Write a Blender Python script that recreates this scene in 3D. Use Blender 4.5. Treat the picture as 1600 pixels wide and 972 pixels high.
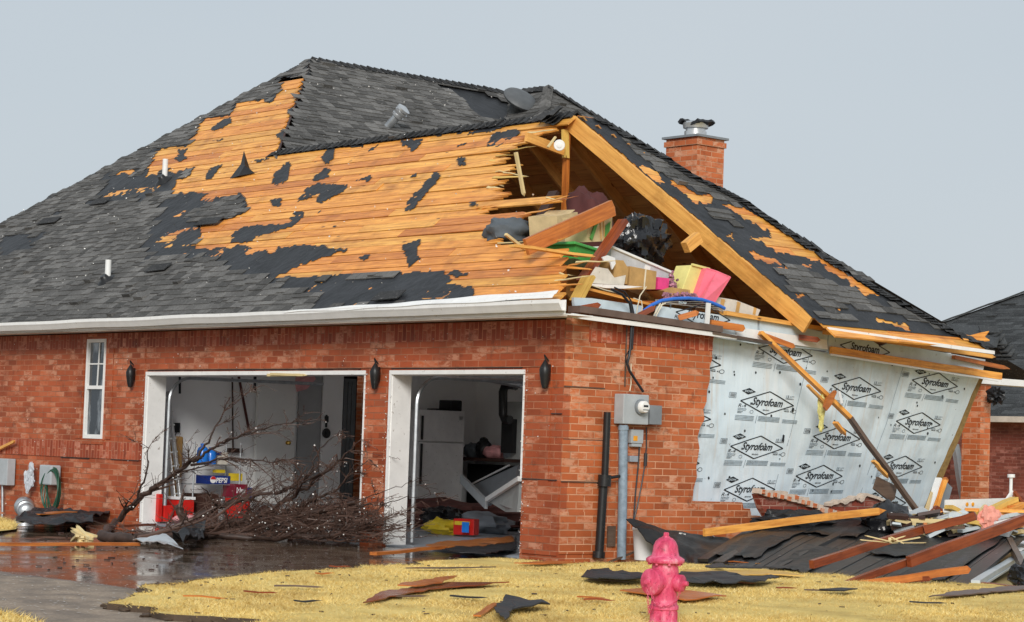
import bpy, bmesh, math, random
import numpy as np
from mathutils import Vector, Matrix, noise
for o in list(bpy.data.objects): bpy.data.objects.remove(o)
scene = bpy.context.scene
COL = scene.collection
rnd = random.Random(7)

# ------------------------------------------------------------------ camera
# World: origin at the foot of the garage corner, X runs along the garage wall
# (towards the street corner), Y along the side wall, Z up, metres.
FOC = 3546.0; PCX = 800.0; PCY = 486.0
def _u(v): return v/np.linalg.norm(v)
def _rc(x, y): return np.array([x-PCX, -(y-PCY), -FOC])
_d1 = _u(_rc(-2300, 596)); _t = _rc(4880, 840)
_up = _u(np.cross(_t, _d1))
if _up[1] < 0: _up = -_up
_X = -_d1; _Y = _u(np.cross(_up, _X)); ROT = np.stack([_X, _Y, _up])
CAMP = -(ROT@_rc(872, 873))/141.0
def ray(x, y): return ROT@_rc(x, y)
def hit(x, y, n, d):
    """point where the sight line of photo point (x,y) meets the real plane n.p=d"""
    r = ray(x, y); n = np.array(n, float); t = (d-n@CAMP)/(n@r)
    return Vector(CAMP+r*t)
def onx(x, y, v): return hit(x, y, (1,0,0), v)
def ony(x, y, v): return hit(x, y, (0,1,0), v)
def onz(x, y, v): return hit(x, y, (0,0,1), v)
def dep(x, y, Z): return Vector(CAMP+ray(x, y)/FOC*Z)
def proj(p):
    c = ROT.T@(np.array(p, float)-CAMP); return (PCX+FOC*c[0]/-c[2], PCY-FOC*c[1]/-c[2])
def depth_of(p): return -(ROT.T@(np.array(p, float)-CAMP))[2]

cam = bpy.data.cameras.new('camera'); camo = bpy.data.objects.new('camera', cam); COL.objects.link(camo)
cam.sensor_width = 36; cam.lens = 36*FOC/1600; cam.clip_end = 3000; cam.clip_start = .1
m4 = Matrix.Identity(4)
for i in range(3):
    for j in range(3): m4[i][j] = ROT[i][j]
    m4[i][3] = CAMP[i]
camo.matrix_world = m4
scene.camera = camo

# ------------------------------------------------------------------ world, sun, exposure
SUN_DIR = Vector((0.64, -0.62, 0.42)).normalized()      # towards the sun (thin overcast)
w = bpy.data.worlds.new('World'); scene.world = w; w.use_nodes = True
nt = w.node_tree; nt.nodes.clear()
out = nt.nodes.new('ShaderNodeOutputWorld'); bg = nt.nodes.new('ShaderNodeBackground')
sky = nt.nodes.new('ShaderNodeTexSky'); sky.sky_type = 'NISHITA'; sky.sun_disc = False
sky.sun_elevation = math.asin(SUN_DIR.z); sky.sun_rotation = math.atan2(SUN_DIR.x, SUN_DIR.y)
sky.air_density = 1.0; sky.dust_density = 3.0; sky.ozone_density = 2.0
# cloud layer of an overcast day laid over the clear sky
tc = nt.nodes.new('ShaderNodeTexCoord'); mp = nt.nodes.new('ShaderNodeMapping'); mp.inputs['Scale'].default_value = (1.2, 1.2, 3.0)
nz = nt.nodes.new('ShaderNodeTexNoise'); nz.inputs['Scale'].default_value = 1.1; nz.inputs['Detail'].default_value = 3
cr = nt.nodes.new('ShaderNodeValToRGB')
cr.color_ramp.elements[0].position = .3; cr.color_ramp.elements[0].color = (5.0, 5.65, 6.2, 1)
cr.color_ramp.elements[1].position = .7; cr.color_ramp.elements[1].color = (5.8, 6.25, 6.6, 1)
mx = nt.nodes.new('ShaderNodeMix'); mx.data_type = 'RGBA'; mx.inputs[0].default_value = .93
nt.links.new(tc.outputs['Generated'], mp.inputs[0]); nt.links.new(mp.outputs[0], nz.inputs[0]); nt.links.new(nz.outputs[0], cr.inputs[0])
nt.links.new(sky.outputs[0], mx.inputs[6]); nt.links.new(cr.outputs[0], mx.inputs[7])
nt.links.new(mx.outputs[2], bg.inputs[0]); bg.inputs[1].default_value = 0.064
nt.links.new(bg.outputs[0], out.inputs[0])
sl = bpy.data.lights.new('sun', 'SUN'); sl.energy = 1.5; sl.angle = math.radians(20); sl.color = (1, .97, .92)
so = bpy.data.objects.new('sun', sl); COL.objects.link(so)
so.rotation_euler = SUN_DIR.to_track_quat('Z', 'Y').to_euler(); so.location = (0, 0, 30)
scene.view_settings.view_transform = 'Standard'; scene.view_settings.look = 'None'
scene.view_settings.exposure = 0.76; scene.view_settings.gamma = 1; scene.view_settings.use_curve_mapping = False
scene.cycles.max_bounces = 9; scene.cycles.diffuse_bounces = 7; scene.cycles.transparent_max_bounces = 8

# ------------------------------------------------------------------ materials
def nodes(m):
    m.use_nodes = True; t = m.node_tree; b = t.nodes['Principled BSDF']; return t, b
def N(t, typ, **kw):
    n = t.nodes.new(typ)
    for k, v in kw.items():
        if k in n.inputs: n.inputs[k].default_value = v
        else: setattr(n, k, v)
    return n
def ramp(t, fac, stops):
    r = t.nodes.new('ShaderNodeValToRGB'); e = r.color_ramp.elements
    while len(e) < len(stops): e.new(.5)
    for i, (p, c) in enumerate(stops):
        e[i].position = p; e[i].color = (c[0], c[1], c[2], 1) if not isinstance(c, (int, float)) else (c, c, c, 1)
    t.links.new(fac, r.inputs[0]); return r.outputs[0]
def mix(t, f, a, b, mode='MIX'):
    m = t.nodes.new('ShaderNodeMix'); m.data_type = 'RGBA'; m.blend_type = mode
    for s, v in ((0, f), (6, a), (7, b)):
        if isinstance(v, (int, float)): m.inputs[s].default_value = v
        elif isinstance(v, tuple): m.inputs[s].default_value = (*v, 1)
        else: t.links.new(v, m.inputs[s])
    return m.outputs[2]
def uvmap(t, sc=(1,1,1), rot=0):
    u = t.nodes.new('ShaderNodeUVMap'); mp = t.nodes.new('ShaderNodeMapping')
    mp.inputs['Scale'].default_value = sc; mp.inputs['Rotation'].default_value = (0, 0, rot)
    t.links.new(u.outputs[0], mp.inputs[0]); return mp.outputs[0]
def pos(t, sc=(1,1,1)):
    u = t.nodes.new('ShaderNodeNewGeometry'); mp = t.nodes.new('ShaderNodeMapping')
    mp.inputs['Scale'].default_value = sc
    t.links.new(u.outputs['Position'], mp.inputs[0]); return mp.outputs[0]
def island(t): return t.nodes.new('ShaderNodeNewGeometry').outputs['Random Per Island']
def noise_(t, vec, scale, detail=4, rough=.6):
    n = N(t, 'ShaderNodeTexNoise', Scale=scale, Detail=detail, Roughness=rough); t.links.new(vec, n.inputs['Vector']); return n.outputs[0]
def bump(t, b, h, strength=.3, dist=.01):
    n = N(t, 'ShaderNodeBump', Strength=strength, Distance=dist); t.links.new(h, n.inputs['Height']); t.links.new(n.outputs[0], b.inputs['Normal'])
def col(t, b, c): t.links.new(c, b.inputs['Base Color'])
MATS = {}
def simple(name, c, rough=.6, metal=0, var=.25, scale=6, bumpy=0, spec=.4, dirt=None, isl=0):
    """painted / plain stuff: base colour with fine mottling and optional dirt spots"""
    if name in MATS: return MATS[name]
    m = bpy.data.materials.new(name); t, b = nodes(m)
    p = pos(t); n = noise_(t, p, scale, 6)
    lo = tuple(x*(1-var) for x in c); hi = tuple(min(1, x*(1+var*.6)) for x in c)
    cc = ramp(t, n, [(.3, lo), (.7, hi)])
    if isl: cc = mix(t, isl, cc, ramp(t, island(t), [(0, tuple(x*.45 for x in c)), (1, tuple(min(1, x*1.5) for x in c))]))
    if dirt:
        d = noise_(t, p, scale*3, 8, .7); f = ramp(t, d, [(.62, 0), (.70, .85)]); cc = mix(t, f, cc, dirt)
    col(t, b, cc); b.inputs['Roughness'].default_value = rough; b.inputs['Metallic'].default_value = metal
    b.inputs['Specular IOR Level'].default_value = spec
    if bumpy: bump(t, b, n, bumpy, .02)
    MATS[name] = m; return m
def wood(name, lo, hi, dark=(.12,.04,.015), rough=.5, isl=.55, knots=True):
    m = bpy.data.materials.new(name); t, b = nodes(m)
    u = uvmap(t, (1.3, 16, 1)); isr = island(t)
    add = N(t, 'ShaderNodeVectorMath', operation='ADD'); t.links.new(u, add.inputs[0])
    cmb = N(t, 'ShaderNodeCombineXYZ'); mul = N(t, 'ShaderNodeMath', operation='MULTIPLY'); mul.inputs[1].default_value = 37
    t.links.new(isr, mul.inputs[0]); t.links.new(mul.outputs[0], cmb.inputs[2]); t.links.new(cmb.outputs[0], add.inputs[1])
    g = noise_(t, add.outputs[0], 1.6, 7, .62)
    c = ramp(t, g, [(.28, lo), (.62, hi)])
    tone = ramp(t, isr, [(0, (.70,.52,.50)), (.25, (.95,.80,.72)), (.5, (1.05,1.0,.9)), (.75, (1.08,1.2,1.2)), (1, (.80,.85,.75))])
    c = mix(t, isl, c, mix(t, 1, c, tone, 'MULTIPLY'))
    n2 = noise_(t, pos(t), 2.2, 5, .6); c = mix(t, ramp(t, n2, [(.52, 0), (.72, .5)]), c, tuple(x*.55 for x in lo))
    if knots:
        v = N(t, 'ShaderNodeTexVoronoi', Scale=1.0); uk = uvmap(t, (1.7, 4.6, 1)); t.links.new(uk, v.inputs['Vector'])
        c = mix(t, ramp(t, v.outputs['Distance'], [(.045, .9), (.09, 0)]), c, dark)
    n3 = noise_(t, pos(t), 24, 4, .7); c = mix(t, ramp(t, n3, [(.66, 0), (.74, .7)]), c, dark)
    col(t, b, c); b.inputs['Roughness'].default_value = rough; b.inputs['Specular IOR Level'].default_value = .35
    bump(t, b, g, .25, .004); MATS[name] = m; return m
wood('deck_wood', (.48,.15,.024), (.92,.43,.095), rough=.45, isl=.9)
wood('wet_wood', (.30,.075,.018), (.58,.19,.04), rough=.28)
wood('red_wood', (.13,.028,.013), (.30,.07,.025), rough=.25)
wood('frame_wood', (.58,.25,.055), (.88,.46,.12), rough=.5, isl=.25)
wood('attic_wood', (.38,.17,.045), (.58,.29,.09), rough=.6)
wood('yellow_wood', (.55,.32,.07), (.78,.52,.14), rough=.5, isl=.3)
wood('grey_wood', (.07,.045,.035), (.15,.10,.075), rough=.4)

def brick(name, a, b_, pale, mortar, swap=False, spall=.16, bw=.245, rh=.079):
    m = bpy.data.materials.new(name); t, b = nodes(m)
    u = uvmap(t, (1,1,1), math.pi/2 if swap else 0)
    wob = noise_(t, u, 3, 2); 
    br = N(t, 'ShaderNodeTexBrick', Scale=1.0)
    br.inputs['Color1'].default_value = (0,0,0,1); br.inputs['Color2'].default_value = (1,1,1,1); br.inputs['Mortar'].default_value = (.5,.5,.5,1)
    br.inputs['Mortar Size'].default_value = .0062; br.inputs['Mortar Smooth'].default_value = .2
    br.inputs['Brick Width'].default_value = bw; br.inputs['Row Height'].default_value = rh; br.offset = .5
    t.links.new(u, br.inputs['Vector'])
    c = ramp(t, br.outputs['Color'], [(0, a), (.5, tuple((x+y)/2 for x, y in zip(a, b_))), (.8, b_), (1, tuple(x*.72 for x in a))])
    big = noise_(t, u, .9, 4); c = mix(t, ramp(t, big, [(.35, .7), (.6, 0)]), c, tuple(x*.5 for x in a))
    # chalky faces on some bricks
    n1 = noise_(t, uvmap(t, (5.5, 13, 1)), 1.0, 4, .75)
    per = ramp(t, br.outputs['Color'], [(.52, 0), (.62, 1), (.9, 1), (.95, 0)])
    ch = mix(t, 1, ramp(t, n1, [(.43, 0), (.56, 1)]), per, 'MULTIPLY')
    big2 = ramp(t, noise_(t, u, 1.4, 3), [(.36, .25), (.56, 1)]); ch = mix(t, 1, ch, big2, 'MULTIPLY')
    c = mix(t, ch, c, pale)
    c = mix(t, br.outputs['Fac'], c, mix(t, ramp(t, noise_(t, u, 2.5, 3), [(.4, 0), (.6, 1)]), mortar, tuple(x*.6 for x in mortar)))
    sp = noise_(t, u, 46, 3, .6); c = mix(t, ramp(t, sp, [(.70, 0), (.76, .8)]), c, (.62,.5,.42))
    dk = noise_(t, u, 3.5, 8, .75); c = mix(t, ramp(t, dk, [(.56, 0), (.72, .75)]), c, (.06,.02,.012))
    col(t, b, c); b.inputs['Roughness'].default_value = .55; b.inputs['Specular IOR Level'].default_value = .35
    h = mix(t, .25, mix(t, 1, (1.,1.,1.), br.outputs['Fac'], 'SUBTRACT'), noise_(t, u, 30, 4))
    bump(t, b, h, .7, .006); MATS[name] = m; return m
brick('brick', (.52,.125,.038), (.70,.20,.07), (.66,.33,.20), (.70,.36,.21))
brick('brick_front_shaded', (.40,.080,.026), (.54,.130,.045), (.56,.25,.15), (.48,.19,.10))  # same brick made darker: the front wall's shade is put into the colour
brick('brick_soldier', (.36,.058,.020), (.48,.10,.038), (.58,.24,.16), (.58,.22,.12), swap=True)
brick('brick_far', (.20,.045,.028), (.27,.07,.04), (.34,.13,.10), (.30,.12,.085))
brick('brick_old', (.28,.055,.032), (.36,.085,.05), (.5,.28,.22), (.45,.25,.19))

def shingle_mat(name, base):
    m = bpy.data.materials.new(name); t, b = nodes(m)
    c = ramp(t, island(t), [(0, tuple(x*.5 for x in base)), (.5, base), (1, tuple(x*1.5 for x in base))])
    n = noise_(t, pos(t), 1.1, 5); c = mix(t, ramp(t, n, [(.4, 0), (.65, .55)]), c, tuple(x*.45 for x in base))
    g = noise_(t, pos(t), 30, 4, .8); c = mix(t, ramp(t, g, [(.30, .7), (.48, 0)]), c, tuple(x*.3 for x in base)); c = mix(t, ramp(t, g, [(.58, 0), (.70, .6)]), c, (.34,.33,.32))
    col(t, b, c); b.inputs['Roughness'].default_value = .8; b.inputs['Specular IOR Level'].default_value = .2; bump(t, b, g, .5, .01); MATS[name] = m; return m
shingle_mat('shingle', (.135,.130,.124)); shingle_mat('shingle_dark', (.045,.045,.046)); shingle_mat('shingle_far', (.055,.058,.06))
def felt_mat(name, c, rough):
    m = bpy.data.materials.new(name); t, b = nodes(m)
    n = noise_(t, pos(t), 2.4, 6, .6); cc = ramp(t, n, [(.3, tuple(x*.55 for x in c)), (.7, tuple(x*1.5 for x in c))])
    s = noise_(t, pos(t), 38, 3, .6); cc = mix(t, ramp(t, s, [(.70, 0), (.76, .7)]), cc, (.4,.38,.36))
    col(t, b, cc); b.inputs['Roughness'].default_value = rough; b.inputs['Specular IOR Level'].default_value = .3
    bump(t, b, n, .6, .05); MATS[name] = m; return m
felt_mat('felt', (.022,.023,.026), .5); felt_mat('felt_sheet', (.019,.019,.020), .42)
# streaked back of the torn roof panel
m = bpy.data.materials.new('panel_felt'); t, b = nodes(m)
n = noise_(t, uvmap(t, (1.1, 26, 1)), 1, 6, .65); c = ramp(t, n, [(.3, (.009,.009,.010)), (.58, (.022,.022,.023)), (.78, (.11,.105,.10))])
c = mix(t, .5, c, mix(t, 1, c, ramp(t, island(t), [(0, .5), (1, 1.3)]), 'MULTIPLY'))
col(t, b, c); b.inputs['Roughness'].default_value = .38; bump(t, b, n, .4, .01); MATS['panel_felt'] = m
# foam board, pale blue skin with grime streaks
m = bpy.data.materials.new('foam'); t, b = nodes(m)
n = noise_(t, pos(t, (1, 5, .8)), 1.1, 6, .6); c = ramp(t, n, [(.35, (.68,.80,.88)), (.6, (.78,.88,.94)), (.8, (.84,.90,.94))])
s = noise_(t, pos(t, (1.3, 1.3, 1.1)), 1.0, 6, .65); c = mix(t, ramp(t, s, [(.54, 0), (.80, .60)]), c, (.30,.28,.24))
st = noise_(t, pos(t, (1, 9, .5)), 1.5, 5, .6); c = mix(t, ramp(t, st, [(.56, 0), (.72, .45)]), c, (.62,.50,.38))
k = noise_(t, pos(t), 15, 3, .6); c = mix(t, ramp(t, k, [(.72, 0), (.76, .8)]), c, (.12,.08,.06))
col(t, b, c); b.inputs['Roughness'].default_value = .35; bump(t, b, n, .3, .03); MATS['foam'] = m
simple('foam_band', (.60,.70,.76), .4, var=.14, scale=4, dirt=(.40,.42,.40))
simple('ink', (.012,.016,.022), .5); simple('ink_pale', (.20,.25,.29), .5, var=.5, scale=30); simple('ink_faint', (.30,.37,.42), .6, var=.4, scale=20)
simple('white_paint', (.80,.80,.78), .4, var=.10, scale=3, dirt=(.45,.40,.34))
simple('white_trim', (.86,.85,.83), .45, var=.08, scale=5, dirt=(.30,.25,.2))
simple('beige_trim', (.52,.45,.38), .5, var=.25, scale=3)
simple('soffit_brown', (.15,.10,.08), .5, var=.3, scale=4)
simple('drywall', (.92,.92,.92), .8, var=.06, scale=2); simple('door_white', (.80,.80,.78), .4, var=.04, dirt=(.5,.48,.45), scale=7)
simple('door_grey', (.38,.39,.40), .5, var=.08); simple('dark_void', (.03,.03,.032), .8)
simple('galv', (.45,.47,.49), .35, metal=.7, var=.25, scale=9); simple('alu', (.62,.63,.64), .3, metal=.75, var=.15)
simple('meter_grey', (.42,.45,.47), .45, var=.1, scale=8); simple('meter_dark', (.22,.24,.26), .45, var=.15)
simple('dome_grey', (.10,.105,.11), .5, var=.2)
simple('pipe_blue', (.26,.33,.40), .45, var=.3, scale=16, dirt=(.12,.13,.14)); simple('black_metal', (.014,.014,.015), .4, var=.3, dirt=(.08,.07,.06))
simple('black_plastic', (.010,.010,.012), .16, var=.3, bumpy=.8, scale=5, spec=.6); simple('rubber', (.02,.02,.022), .5)
simple('pvc', (.80,.80,.78), .4, var=.06); simple('brass', (.75,.5,.12), .25, metal=.9)
simple('maroon', (.085,.022,.02), .8, var=.35, bumpy=.5, scale=2.5); simple('cardboard', (.50,.30,.11), .8, var=.25, dirt=(.3,.16,.05))
simple('card_pale', (.66,.50,.27), .8, var=.2); simple('card_white', (.68,.63,.55), .7, var=.2, dirt=(.4,.3,.2))
simple('green_plastic', (.08,.40,.09), .35, var=.2, dirt=(.06,.14,.05)); simple('green_ink', (.10,.32,.06), .6); simple('tape', (.62,.36,.12), .35)
simple('yellow_plastic', (.78,.70,.25), .4, var=.12, dirt=(.45,.36,.14)); simple('pink_plastic', (.84,.17,.24), .35, var=.15, dirt=(.5,.12,.12))
simple('hot_pink', (.80,.06,.25), .5); simple('blue_hose', (.03,.16,.62), .35, var=.1); simple('wire_black', (.012,.013,.018), .4)
simple('wire_white', (.75,.68,.52), .5); simple('bottle_blue', (.02,.20,.72), .22, var=.2); simple('red_plastic', (.60,.02,.015), .3, var=.15)
simple('pink_pale', (.75,.35,.36), .5); simple('navy', (.01,.03,.19), .35); simple('soda_red', (.20,.012,.03), .35); simple('yellow_pack', (.75,.55,.03), .4)
simple('white_print', (.80,.80,.80), .5, var=.03); simple('print_red', (.6,.02,.02), .5); simple('hose_green', (.02,.085,.05), .4)
simple('insulation', (.72,.66,.25), .95, var=.3, bumpy=.8, scale=14); simple('insulation_pink', (.85,.36,.28), .95, var=.2, bumpy=.8, scale=14)
simple('brown_table', (.26,.15,.05), .45, var=.15); simple('fridge_white', (.80,.80,.80), .4, var=.08, dirt=(.18,.16,.14), scale=9)
simple('clear_bin', (.56,.58,.62), .25, var=.2, dirt=(.3,.27,.24)); simple('bark', (.055,.032,.024), .5, var=.45, scale=10, bumpy=.5); simple('twig', (.10,.055,.04), .5, var=.4, isl=.4)
simple('splinter', (.72,.55,.28), .7, var=.2, isl=.4); simple('fleck', (.72,.68,.64), .7, isl=.5, var=.1); simple('grey_cloth', (.10,.115,.13), .8, var=.35, scale=3, bumpy=.6)
simple('mortar', (.58,.47,.38), .85, var=.2, scale=12, bumpy=.4); simple('osb', (.30,.19,.07), .7, var=.3, scale=20); simple('soil', (.085,.055,.034), .7, var=.4, bumpy=.8)
simple('colour_stuff', (.35,.16,.22), .6, isl=.9, var=.5); simple('orange_dot', (.85,.36,.02), .4); simple('dark_brown', (.05,.022,.016), .5, var=.3)
simple('grey_door_panel', (.36,.37,.36), .45, var=.12); simple('panel_light', (.55,.60,.62), .4, var=.1)
simple('grey_blue', (.30,.33,.37), .5, var=.15); simple('carpet', (.17,.07,.06), .9, var=.4, bumpy=.6); simple('far_white', (.60,.61,.60), .6, var=.08)
# hydrant paint: chalky pink, weathered
m = bpy.data.materials.new('hydrant_paint'); t, b = nodes(m)
n = noise_(t, pos(t, (1,1,.5)), 9, 6, .7); c = ramp(t, n, [(.34, (.42,.022,.07)), (.48, (.66,.06,.15)), (.58, (.74,.12,.22)), (.68, (.80,.34,.42))])
s = noise_(t, pos(t), 26, 7, .7); c = mix(t, ramp(t, s, [(.58, 0), (.66, .85)]), c, (.20,.03,.045)); c = mix(t, ramp(t, s, [(.30, .8), (.38, 0)]), c, (.80,.45,.50))
col(t, b, c); b.inputs['Roughness'].default_value = .42; bump(t, b, s, .25, .004); MATS['hydrant_paint'] = m
# glass
m = bpy.data.materials.new('window_glass'); t, b = nodes(m); col(t, b, ramp(t, noise_(t, pos(t, (3,3,1)), 1.3, 4), [(.45, (.02,.024,.03)), (.6, (.30,.33,.36))]))
b.inputs['Roughness'].default_value = .06; b.inputs['Specular IOR Level'].default_value = .8; MATS['window_glass'] = m
# ------------------------------------------------------------------ mesh builder
def V(*a): return Vector(a)
class MB:
    def __init__(s): s.v = []; s.f = []; s.uv = []
    def face(s, pts, uv=None, quiet=False):
        i = len(s.v); s.v += [tuple(p) for p in pts]; s.f.append(tuple(range(i, i+len(pts)))); s.uv.append(uv)
    def _faces(s, vs, fs, uvf=None):
        i = len(s.v); s.v += [tuple(p) for p in vs]
        for f in fs:
            s.f.append(tuple(i+k for k in f)); s.uv.append(None if uvf is None else [uvf[k] for k in f])
    def hexa(s, p, uvf=None):   # p[0:4] bottom ring, p[4:8] top ring
        s._faces(p, [(3,2,1,0), (4,5,6,7), (0,1,5,4), (1,2,6,5), (2,3,7,6), (3,0,4,7)], uvf)
    def box(s, a, b):
        x0,y0,z0 = a; x1,y1,z1 = b
        s.hexa([(x0,y0,z0),(x1,y0,z0),(x1,y1,z0),(x0,y1,z0),(x0,y0,z1),(x1,y0,z1),(x1,y1,z1),(x0,y1,z1)])
    def obox(s, c, size, rz=0, rx=0, ry=0):
        R = Matrix.Rotation(rz,3,'Z')@Matrix.Rotation(ry,3,'Y')@Matrix.Rotation(rx,3,'X'); h = [k/2 for k in size]; c = Vector(c)
        q = [(-1,-1,-1),(1,-1,-1),(1,1,-1),(-1,1,-1),(-1,-1,1),(1,-1,1),(1,1,1),(-1,1,1)]
        s.hexa([c+R@Vector((a*h[0],b*h[1],d*h[2])) for a,b,d in q])
    def beam(s, p0, p1, w, h, up=(0,0,1), seg=1, wob=0, taper=1, jag=0):
        """timber from p0 to p1, w sideways, h along up; grain runs with the length; jag>0 splinters the far end"""
        p0 = Vector(p0); p1 = Vector(p1); d = (p1-p0); L = d.length; d.normalize(); up = Vector(up)
        sd = d.cross(up)
        if sd.length < 1e-3: sd = d.cross(Vector((1,0,0)))
        sd.normalize(); uu = sd.cross(d).normalized(); o = rnd.random()*50
        rings = []
        for k in range(seg+1):
            f = k/seg; c = p0+d*L*f
            if 0 < k < seg and wob: c = c+sd*rnd.uniform(-wob,wob)+uu*rnd.uniform(-wob,wob)
            g = 1+(taper-1)*f; rings.append((c, w/2*g, h/2*g, f*L))
        vs = []; uvf = []
        for c, a, b_, l in rings:
            for q, (i, j) in enumerate(((-1,-1),(1,-1),(1,1),(-1,1))):
                vs.append(c+sd*a*i+uu*b_*j); uvf.append((o+l, [0, w, w+h, 2*w+h][q]))
        fs = [(3,2,1,0)]
        for k in range(seg):
            for q in range(4): fs.append((4*k+q, 4*k+(q+1)%4, 4*k+4+(q+1)%4, 4*k+4+q))
        e = 4*seg; fs.append((e, e+1, e+2, e+3))
        if jag:
            n = 4; fs.pop(); base = len(vs); c, a, b_, l = rings[-1]
            for q in range(n):
                y0 = -1+2*q/n; y1 = -1+2*(q+1)/n; tip = c+d*jag*rnd.uniform(.1,1)+sd*a*(y0+y1)/2
                i0 = len(vs)
                vs += [c+sd*a*y0-uu*b_, c+sd*a*y1-uu*b_, c+sd*a*y1+uu*b_, c+sd*a*y0+uu*b_, tip]
                uvf += [(o+l, 0), (o+l, w*.3), (o+l, w*.6), (o+l, w), (o+l+jag, w/2)]
                fs += [(i0+1, i0, i0+4), (i0+2, i0+1, i0+4), (i0+3, i0+2, i0+4), (i0, i0+3, i0+4)]
        s._faces(vs, fs, uvf)
    def tube(s, pts, r, n=8, cap=True):
        pts = [Vector(p) for p in pts]; rs = r if isinstance(r, (list, tuple)) else [r]*len(pts)
        vs = []; prev = None
        for i, p in enumerate(pts):
            d = (pts[min(i+1, len(pts)-1)]-pts[max(i-1, 0)]).normalized()
            if prev is None: a = d.orthogonal().normalized()
            else:
                a = prev-d*prev.dot(d); a = a.normalized() if a.length > 1e-6 else d.orthogonal().normalized()
            prev = a; b_ = d.cross(a)
            for k in range(n):
                t_ = 2*math.pi*k/n; vs.append(p+(a*math.cos(t_)+b_*math.sin(t_))*rs[i])
        fs = []
        for i in range(len(pts)-1):
            for k in range(n): fs.append((i*n+k, i*n+(k+1)%n, (i+1)*n+(k+1)%n, (i+1)*n+k))
        if cap: fs += [tuple(range(n-1, -1, -1)), tuple(range((len(pts)-1)*n, len(pts)*n))]
        s._faces(vs, fs)
    def lathe(s, c, prof, n=24, axis=(0,0,1)):
        """profile [(r, h)] spun about an axis through c"""
        ax = Vector(axis).normalized(); a = ax.orthogonal().normalized(); b_ = ax.cross(a); c = Vector(c); vs = []; fs = []
        for r, h in prof:
            for k in range(n):
                t_ = 2*math.pi*k/n; vs.append(c+ax*h+(a*math.cos(t_)+b_*math.sin(t_))*r)
        m_ = len(prof)
        for i in range(m_-1):
            for k in range(n): fs.append((i*n+k, i*n+(k+1)%n, (i+1)*n+(k+1)%n, (i+1)*n+k))
        fs += [tuple(range(n-1, -1, -1)), tuple(range((m_-1)*n, m_*n))]
        s._faces(vs, fs)
    def slab(s, pts, nrm, th):
        """closed plate from a planar outline"""
        nrm = Vector(nrm).normalized(); top = [Vector(p)+nrm*th for p in pts]; bot = [Vector(p) for p in pts]; n = len(pts)
        vs = bot+top; fs = [tuple(range(n-1, -1, -1)), tuple(range(n, 2*n))]
        for k in range(n): fs.append((k, (k+1)%n, n+(k+1)%n, n+k))
        s._faces(vs, fs)
    def lump(s, c, size, seed=0, amp=.25, freq=1.6, n=14, rz=0, tri=False):
        """crumpled closed body (bag, cloth heap)"""
        c = Vector(c); vs = []; fs = []; R = Matrix.Rotation(rz,3,'Z')
        for i in range(n+1):
            th = math.pi*i/n
            for k in range(2*n):
                ph = math.pi*k/n; d = Vector((math.sin(th)*math.cos(ph), math.sin(th)*math.sin(ph), math.cos(th)))
                q = noise.fractal(d*freq+Vector((seed*7.1, seed, 0)), 1, 2, 4); g = 1+amp*q
                vs.append(c+R@Vector((d.x*size[0]/2*g, d.y*size[1]/2*g, d.z*size[2]/2*g)))
        for i in range(n):
            for k in range(2*n): fs.append((i*2*n+k, (i+1)*2*n+k, (i+1)*2*n+(k+1)%(2*n), i*2*n+(k+1)%(2*n)))
        s._faces(vs, fs)
    def grid(s, f, nu, nv, th=.0, flip=False):
        """open or thin sheet from a function f(u,v) in 0..1"""
        vs = [Vector(f(i/nu, j/nv)) for j in range(nv+1) for i in range(nu+1)]; n = len(vs); W = nu+1
        uvf = [(i/nu*3, j/nv*3) for j in range(nv+1) for i in range(nu+1)]
        fs = [(j*W+i, j*W+i+1, (j+1)*W+i+1, (j+1)*W+i) for j in range(nv) for i in range(nu)]
        if th:
            nr = (vs[1]-vs[0]).cross(vs[W]-vs[0]).normalized()*-th; vs += [v+nr for v in vs]; uvf += uvf
            fs += [tuple(n+k for k in reversed(q)) for q in fs[:nu*nv]]
            ring = list(range(W))+[j*W+nu for j in range(1, nv+1)]+[nv*W+i for i in range(nu-1, -1, -1)]+[j*W for j in range(nv-1, 0, -1)]
            for a, b_ in zip(ring, ring[1:]+ring[:1]): fs.append((b_, a, n+a, n+b_))
        s._faces(vs, fs, uvf)
    def build(s, name, mat, parent=None, smooth=False, loc=None, bevel=0):
        me = bpy.data.meshes.new(name); off = Vector((0,0,0)); p = parent
        while p is not None: off += p.location; p = p.parent
        if parent is None and loc is not None: off = Vector(loc)
        me.from_pydata([tuple(Vector(v)-off) for v in s.v], [], s.f)
        uvl = me.uv_layers.new(name='UVMap'); co = s.v; dat = [0.0]*(2*len(me.loops)); li = 0
        for f, uv in zip(s.f, s.uv):
            if uv is None:
                a, b_, c = Vector(co[f[0]]), Vector(co[f[1]]), Vector(co[f[2]]); n = (b_-a).cross(c-a); ax = max(range(3), key=lambda k: abs(n[k]))
                for k in f:
                    q = co[k]; u_, v_ = ((q[1], q[2]), (q[0], q[2]), (q[0], q[1]))[ax]; dat[2*li] = u_; dat[2*li+1] = v_; li += 1
            else:
                for q in uv: dat[2*li] = q[0]; dat[2*li+1] = q[1]; li += 1
        uvl.data.foreach_set('uv', dat)
        me.materials.append(MATS[mat] if isinstance(mat, str) else mat)
        if smooth: me.polygons.foreach_set('use_smooth', [True]*len(me.polygons))
        me.update()
        o = bpy.data.objects.new(name, me); COL.objects.link(o)
        if parent is not None: o.parent = parent
        elif loc is not None: o.location = loc
        if bevel:
            md = o.modifiers.new('bevel', 'BEVEL'); md.width = bevel; md.segments = 2; md.limit_method = 'ANGLE'; md.angle_limit = math.radians(35)
        if smooth:
            md = o.modifiers.new('split', 'EDGE_SPLIT'); md.split_angle = math.radians(50)
        return o
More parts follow.
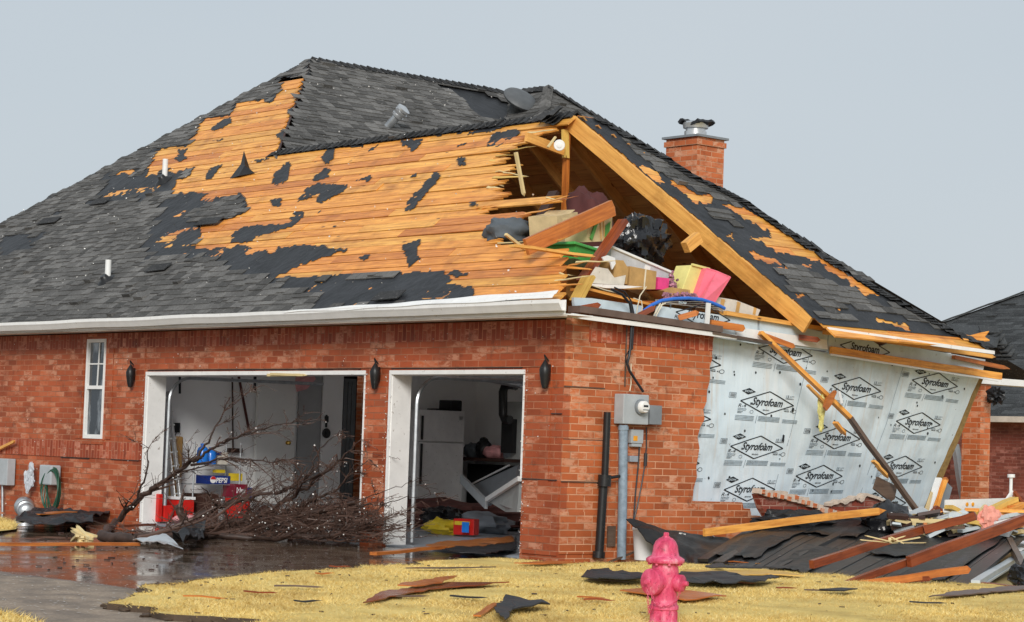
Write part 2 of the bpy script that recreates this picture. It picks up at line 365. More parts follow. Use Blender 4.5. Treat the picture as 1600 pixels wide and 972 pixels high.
def tag(o, label, cat, group=None, kind=None):
    if label: o['label'] = label
    if cat: o['category'] = cat
    if group: o['group'] = group
    if kind: o['kind'] = kind
    return o
def thing(name, label, cat, loc, group=None):
    o = bpy.data.objects.new(name, None); COL.objects.link(o); o.location = loc; o.empty_display_size = .1
    return tag(o, label, cat, group)
def copy_tree(o, parent=None):
    c = o.copy(); COL.objects.link(c)
    if parent is not None: c.parent = parent
    for ch in list(o.children): copy_tree(ch, c)
    return c
def structure(o): o['kind'] = 'structure'; return o
def pip(p, poly):
    x, y = p; c = False; n = len(poly); j = n-1
    for i in range(n):
        xi, yi = poly[i]; xj, yj = poly[j]
        if (yi > y) != (yj > y) and x < (xj-xi)*(y-yi)/(yj-yi)+xi: c = not c
        j = i
    return c
def text_faces(txt, bold=0.0, shear=0.0, wscale=1.0, size=1.0, align='CENTER'):
    """filled lettering as a list of polygons in its own plane (size = cap box), centred"""
    cu = bpy.data.curves.new('lettering', 'FONT'); cu.body = txt; cu.offset = bold; cu.shear = shear; cu.size = size
    cu.resolution_u = 3; ob = bpy.data.objects.new('lettering', cu); me = bpy.data.meshes.new_from_object(ob)
    P = [v.co.copy() for v in me.vertices]; F = [tuple(p.vertices) for p in me.polygons]
    x0 = min(p.x for p in P); x1 = max(p.x for p in P); y0 = min(p.y for p in P); y1 = max(p.y for p in P)
    bpy.data.objects.remove(ob); bpy.data.curves.remove(cu); bpy.data.meshes.remove(me)
    return [((p.x-(x0+x1)/2)*wscale, p.y-(y0+y1)/2) for p in P], F, (x1-x0)*wscale, y1-y0
def put_text(mb, txt, o, ux, uy, width=None, height=None, **kw):
    P, F, W, H = text_faces(txt, **kw); sx = width/W if width else None; sy = height/H if height else sx
    if sx is None: sx = sy
    o = Vector(o); ux = Vector(ux); uy = Vector(uy)
    mb._faces([o+ux*(x*sx)+uy*(y*sy) for x, y in P], F)

FWD = Vector(ROT@np.array([0,0,-1.])); FWD.z = 0; FWD.normalize(); SIDE = Vector((FWD.y, -FWD.x, 0))
CAMV = Vector(CAMP)
def gz(x, y):
    """ground height: the pad round the house, then down towards the street"""
    d = (Vector((x, y, 0))-Vector((CAMV.x, CAMV.y, 0))).dot(FWD)
    if d > 20.5: z = -.03
    elif d > 16: z = -.03-.14*(20.5-d)/4.5
    else: z = -.17-.03*(16-d)
    return max(z, -.5)
def ong(x, y):
    z = -.03
    for _ in range(8):
        p = onz(x, y, z); z = gz(p.x, p.y)
    return onz(x, y, z)

# ------------------------------------------------------------------ ground
def sheet(name, mat, pts, cell, zoff, parent=None, nz_=0):
    """ground sheet over a world-space outline, following the fall of the ground"""
    bm = bmesh.new(); vs = [bm.verts.new((p[0], p[1], 0)) for p in pts]; bm.faces.new(vs)
    bmesh.ops.triangulate(bm, faces=bm.faces)
    for _ in range(9):
        es = [e for e in bm.edges if e.calc_length() > cell]
        if not es: break
        bmesh.ops.subdivide_edges(bm, edges=es, cuts=1, use_grid_fill=False); bmesh.ops.triangulate(bm, faces=bm.faces)
    for v in bm.verts:
        v.co.z = gz(v.co.x, v.co.y)+zoff+(nz_*noise.fractal(Vector((v.co.x*.9, v.co.y*.9, 3)), 1, 2, 4) if nz_ else 0)
    me = bpy.data.meshes.new(name); bm.to_mesh(me); bm.free(); me.materials.append(mat)
    me.polygons.foreach_set('use_smooth', [True]*len(me.polygons))
    o = bpy.data.objects.new(name, me); COL.objects.link(o)
    if parent: o.parent = parent
    return o
# base earth to the horizon, one sheet
m = bpy.data.materials.new('ground_earth'); t, b = nodes(m)
col(t, b, ramp(t, noise_(t, pos(t), .5, 8), [(.3, (.28,.20,.08)), (.7, (.42,.31,.12))])); b.inputs['Roughness'].default_value = .9
mb = MB()
xs = [-600,-200,-80,-50]+list(range(-40, 41, 2))+[60,150,600]
ysn = [-600,-150,-60]+list(range(-40, 41, 2))+[60,150,600]
vs = [(x, y, gz(x, y)-.03) for y in ysn for x in xs]; W_ = len(xs)
mb._faces(vs, [(j*W_+i, j*W_+i+1, (j+1)*W_+i+1, (j+1)*W_+i) for j in range(len(ysn)-1) for i in range(W_-1)])
structure(mb.build('ground', m))
# lawn outline
lawn_px = [(410,980),(330,973),(240,965),(183,953),(190,943),(235,925),(300,914),(400,905),(520,897),(640,888),(700,882),(770,879),(850,884),(900,887),(1000,884),(1100,886),(1250,890)]
lawn = [ong(*p) for p in lawn_px]
def rough(pts, amp, n=6, seed=1, closed=False):
    outp = []
    m_ = len(pts) if closed else len(pts)-1
    for i in range(m_):
        a = Vector(pts[i]); b_ = Vector(pts[(i+1)%len(pts)]); L = (b_-a).length; k_ = max(1, min(n, int(L/ .12)))
        pr = Vector((-(b_-a).y, (b_-a).x, 0)); pr = pr.normalized() if pr.length > 0 else pr
        for k in range(k_):
            p = a.lerp(b_, k/k_); outp.append(p+pr*amp*noise.noise(Vector((p.x*3, p.y*3, seed)))*2)
    if not closed: outp.append(Vector(pts[-1]))
    return outp
edge = rough([Vector((p.x, p.y, 0)) for p in lawn], .11, 14)
far_corner = [Vector((6, 1.2, 0)), Vector((9, 10, 0)), Vector((30, 30, 0)), Vector((60, -20, 0)), Vector((14, -16, 0)), Vector((6.5, -10.6, 0))]
lawn_out = edge+far_corner
# driveway: wet concrete with standing water
pa = ong(-60, 886); pb = ong(240, 927); pl_n = Vector((-(pb-pa).y, (pb-pa).x, 0)).normalized()
if pl_n.dot(Vector((-5, -1, 0))-pa) < 0: pl_n = -pl_n
m = bpy.data.materials.new('wet_concrete'); t, b = nodes(m)
P_ = pos(t); dt = N(t, 'ShaderNodeVectorMath', operation='DOT_PRODUCT'); dt.inputs[1].default_value = tuple(pl_n); t.links.new(P_, dt.inputs[0])
sb = N(t, 'ShaderNodeMath', operation='SUBTRACT'); sb.inputs[1].default_value = pa.dot(pl_n); t.links.new(dt.outputs['Value'], sb.inputs[0])
nz1 = noise_(t, P_, .8, 5); ad = N(t, 'ShaderNodeMath', operation='MULTIPLY_ADD'); ad.inputs[1].default_value = .8; t.links.new(nz1, ad.inputs[0]); t.links.new(sb.outputs[0], ad.inputs[2])
wetm = ramp(t, ad.outputs[0], [(.38, 0), (.50, 1)])
fine = noise_(t, P_, 40, 5, .7); med = noise_(t, P_, 3, 6)
dry = mix(t, ramp(t, fine, [(.45, 0), (.7, 1)]), (.32,.25,.19), (.47,.38,.30)); dry = mix(t, ramp(t, med, [(.4, .6), (.65, 0)]), dry, (.11,.092,.078))
wet = mix(t, ramp(t, med, [(.4, 0), (.6, 1)]), (.085,.055,.036), (.14,.098,.068))
c = mix(t, wetm, dry, wet); col(t, b, c)
rg = mix(t, wetm, ramp(t, med, [(.3, .55), (.7, .8)]), ramp(t, noise_(t, P_, 1.7, 5), [(.42, .05), (.62, .24)])); t.links.new(rg, b.inputs['Roughness'])
t.links.new(ramp(t, wetm, [(0, .12), (1, .5)]), b.inputs['Specular IOR Level'])
hh = mix(t, wetm, fine, mix(t, .8, fine, noise_(t, pos(t, (1,1,1)), 9, 2)))
bn = N(t, 'ShaderNodeBump', Distance=.004); t.links.new(hh, bn.inputs['Height'])
bs = ramp(t, wetm, [(0, 1.0), (1, .16)]); t.links.new(bs, bn.inputs['Strength']); t.links.new(bn.outputs[0], b.inputs['Normal'])
drive = [Vector((-26, -1.5, 0)), Vector((-13.3, -1.5, 0)), Vector((-11.5, -.0, 0)), Vector((.55, -.02, 0)), Vector((1.6, .8, 0)), Vector((3.2, .4, 0)), Vector((2.2, -1.6, 0)), Vector((6.3, -5, 0)), Vector((8, -11, 0)), Vector((6, -30, 0)), Vector((-40, -30, 0))]
structure(sheet('driveway', m, drive, .6, .0))
# joint lines in the slab
mb = MB()
for a, q in (((-30, -3.0), (1.5, -3.0)), ((-6.2, -.1), (-6.2, -9))):
    mb.face([V(a[0], a[1]-.006, -.026+0*0), V(q[0]+(.012 if a[0]==q[0] else 0), q[1]-.006, -.026), V(q[0]+(.012 if a[0]==q[0] else 0), q[1]+.006, -.026), V(a[0], a[1]+.006, -.026)])
structure(mb.build('pavement_joint', 'soil'))
# lawn base
m = bpy.data.materials.new('lawn_base'); t, b = nodes(m)
c = ramp(t, noise_(t, pos(t), 2.2, 8, .65), [(.3, (.48,.33,.095)), (.5, (.70,.51,.155)), (.7, (.82,.62,.22))]); col(t, b, c); b.inputs['Roughness'].default_value = .9
bump(t, b, noise_(t, pos(t), 30, 5), .8, .03)
structure(sheet('lawn', m, lawn_out, .5, .045, nz_=.02))
# the eroded earth lip under the lawn edge
mb = MB()
for a, c_ in zip(edge, edge[1:]):
    za = gz(a.x, a.y); zc = gz(c_.x, c_.y); mb.face([V(a.x, a.y, za+.05), V(c_.x, c_.y, zc+.05), V(c_.x, c_.y, zc-.02), V(a.x, a.y, za-.02)])
for a in edge[:150]:
    if rnd.random() < .6: mb.lump((a.x+rnd.gauss(0,.03), a.y+rnd.gauss(0,.03), gz(a.x, a.y)+.01), (rnd.uniform(.03,.12), rnd.uniform(.03,.12), rnd.uniform(.02,.07)), rnd.randint(0,99), .5, 3, 5)
structure(mb.build('kerb_of_earth', 'soil'))
# small lawn pieces at the left
lw2 = [ong(-40, 950), ong(0, 962), ong(40, 970), ong(75, 985), ong(60, 1060), ong(-90, 1040)]
structure(sheet('lawn', m, [Vector((p.x, p.y, 0)) for p in lw2], .5, .03, nz_=.01))
lw3 = [ong(-60, 806), ong(0, 812), ong(28, 822), ong(25, 830), ong(0, 834), ong(-60, 836)]
structure(sheet('lawn', m, [Vector((p.x, p.y, 0)) for p in lw3], .5, .03, nz_=.01))
# grass blades
m = bpy.data.materials.new('dry_grass'); t, b = nodes(m)
c = ramp(t, island(t), [(0, (.60,.41,.12)), (.4, (.80,.585,.19)), (.8, (.88,.68,.26)), (1, (.92,.78,.40))])
c = mix(t, ramp(t, noise_(t, pos(t), 1.3, 6), [(.48, 0), (.62, .7)]), c, (.46,.30,.09)); c = mix(t, ramp(t, noise_(t, pos(t), .55, 7), [(.56, 0), (.70, .3)]), c, (.42,.36,.14))
col(t, b, c); b.inputs['Roughness'].default_value = .7; MATS['dry_grass'] = m
def blades(name, outline, count, hgt, seed, near=15.0, far=29.0, px0=-60, px1=1680):
    rng = np.random.default_rng(seed); pts = []
    poly = [(p.x, p.y) for p in outline]
    while len(pts) < count:
        d = near+(far-near)*rng.random()**1.25; px = rng.uniform(px0, px1)
        s_ = (px-800)/FOC*d; p = CAMV+FWD*d+SIDE*s_
        if pip((p.x, p.y), poly): pts.append((p.x, p.y, gz(p.x, p.y)))
    A = np.array(pts); n = len(A); ang = rng.uniform(0, 2*math.pi, n); h = hgt*rng.uniform(.4, 1.3, n); wd = rng.uniform(.002, .0045, n)*1.3
    cl = np.array([noise.noise(Vector((a[0]*2.5, a[1]*2.5, 5))) for a in A[::1]]); h *= (1+.7*cl)
    lean = rng.normal(0, 2.0, (n, 2))*h[:, None]
    V_ = np.zeros((n, 3, 3)); V_[:, 0, 0] = A[:, 0]-np.cos(ang)*wd; V_[:, 0, 1] = A[:, 1]-np.sin(ang)*wd
    V_[:, 1, 0] = A[:, 0]+np.cos(ang)*wd; V_[:, 1, 1] = A[:, 1]+np.sin(ang)*wd; V_[:, 0, 2] = V_[:, 1, 2] = A[:, 2]+.03
    V_[:, 2, 0] = A[:, 0]+lean[:, 0]; V_[:, 2, 1] = A[:, 1]+lean[:, 1]; V_[:, 2, 2] = A[:, 2]+.045+h
    me = bpy.data.meshes.new(name); me.vertices.add(3*n); me.vertices.foreach_set('co', V_.ravel())
    me.loops.add(3*n); me.loops.foreach_set('vertex_index', np.arange(3*n)); me.polygons.add(n)
    me.polygons.foreach_set('loop_start', np.arange(0, 3*n, 3)); me.polygons.foreach_set('loop_total', np.full(n, 3)); me.update(calc_edges=True)
    me.materials.append(MATS['dry_grass']); o = bpy.data.objects.new(name, me); COL.objects.link(o)
    return tag(o, 'dormant straw yellow grass on the lawn', 'grass', kind='stuff')
blades('grass', lawn_out, 190000, .020, 3)
tag(blades('grass', [Vector((p.x, p.y, 0)) for p in lw2], 3000, .03, 5, 12, 18, -60, 200), 'dormant grass tuft in the lower left corner', 'grass', kind='stuff')
tag(blades('grass', [Vector((p.x, p.y, 0)) for p in lw3], 2500, .03, 6, 28, 38, -60, 200), 'dormant grass patch by the wall at far left', 'grass', kind='stuff')
# ------------------------------------------------------------------ the house
house = thing('brick_house', 'storm damaged red brick house with torn open roof and doorless garage', 'house', (0, 0, 0))
HOLES = [(-8.65, -3.62, -.1, 2.10), (-3.12, -.65, -.1, 2.10), (-10.30, -9.77, 1.14, 2.58), (-13.6, -12.9, .95, 2.2)]
def each(name, mat, p, q):
    m_ = MB(); m_.box(p, q); return m_.build(name, mat, house)
def wall_grid(mb, x0, x1, z0, z1, holes, y0, y1):
    X = sorted({x0, x1}|{h[0] for h in holes}|{h[1] for h in holes}); Z = sorted({z0, z1}|{h[2] for h in holes}|{h[3] for h in holes})
    X = [x for x in X if x0 <= x <= x1]; Z = [z for z in Z if z0 <= z <= z1]
    for a, b_ in zip(X, X[1:]):
        run = None
        for c, d in zip(Z, Z[1:]):
            mx_, mz_ = (a+b_)/2, (c+d)/2; hole = any(h[0] < mx_ < h[1] and h[2] < mz_ < h[3] for h in holes)
            if not hole:
                if run is None: run = [c, d]
                else: run[1] = d
            else:
                if run: mb.box((a, y0, run[0]), (b_, y1, run[1])); run = None
        if run: mb.box((a, y0, run[0]), (b_, y1, run[1]))
mb = MB(); wall_grid(mb, -20, 0.0, -.06, 2.66, HOLES, 0, .10)
mb.build('front_wall', 'brick_front_shaded', house)
# header course, sill band and proud piers of brick on the front
mb = MB()
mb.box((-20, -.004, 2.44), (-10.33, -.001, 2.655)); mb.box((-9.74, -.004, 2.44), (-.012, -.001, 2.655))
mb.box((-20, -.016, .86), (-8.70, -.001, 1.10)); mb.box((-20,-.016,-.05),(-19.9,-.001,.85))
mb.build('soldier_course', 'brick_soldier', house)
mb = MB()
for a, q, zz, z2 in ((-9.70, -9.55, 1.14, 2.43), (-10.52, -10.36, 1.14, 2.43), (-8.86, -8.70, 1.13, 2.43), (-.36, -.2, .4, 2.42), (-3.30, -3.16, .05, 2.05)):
    each('brick_pier', 'brick_front_shaded', (a, -.014, zz), (q, -.001, z2))
for p, q in (((-8.6, -.012, 2.13), (-.4, -.001, 2.21)), ((-.60, -.016, .03), (-.02, -.001, .84)), ((-10.34, -.03, 1.06), (-9.72, -.001, 1.13)), ((-9.62, -.024, -.03), (-8.72, -.002, .55))): each('brick_pier', 'brick_front_shaded', p, q)
# dark cracks where the veneer has shifted
for a, z, L in ((-.64, .86, .58), (-9.5, .85, .75), (-10.9, .845, .8), (-.18, 1.6, .17), (-8.62, 2.115, 4.9), (-3.1, 2.118, 2.4)): each('wall_crack', 'dark_void', (a, -.0175, z), (a+L, -.0005, z+.010))
# side wall, broken off in steps
edge_px = [(1116,522),(1112,545),(1113,560),(1109,575),(1110,592),(1105,610),(1104,628),(1099,640),(1101,655),(1094,668),(1090,683),(1093,700),(1091,712),(1088,730),(1089,745),(1084,762),(1082,783),(1120,784),(1160,785),(1162,795),(1172,795),(1174,806),(1188,806),(1192,820),(1230,824),(1236,838),(1290,842)]
pl = [V(0, .1005, -.06), V(0, .1005, 2.69)]+[onx(x, y, 0.0) for x, y in edge_px]
pl += [V(0, pl[-1].y+.5, -.06)]
mb = MB(); mb.slab([p+V(-.1,0,0) for p in pl][::-1], (1,0,0), .1)
sidew = mb.build('side_wall', 'brick', house)
mb = MB()
mb.box((.001, .36, 2.43), (.006, 2.36, 2.66)); mb.build('soldier_course', 'brick_soldier', house)
mb = MB()     # bulged course lines near the corner
for p, q in (((.001, .002, 1.92), (.012, .62, 2.40)), ((.001, .002, .86), (.014, .66, 1.32)), ((.001,.002,.05),(.012,.6,.52))): each('brick_pier', 'brick', p, q)
for p, q in (((.001, .002, .848), (.016, .66, .858)), ((.001,.002,1.908),(.014,.62,1.918)), ((.001,.93,1.95),(.008,.950,2.64)), ((.001,.02,1.322),(.010,.64,1.330))): each('wall_crack', 'grey_wood', p, q)
# trim of the garage openings
for (a, q) in ((-8.65, -3.62), (-3.12, -.65)):
    mb = MB(); mb.box((a-.02, .012, -.02), (a+.03, .30, 2.09)); mb.box((a-.02, -.012, -.0), (a+.018, .012, 2.10))
    mb.box((a+.032, .012, 2.045), (q-.03, .30, 2.095)); mb.box((a+.02, -.012, 2.05), (q, .011, 2.10)); mb.box((q-.028, -.006, .86 if q > -1 else 0), (q, .20, 2.04))
    mb.build('door_frame', 'white_trim', house)
mb = MB(); mb.box((-5.7, -.03, 2.03), (-5.0, .02, 2.065)); mb.beam((-5.6,-.03,2.06), (-4.9,-.02,2.045), .04, .03, jag=.1); mb.build('torn_lintel_scrap', 'splinter', house)
# narrow window
def window(x0, x1, z0, z1, lab=None):
    fr = MB(); y0, y1 = -.012, .06; t_ = .045
    fr.box((x0, y0, z0), (x0+t_, y1, z1)); fr.box((x1-t_, y0, z0), (x1, y1, z1)); fr.box((x0+t_, y0, z0), (x1-t_, y1, z0+.06)); fr.box((x0+t_, y0, z1-.05), (x1-t_, y1, z1))
    zm = (z0+z1)/2+.02; fr.box((x0+t_, y0+.004, zm-.025), (x1-t_, y1, zm+.025))
    w_ = MB(); w_.box((x0, .05, z0), (x1, .06, z1)); W = fr.build('window', 'white_trim', house)
    g = MB(); g.box((x0+t_, .03, z0+.05), (x1-t_, .035, z1-.04)); g.build('pane', 'window_glass', W)
    s_ = MB(); xm = (x0+x1)/2+.02; s_.beam((xm, .02, zm), (xm+.03, .02, z1-.04), .018, .014, (0,1,0)); s_.box((x0+t_, .012, zm+.33), (x1-t_, .026, zm+.35)); s_.build('muntin', 'white_paint', W)
    return W
window(-10.30, -9.77, 1.14, 2.58); window(-13.6, -12.9, .95, 2.2)
mb = MB(); mb.box((-20, .1, -.03), (-9.45, .14, 2.66)); 
# ---- interior of the garage
XL, YB = -9.3, 6.6
mb = MB(); mb.box((-20, -.012+.1, -.05), (-.1, 7.1, -.012)); mb.box((-8.67,0.02,-.05),(-.1,.09,-.013)); mb.build('floor_slab', 'grey_blue', house)
mb = MB()
# left wall with a doorway and back wall
mb.box((XL-.1, .12, -.01), (XL, 3.36, 2.62)); mb.box((XL-.1, 4.55, -.01), (XL, YB+.1, 2.62)); mb.box((XL-.1, 3.36, 2.25), (XL, 4.55, 2.62)); mb.box((XL-.1,3.36,-.01),(XL,4.55,.28))
mb.box((XL, YB, -.01), (-1.3, YB+.1, 2.62))
mb.box((-.19,.32,-.01),(-.175,2.2,2.6)); mb.box((-.17,2.0,.0),(-.14,7.0,.25)) if False else None; mb.box((-3.6, .11, 0), (-3.14, .30, 2.6)); mb.box((XL, .11, 2.12), (-.2, .30, 2.6)); mb.box((XL,.11,0),(-8.70,.30,2.11))
mb.build('interior_wall', 'drywall', house)
mb = MB(); mb.box((XL-3, 3.0, .25), (XL-1.6, 5.4, 2.5)); mb.build('hallway_shade_block', 'dark_void', house)  # near-black block: the darkness beyond the doorway is put into its colour
mb = MB(); mb.box((-19.6, .12, 2.625), (-6.2, 7.1, 2.66)); mb.box((-2.6, .12, 2.625), (-.18, 7.1, 2.66)); mb.build('ceiling', 'drywall', house)  # gap between the two pieces added to let daylight into the garage
# white door standing flat to the wall, brass knob; grey inner door
r = MB(); a = onx(397, 783, XL+.12); c = onx(457, 783, XL+.12); r.box((XL+.06, a.y, .26), (XL+.12, c.y, 2.30)); D1 = r.build('interior_door', 'door_white', house, bevel=.006)
k = onx(451, 692, XL+.16); r = MB(); r.lathe((XL+.12, k.y, k.z), [(.03,0),(.03,.008),(.013,.012),(.013,.035),(.028,.045),(.032,.06),(.02,.075),(.001,.078)], 16, (1,0,0)); r.build('door_knob', 'brass', D1, True)
r = MB(); a = onx(459, 783, XL); c = onx(494, 783, XL); r.box((XL+.004, a.y, .26), (XL+.03, c.y, 2.28)); r.build('interior_door', 'door_grey', house)
r = MB(); a = onx(496, 783, XL); c = onx(527, 783, XL); r.box((XL+.004, a.y, .26), (XL+.045, c.y, 2.28)); D3 = r.build('interior_door', 'drywall', house)
r = MB(); a = onx(531, 783, XL-.3); c = onx(550, 783, XL-.3); r.box((XL-.33, a.y, .26), (XL-.3, c.y, 2.2))
for q in (.3,.62): r.box((XL-.3, a.y+(c.y-a.y)*q, .3), (XL-.285, a.y+(c.y-a.y)*(q+.1), 2.15))
r.build('interior_door', 'meter_dark', house)
# overhead door tracks
for xj, lab in ((-8.58, 0), (-3.02, 0)):
    r = MB(); pts = [V(xj, .34, .02), V(xj, .34, 1.7)]+[V(xj, .34+.34*(1-math.cos(a_)), 1.7+.34*math.sin(a_)) for a_ in [i*math.pi/16 for i in range(1, 9)]]+[V(xj, 3.0, 2.06)]
    r.tube(pts, .025, 6); r.build('door_track', 'galv', house, True)
r = MB()
for x_, y_, h_ in ((-8.7, .6, .5), (-8.9, 2.0, .7)): r.beam((x_, y_, 2.62), (x_, y_, 2.62-h_), .03, .03)
r.build('track_hanger', 'black_metal', house)

# ---- roof planes
PA = .8; cA = 1/math.sqrt(1+PA*PA); sA = PA*cA
A0 = V(0, -.45, 2.80)
def A(x, s): return V(x, A0.y+s*cA, A0.z+s*sA)
nA = V(0, -sA, cA)
def A_hit(px, py):
    p = hit(px, py, (0, -PA, 1), A0.z-PA*A0.y); return p.x, (p.y-A0.y)/cA
E_ = A(*A_hit(898, 180)); sE = (E_.y-A0.y)/cA; ZR = E_.z
P1 = A(*A_hit(486, 94)); _fx = A(*A_hit(449, 229)).x
# plane C: through E and the side eave
C0 = V(.45, 0, 2.80); PC = (ZR-C0.z)/(C0.x-E_.x); cC = 1/math.sqrt(1+PC*PC); sC = PC*cC
def Cp(y, s): return V(C0.x-s*cC, y, C0.z+s*sC)
nC = V(sC, 0, cC)
def C_hit(px, py):
    p = hit(px, py, (PC, 0, 1), C0.z+PC*C0.x); return p.y, (C0.x-p.x)/cC
# plane B: +X face of the main block
PB = (P1.z-ZR)/(_fx-P1.x); cB = 1/math.sqrt(1+PB*PB); sB = PB*cB
def Bp(y, s): return V(P1.x+s*cB, y, P1.z-s*sB)
nB = V(sB, 0, cB)
KF = (P1.y-E_.y)/(_fx-P1.x)
def B_hit(px, py):
    p = hit(px, py, (PB, 0, 1), P1.z+PB*P1.x); return p.y, (p.x-P1.x)/cB

def inA(x, s):
    y = A0.y+s*cA
    if y > P1.y: return False
    xl = P1.x-(P1.y-y); 
    if y <= E_.y: xr = E_.x+(E_.y-y)*(A0.x+.42-E_.x)/(E_.y-A0.y)
    else: xr = P1.x+(P1.y-y)/KF
    return xl < x < xr
brk = [(150,900),(185,897),(193,895),(201,882),(209,838),(216,831),(224,829),(231,824),(240,795),(247,791),(253,800),(258,819),(264,812),(275,803),(290,793),(303,785),(306,800),(310,884),(316,870),(321,858),(324,772),(331,772),(338,833),(343,800),(350,806),(358,790),(366,797),(376,790),(386,800),(389,921),(394,919),(400,912),(408,914),(420,905),(430,908),(438,896),(447,903),(456,893),(466,897),(480,900)]
def xbreak(py):
    for (a, b_), (c, d) in zip(brk, brk[1:]):
        if a <= py <= c: return b_+(d-b_)*(py-a)/(c-a)
    return 900
BW = .185
def zc(o, sc_=((380,120),(380,60))): return None
def cz(ox, oy, k, pts): return [(ox+x/k, oy+y/k) for x, y in pts]
Z1 = lambda *p: cz(0, 60, 3.038, p)
Z2 = lambda *p: cz(400, 60, 3.038, p)
WOOD_A = [Z1((1465,178),(1310,200),(1340,240),(1275,312),(1255,300),(1120,322),(1095,375),(990,384),(935,420),(915,480),(900,515),(860,522),(740,535),(730,572),(690,664),(780,636),(820,650),(930,615),(905,660),(840,680),(820,752),(940,742),(990,735),(955,775),(1090,762),(1150,735),(1182,800),(1150,850),(1000,882),(960,905),(945,980))
          +[(303,392),(362,389),(372,386),(425,398),(440,388),(482,386),(548,392),(515,402),(480,412),(455,424),(428,438),(500,434),(600,430),(690,427),(706,440),(700,445),(740,452),(745,458),(735,470),(890,474),(940,474),(960,380),(940,150),(898,182),(800,195),(700,212),(640,216),(560,222),(460,231),(447,228),(483,122)],
          Z1((555,640),(640,630),(650,645),(545,656)), Z1((640,605),(690,600),(680,612),(645,612))]
FELT_A = [Z1((1310,195),(1340,240),(1320,262),(1300,310),(1262,308),(1290,250),(1240,280),(1230,250)), Z1((1100,380),(1105,410),(1060,430),(1015,445),(1005,435),(1060,390)),
 Z1((850,535),(900,530),(870,560),(895,575),(860,595),(830,575),(855,560)), Z1((1010,620),(1065,600),(1030,640),(1010,670),(975,680),(990,640)),
 Z1((1300,660),(1370,590),(1385,610),(1365,680),(1320,705),(1300,690)), Z1((1230,895),(1340,900),(1380,880),(1440,835),(1450,850),(1390,900),(1300,925),(1230,920),(1200,972),(1110,972),(1095,950),(1150,905)),
 Z1((1295,780),(1345,765),(1330,795),(1300,800)), Z1((1030,490),(1060,482),(1065,490),(1040,495)), Z1((1310,470),(1370,430),(1400,425),(1385,470),(1340,478)), Z1((1420,250),(1445,250),(1435,270)), Z1((1370,340),(1420,335),(1415,360),(1390,375),(1372,365)),
 Z2((350,520),(380,530),(375,580),(340,605),(315,580)), Z2((270,680),(330,620),(355,630),(350,665),(300,685)), Z2((85,665),(160,590),(170,610),(150,680),(100,705),(80,690)),
 Z2((195,785),(250,720),(300,695),(440,705),(430,730),(370,760),(300,795),(290,770),(310,740),(240,770)), Z2((690,495),(790,485),(780,520),(745,545),(720,515),(700,520)),
 Z2((1100,520),(1130,460),(1240,435),(1260,455),(1210,485),(1160,520)), Z2((950,580),(1005,570),(990,590),(1010,605),(975,615)), Z2((710,825),(725,780),(860,640),(885,660),(870,680),(800,760),(750,820)),
 Z2((460,690),(545,655),(555,665),(540,690),(510,675)), Z2((410,495),(520,500),(510,522),(415,522)), Z2((725,670),(760,650),(765,660),(730,672)), Z2((1000,465),(1080,430),(1200,400),(1225,410),(1120,450)),
 Z2((75,780),(130,765),(115,800),(85,803)), Z2((0,900),(120,890),(170,880),(235,830),(230,850),(150,895),(60,935),(0,930)), Z2((530,545),(590,505),(560,540)), Z2((955,520),(1010,500),(1000,515)), Z2((530,480),(590,485),(590,500),(540,500)),
 Z2((170,835),(235,828),(200,850)), Z2((280,830),(325,820),(300,836)), Z2((365,900),(395,895),(380,905)), Z2((1020,795),(1050,783),(1055,800),(1030,805)), Z2((0,585),(75,575),(10,600)),
 [(362,370),(382,360),(420,355),(440,362),(405,372),(380,382),(363,382)], [(630,385),(660,374),(652,398),(658,408),(640,420),(636,402)], [(560,405),(580,400),(575,410)], [(450,345),(475,334),(468,345)], [(425,315),(440,310),(438,328)],[(700,430),(712,425),(735,432),(715,437)]]
SH_A = [Z1((900,850),(1010,770),(1120,765),(1165,790),(1145,850),(1080,870),(900,880)), Z1((560,600),(700,590),(640,610),(560,615))]
# shingled part of A (outside the wood): list of regions that carry only felt
BARE_A = [[(165,272),(228,276),(258,268),(308,258),(280,284),(262,305),(262,320),(250,345),(245,375),(232,400),(225,385),(255,330),(258,300),(150,306),(160,290)],
          [(276,300),(390,300),(392,345),(318,360),(306,392),(430,380),(560,390),(520,402),(440,440),(560,436),(690,426),(745,450),(748,472),(640,478),(560,483),(520,485),(480,490),(505,462),(430,445),(420,432),(360,424),(360,408),(300,405),(240,400),(230,400)]
          , [(0,372),(40,370),(75,372),(70,382),(30,392),(0,398)],[(80,340),(170,300),(250,300),(250,308),(130,320)]]
def noisy(px, py, k=4.0, f=.11):
    return px+k*noise.noise(Vector((px*f, py*f, 1.3))), py+k*noise.noise(Vector((px*f, py*f, 9.7)))
def any_in(p, polys): return any(pip(p, q) for q in polys)

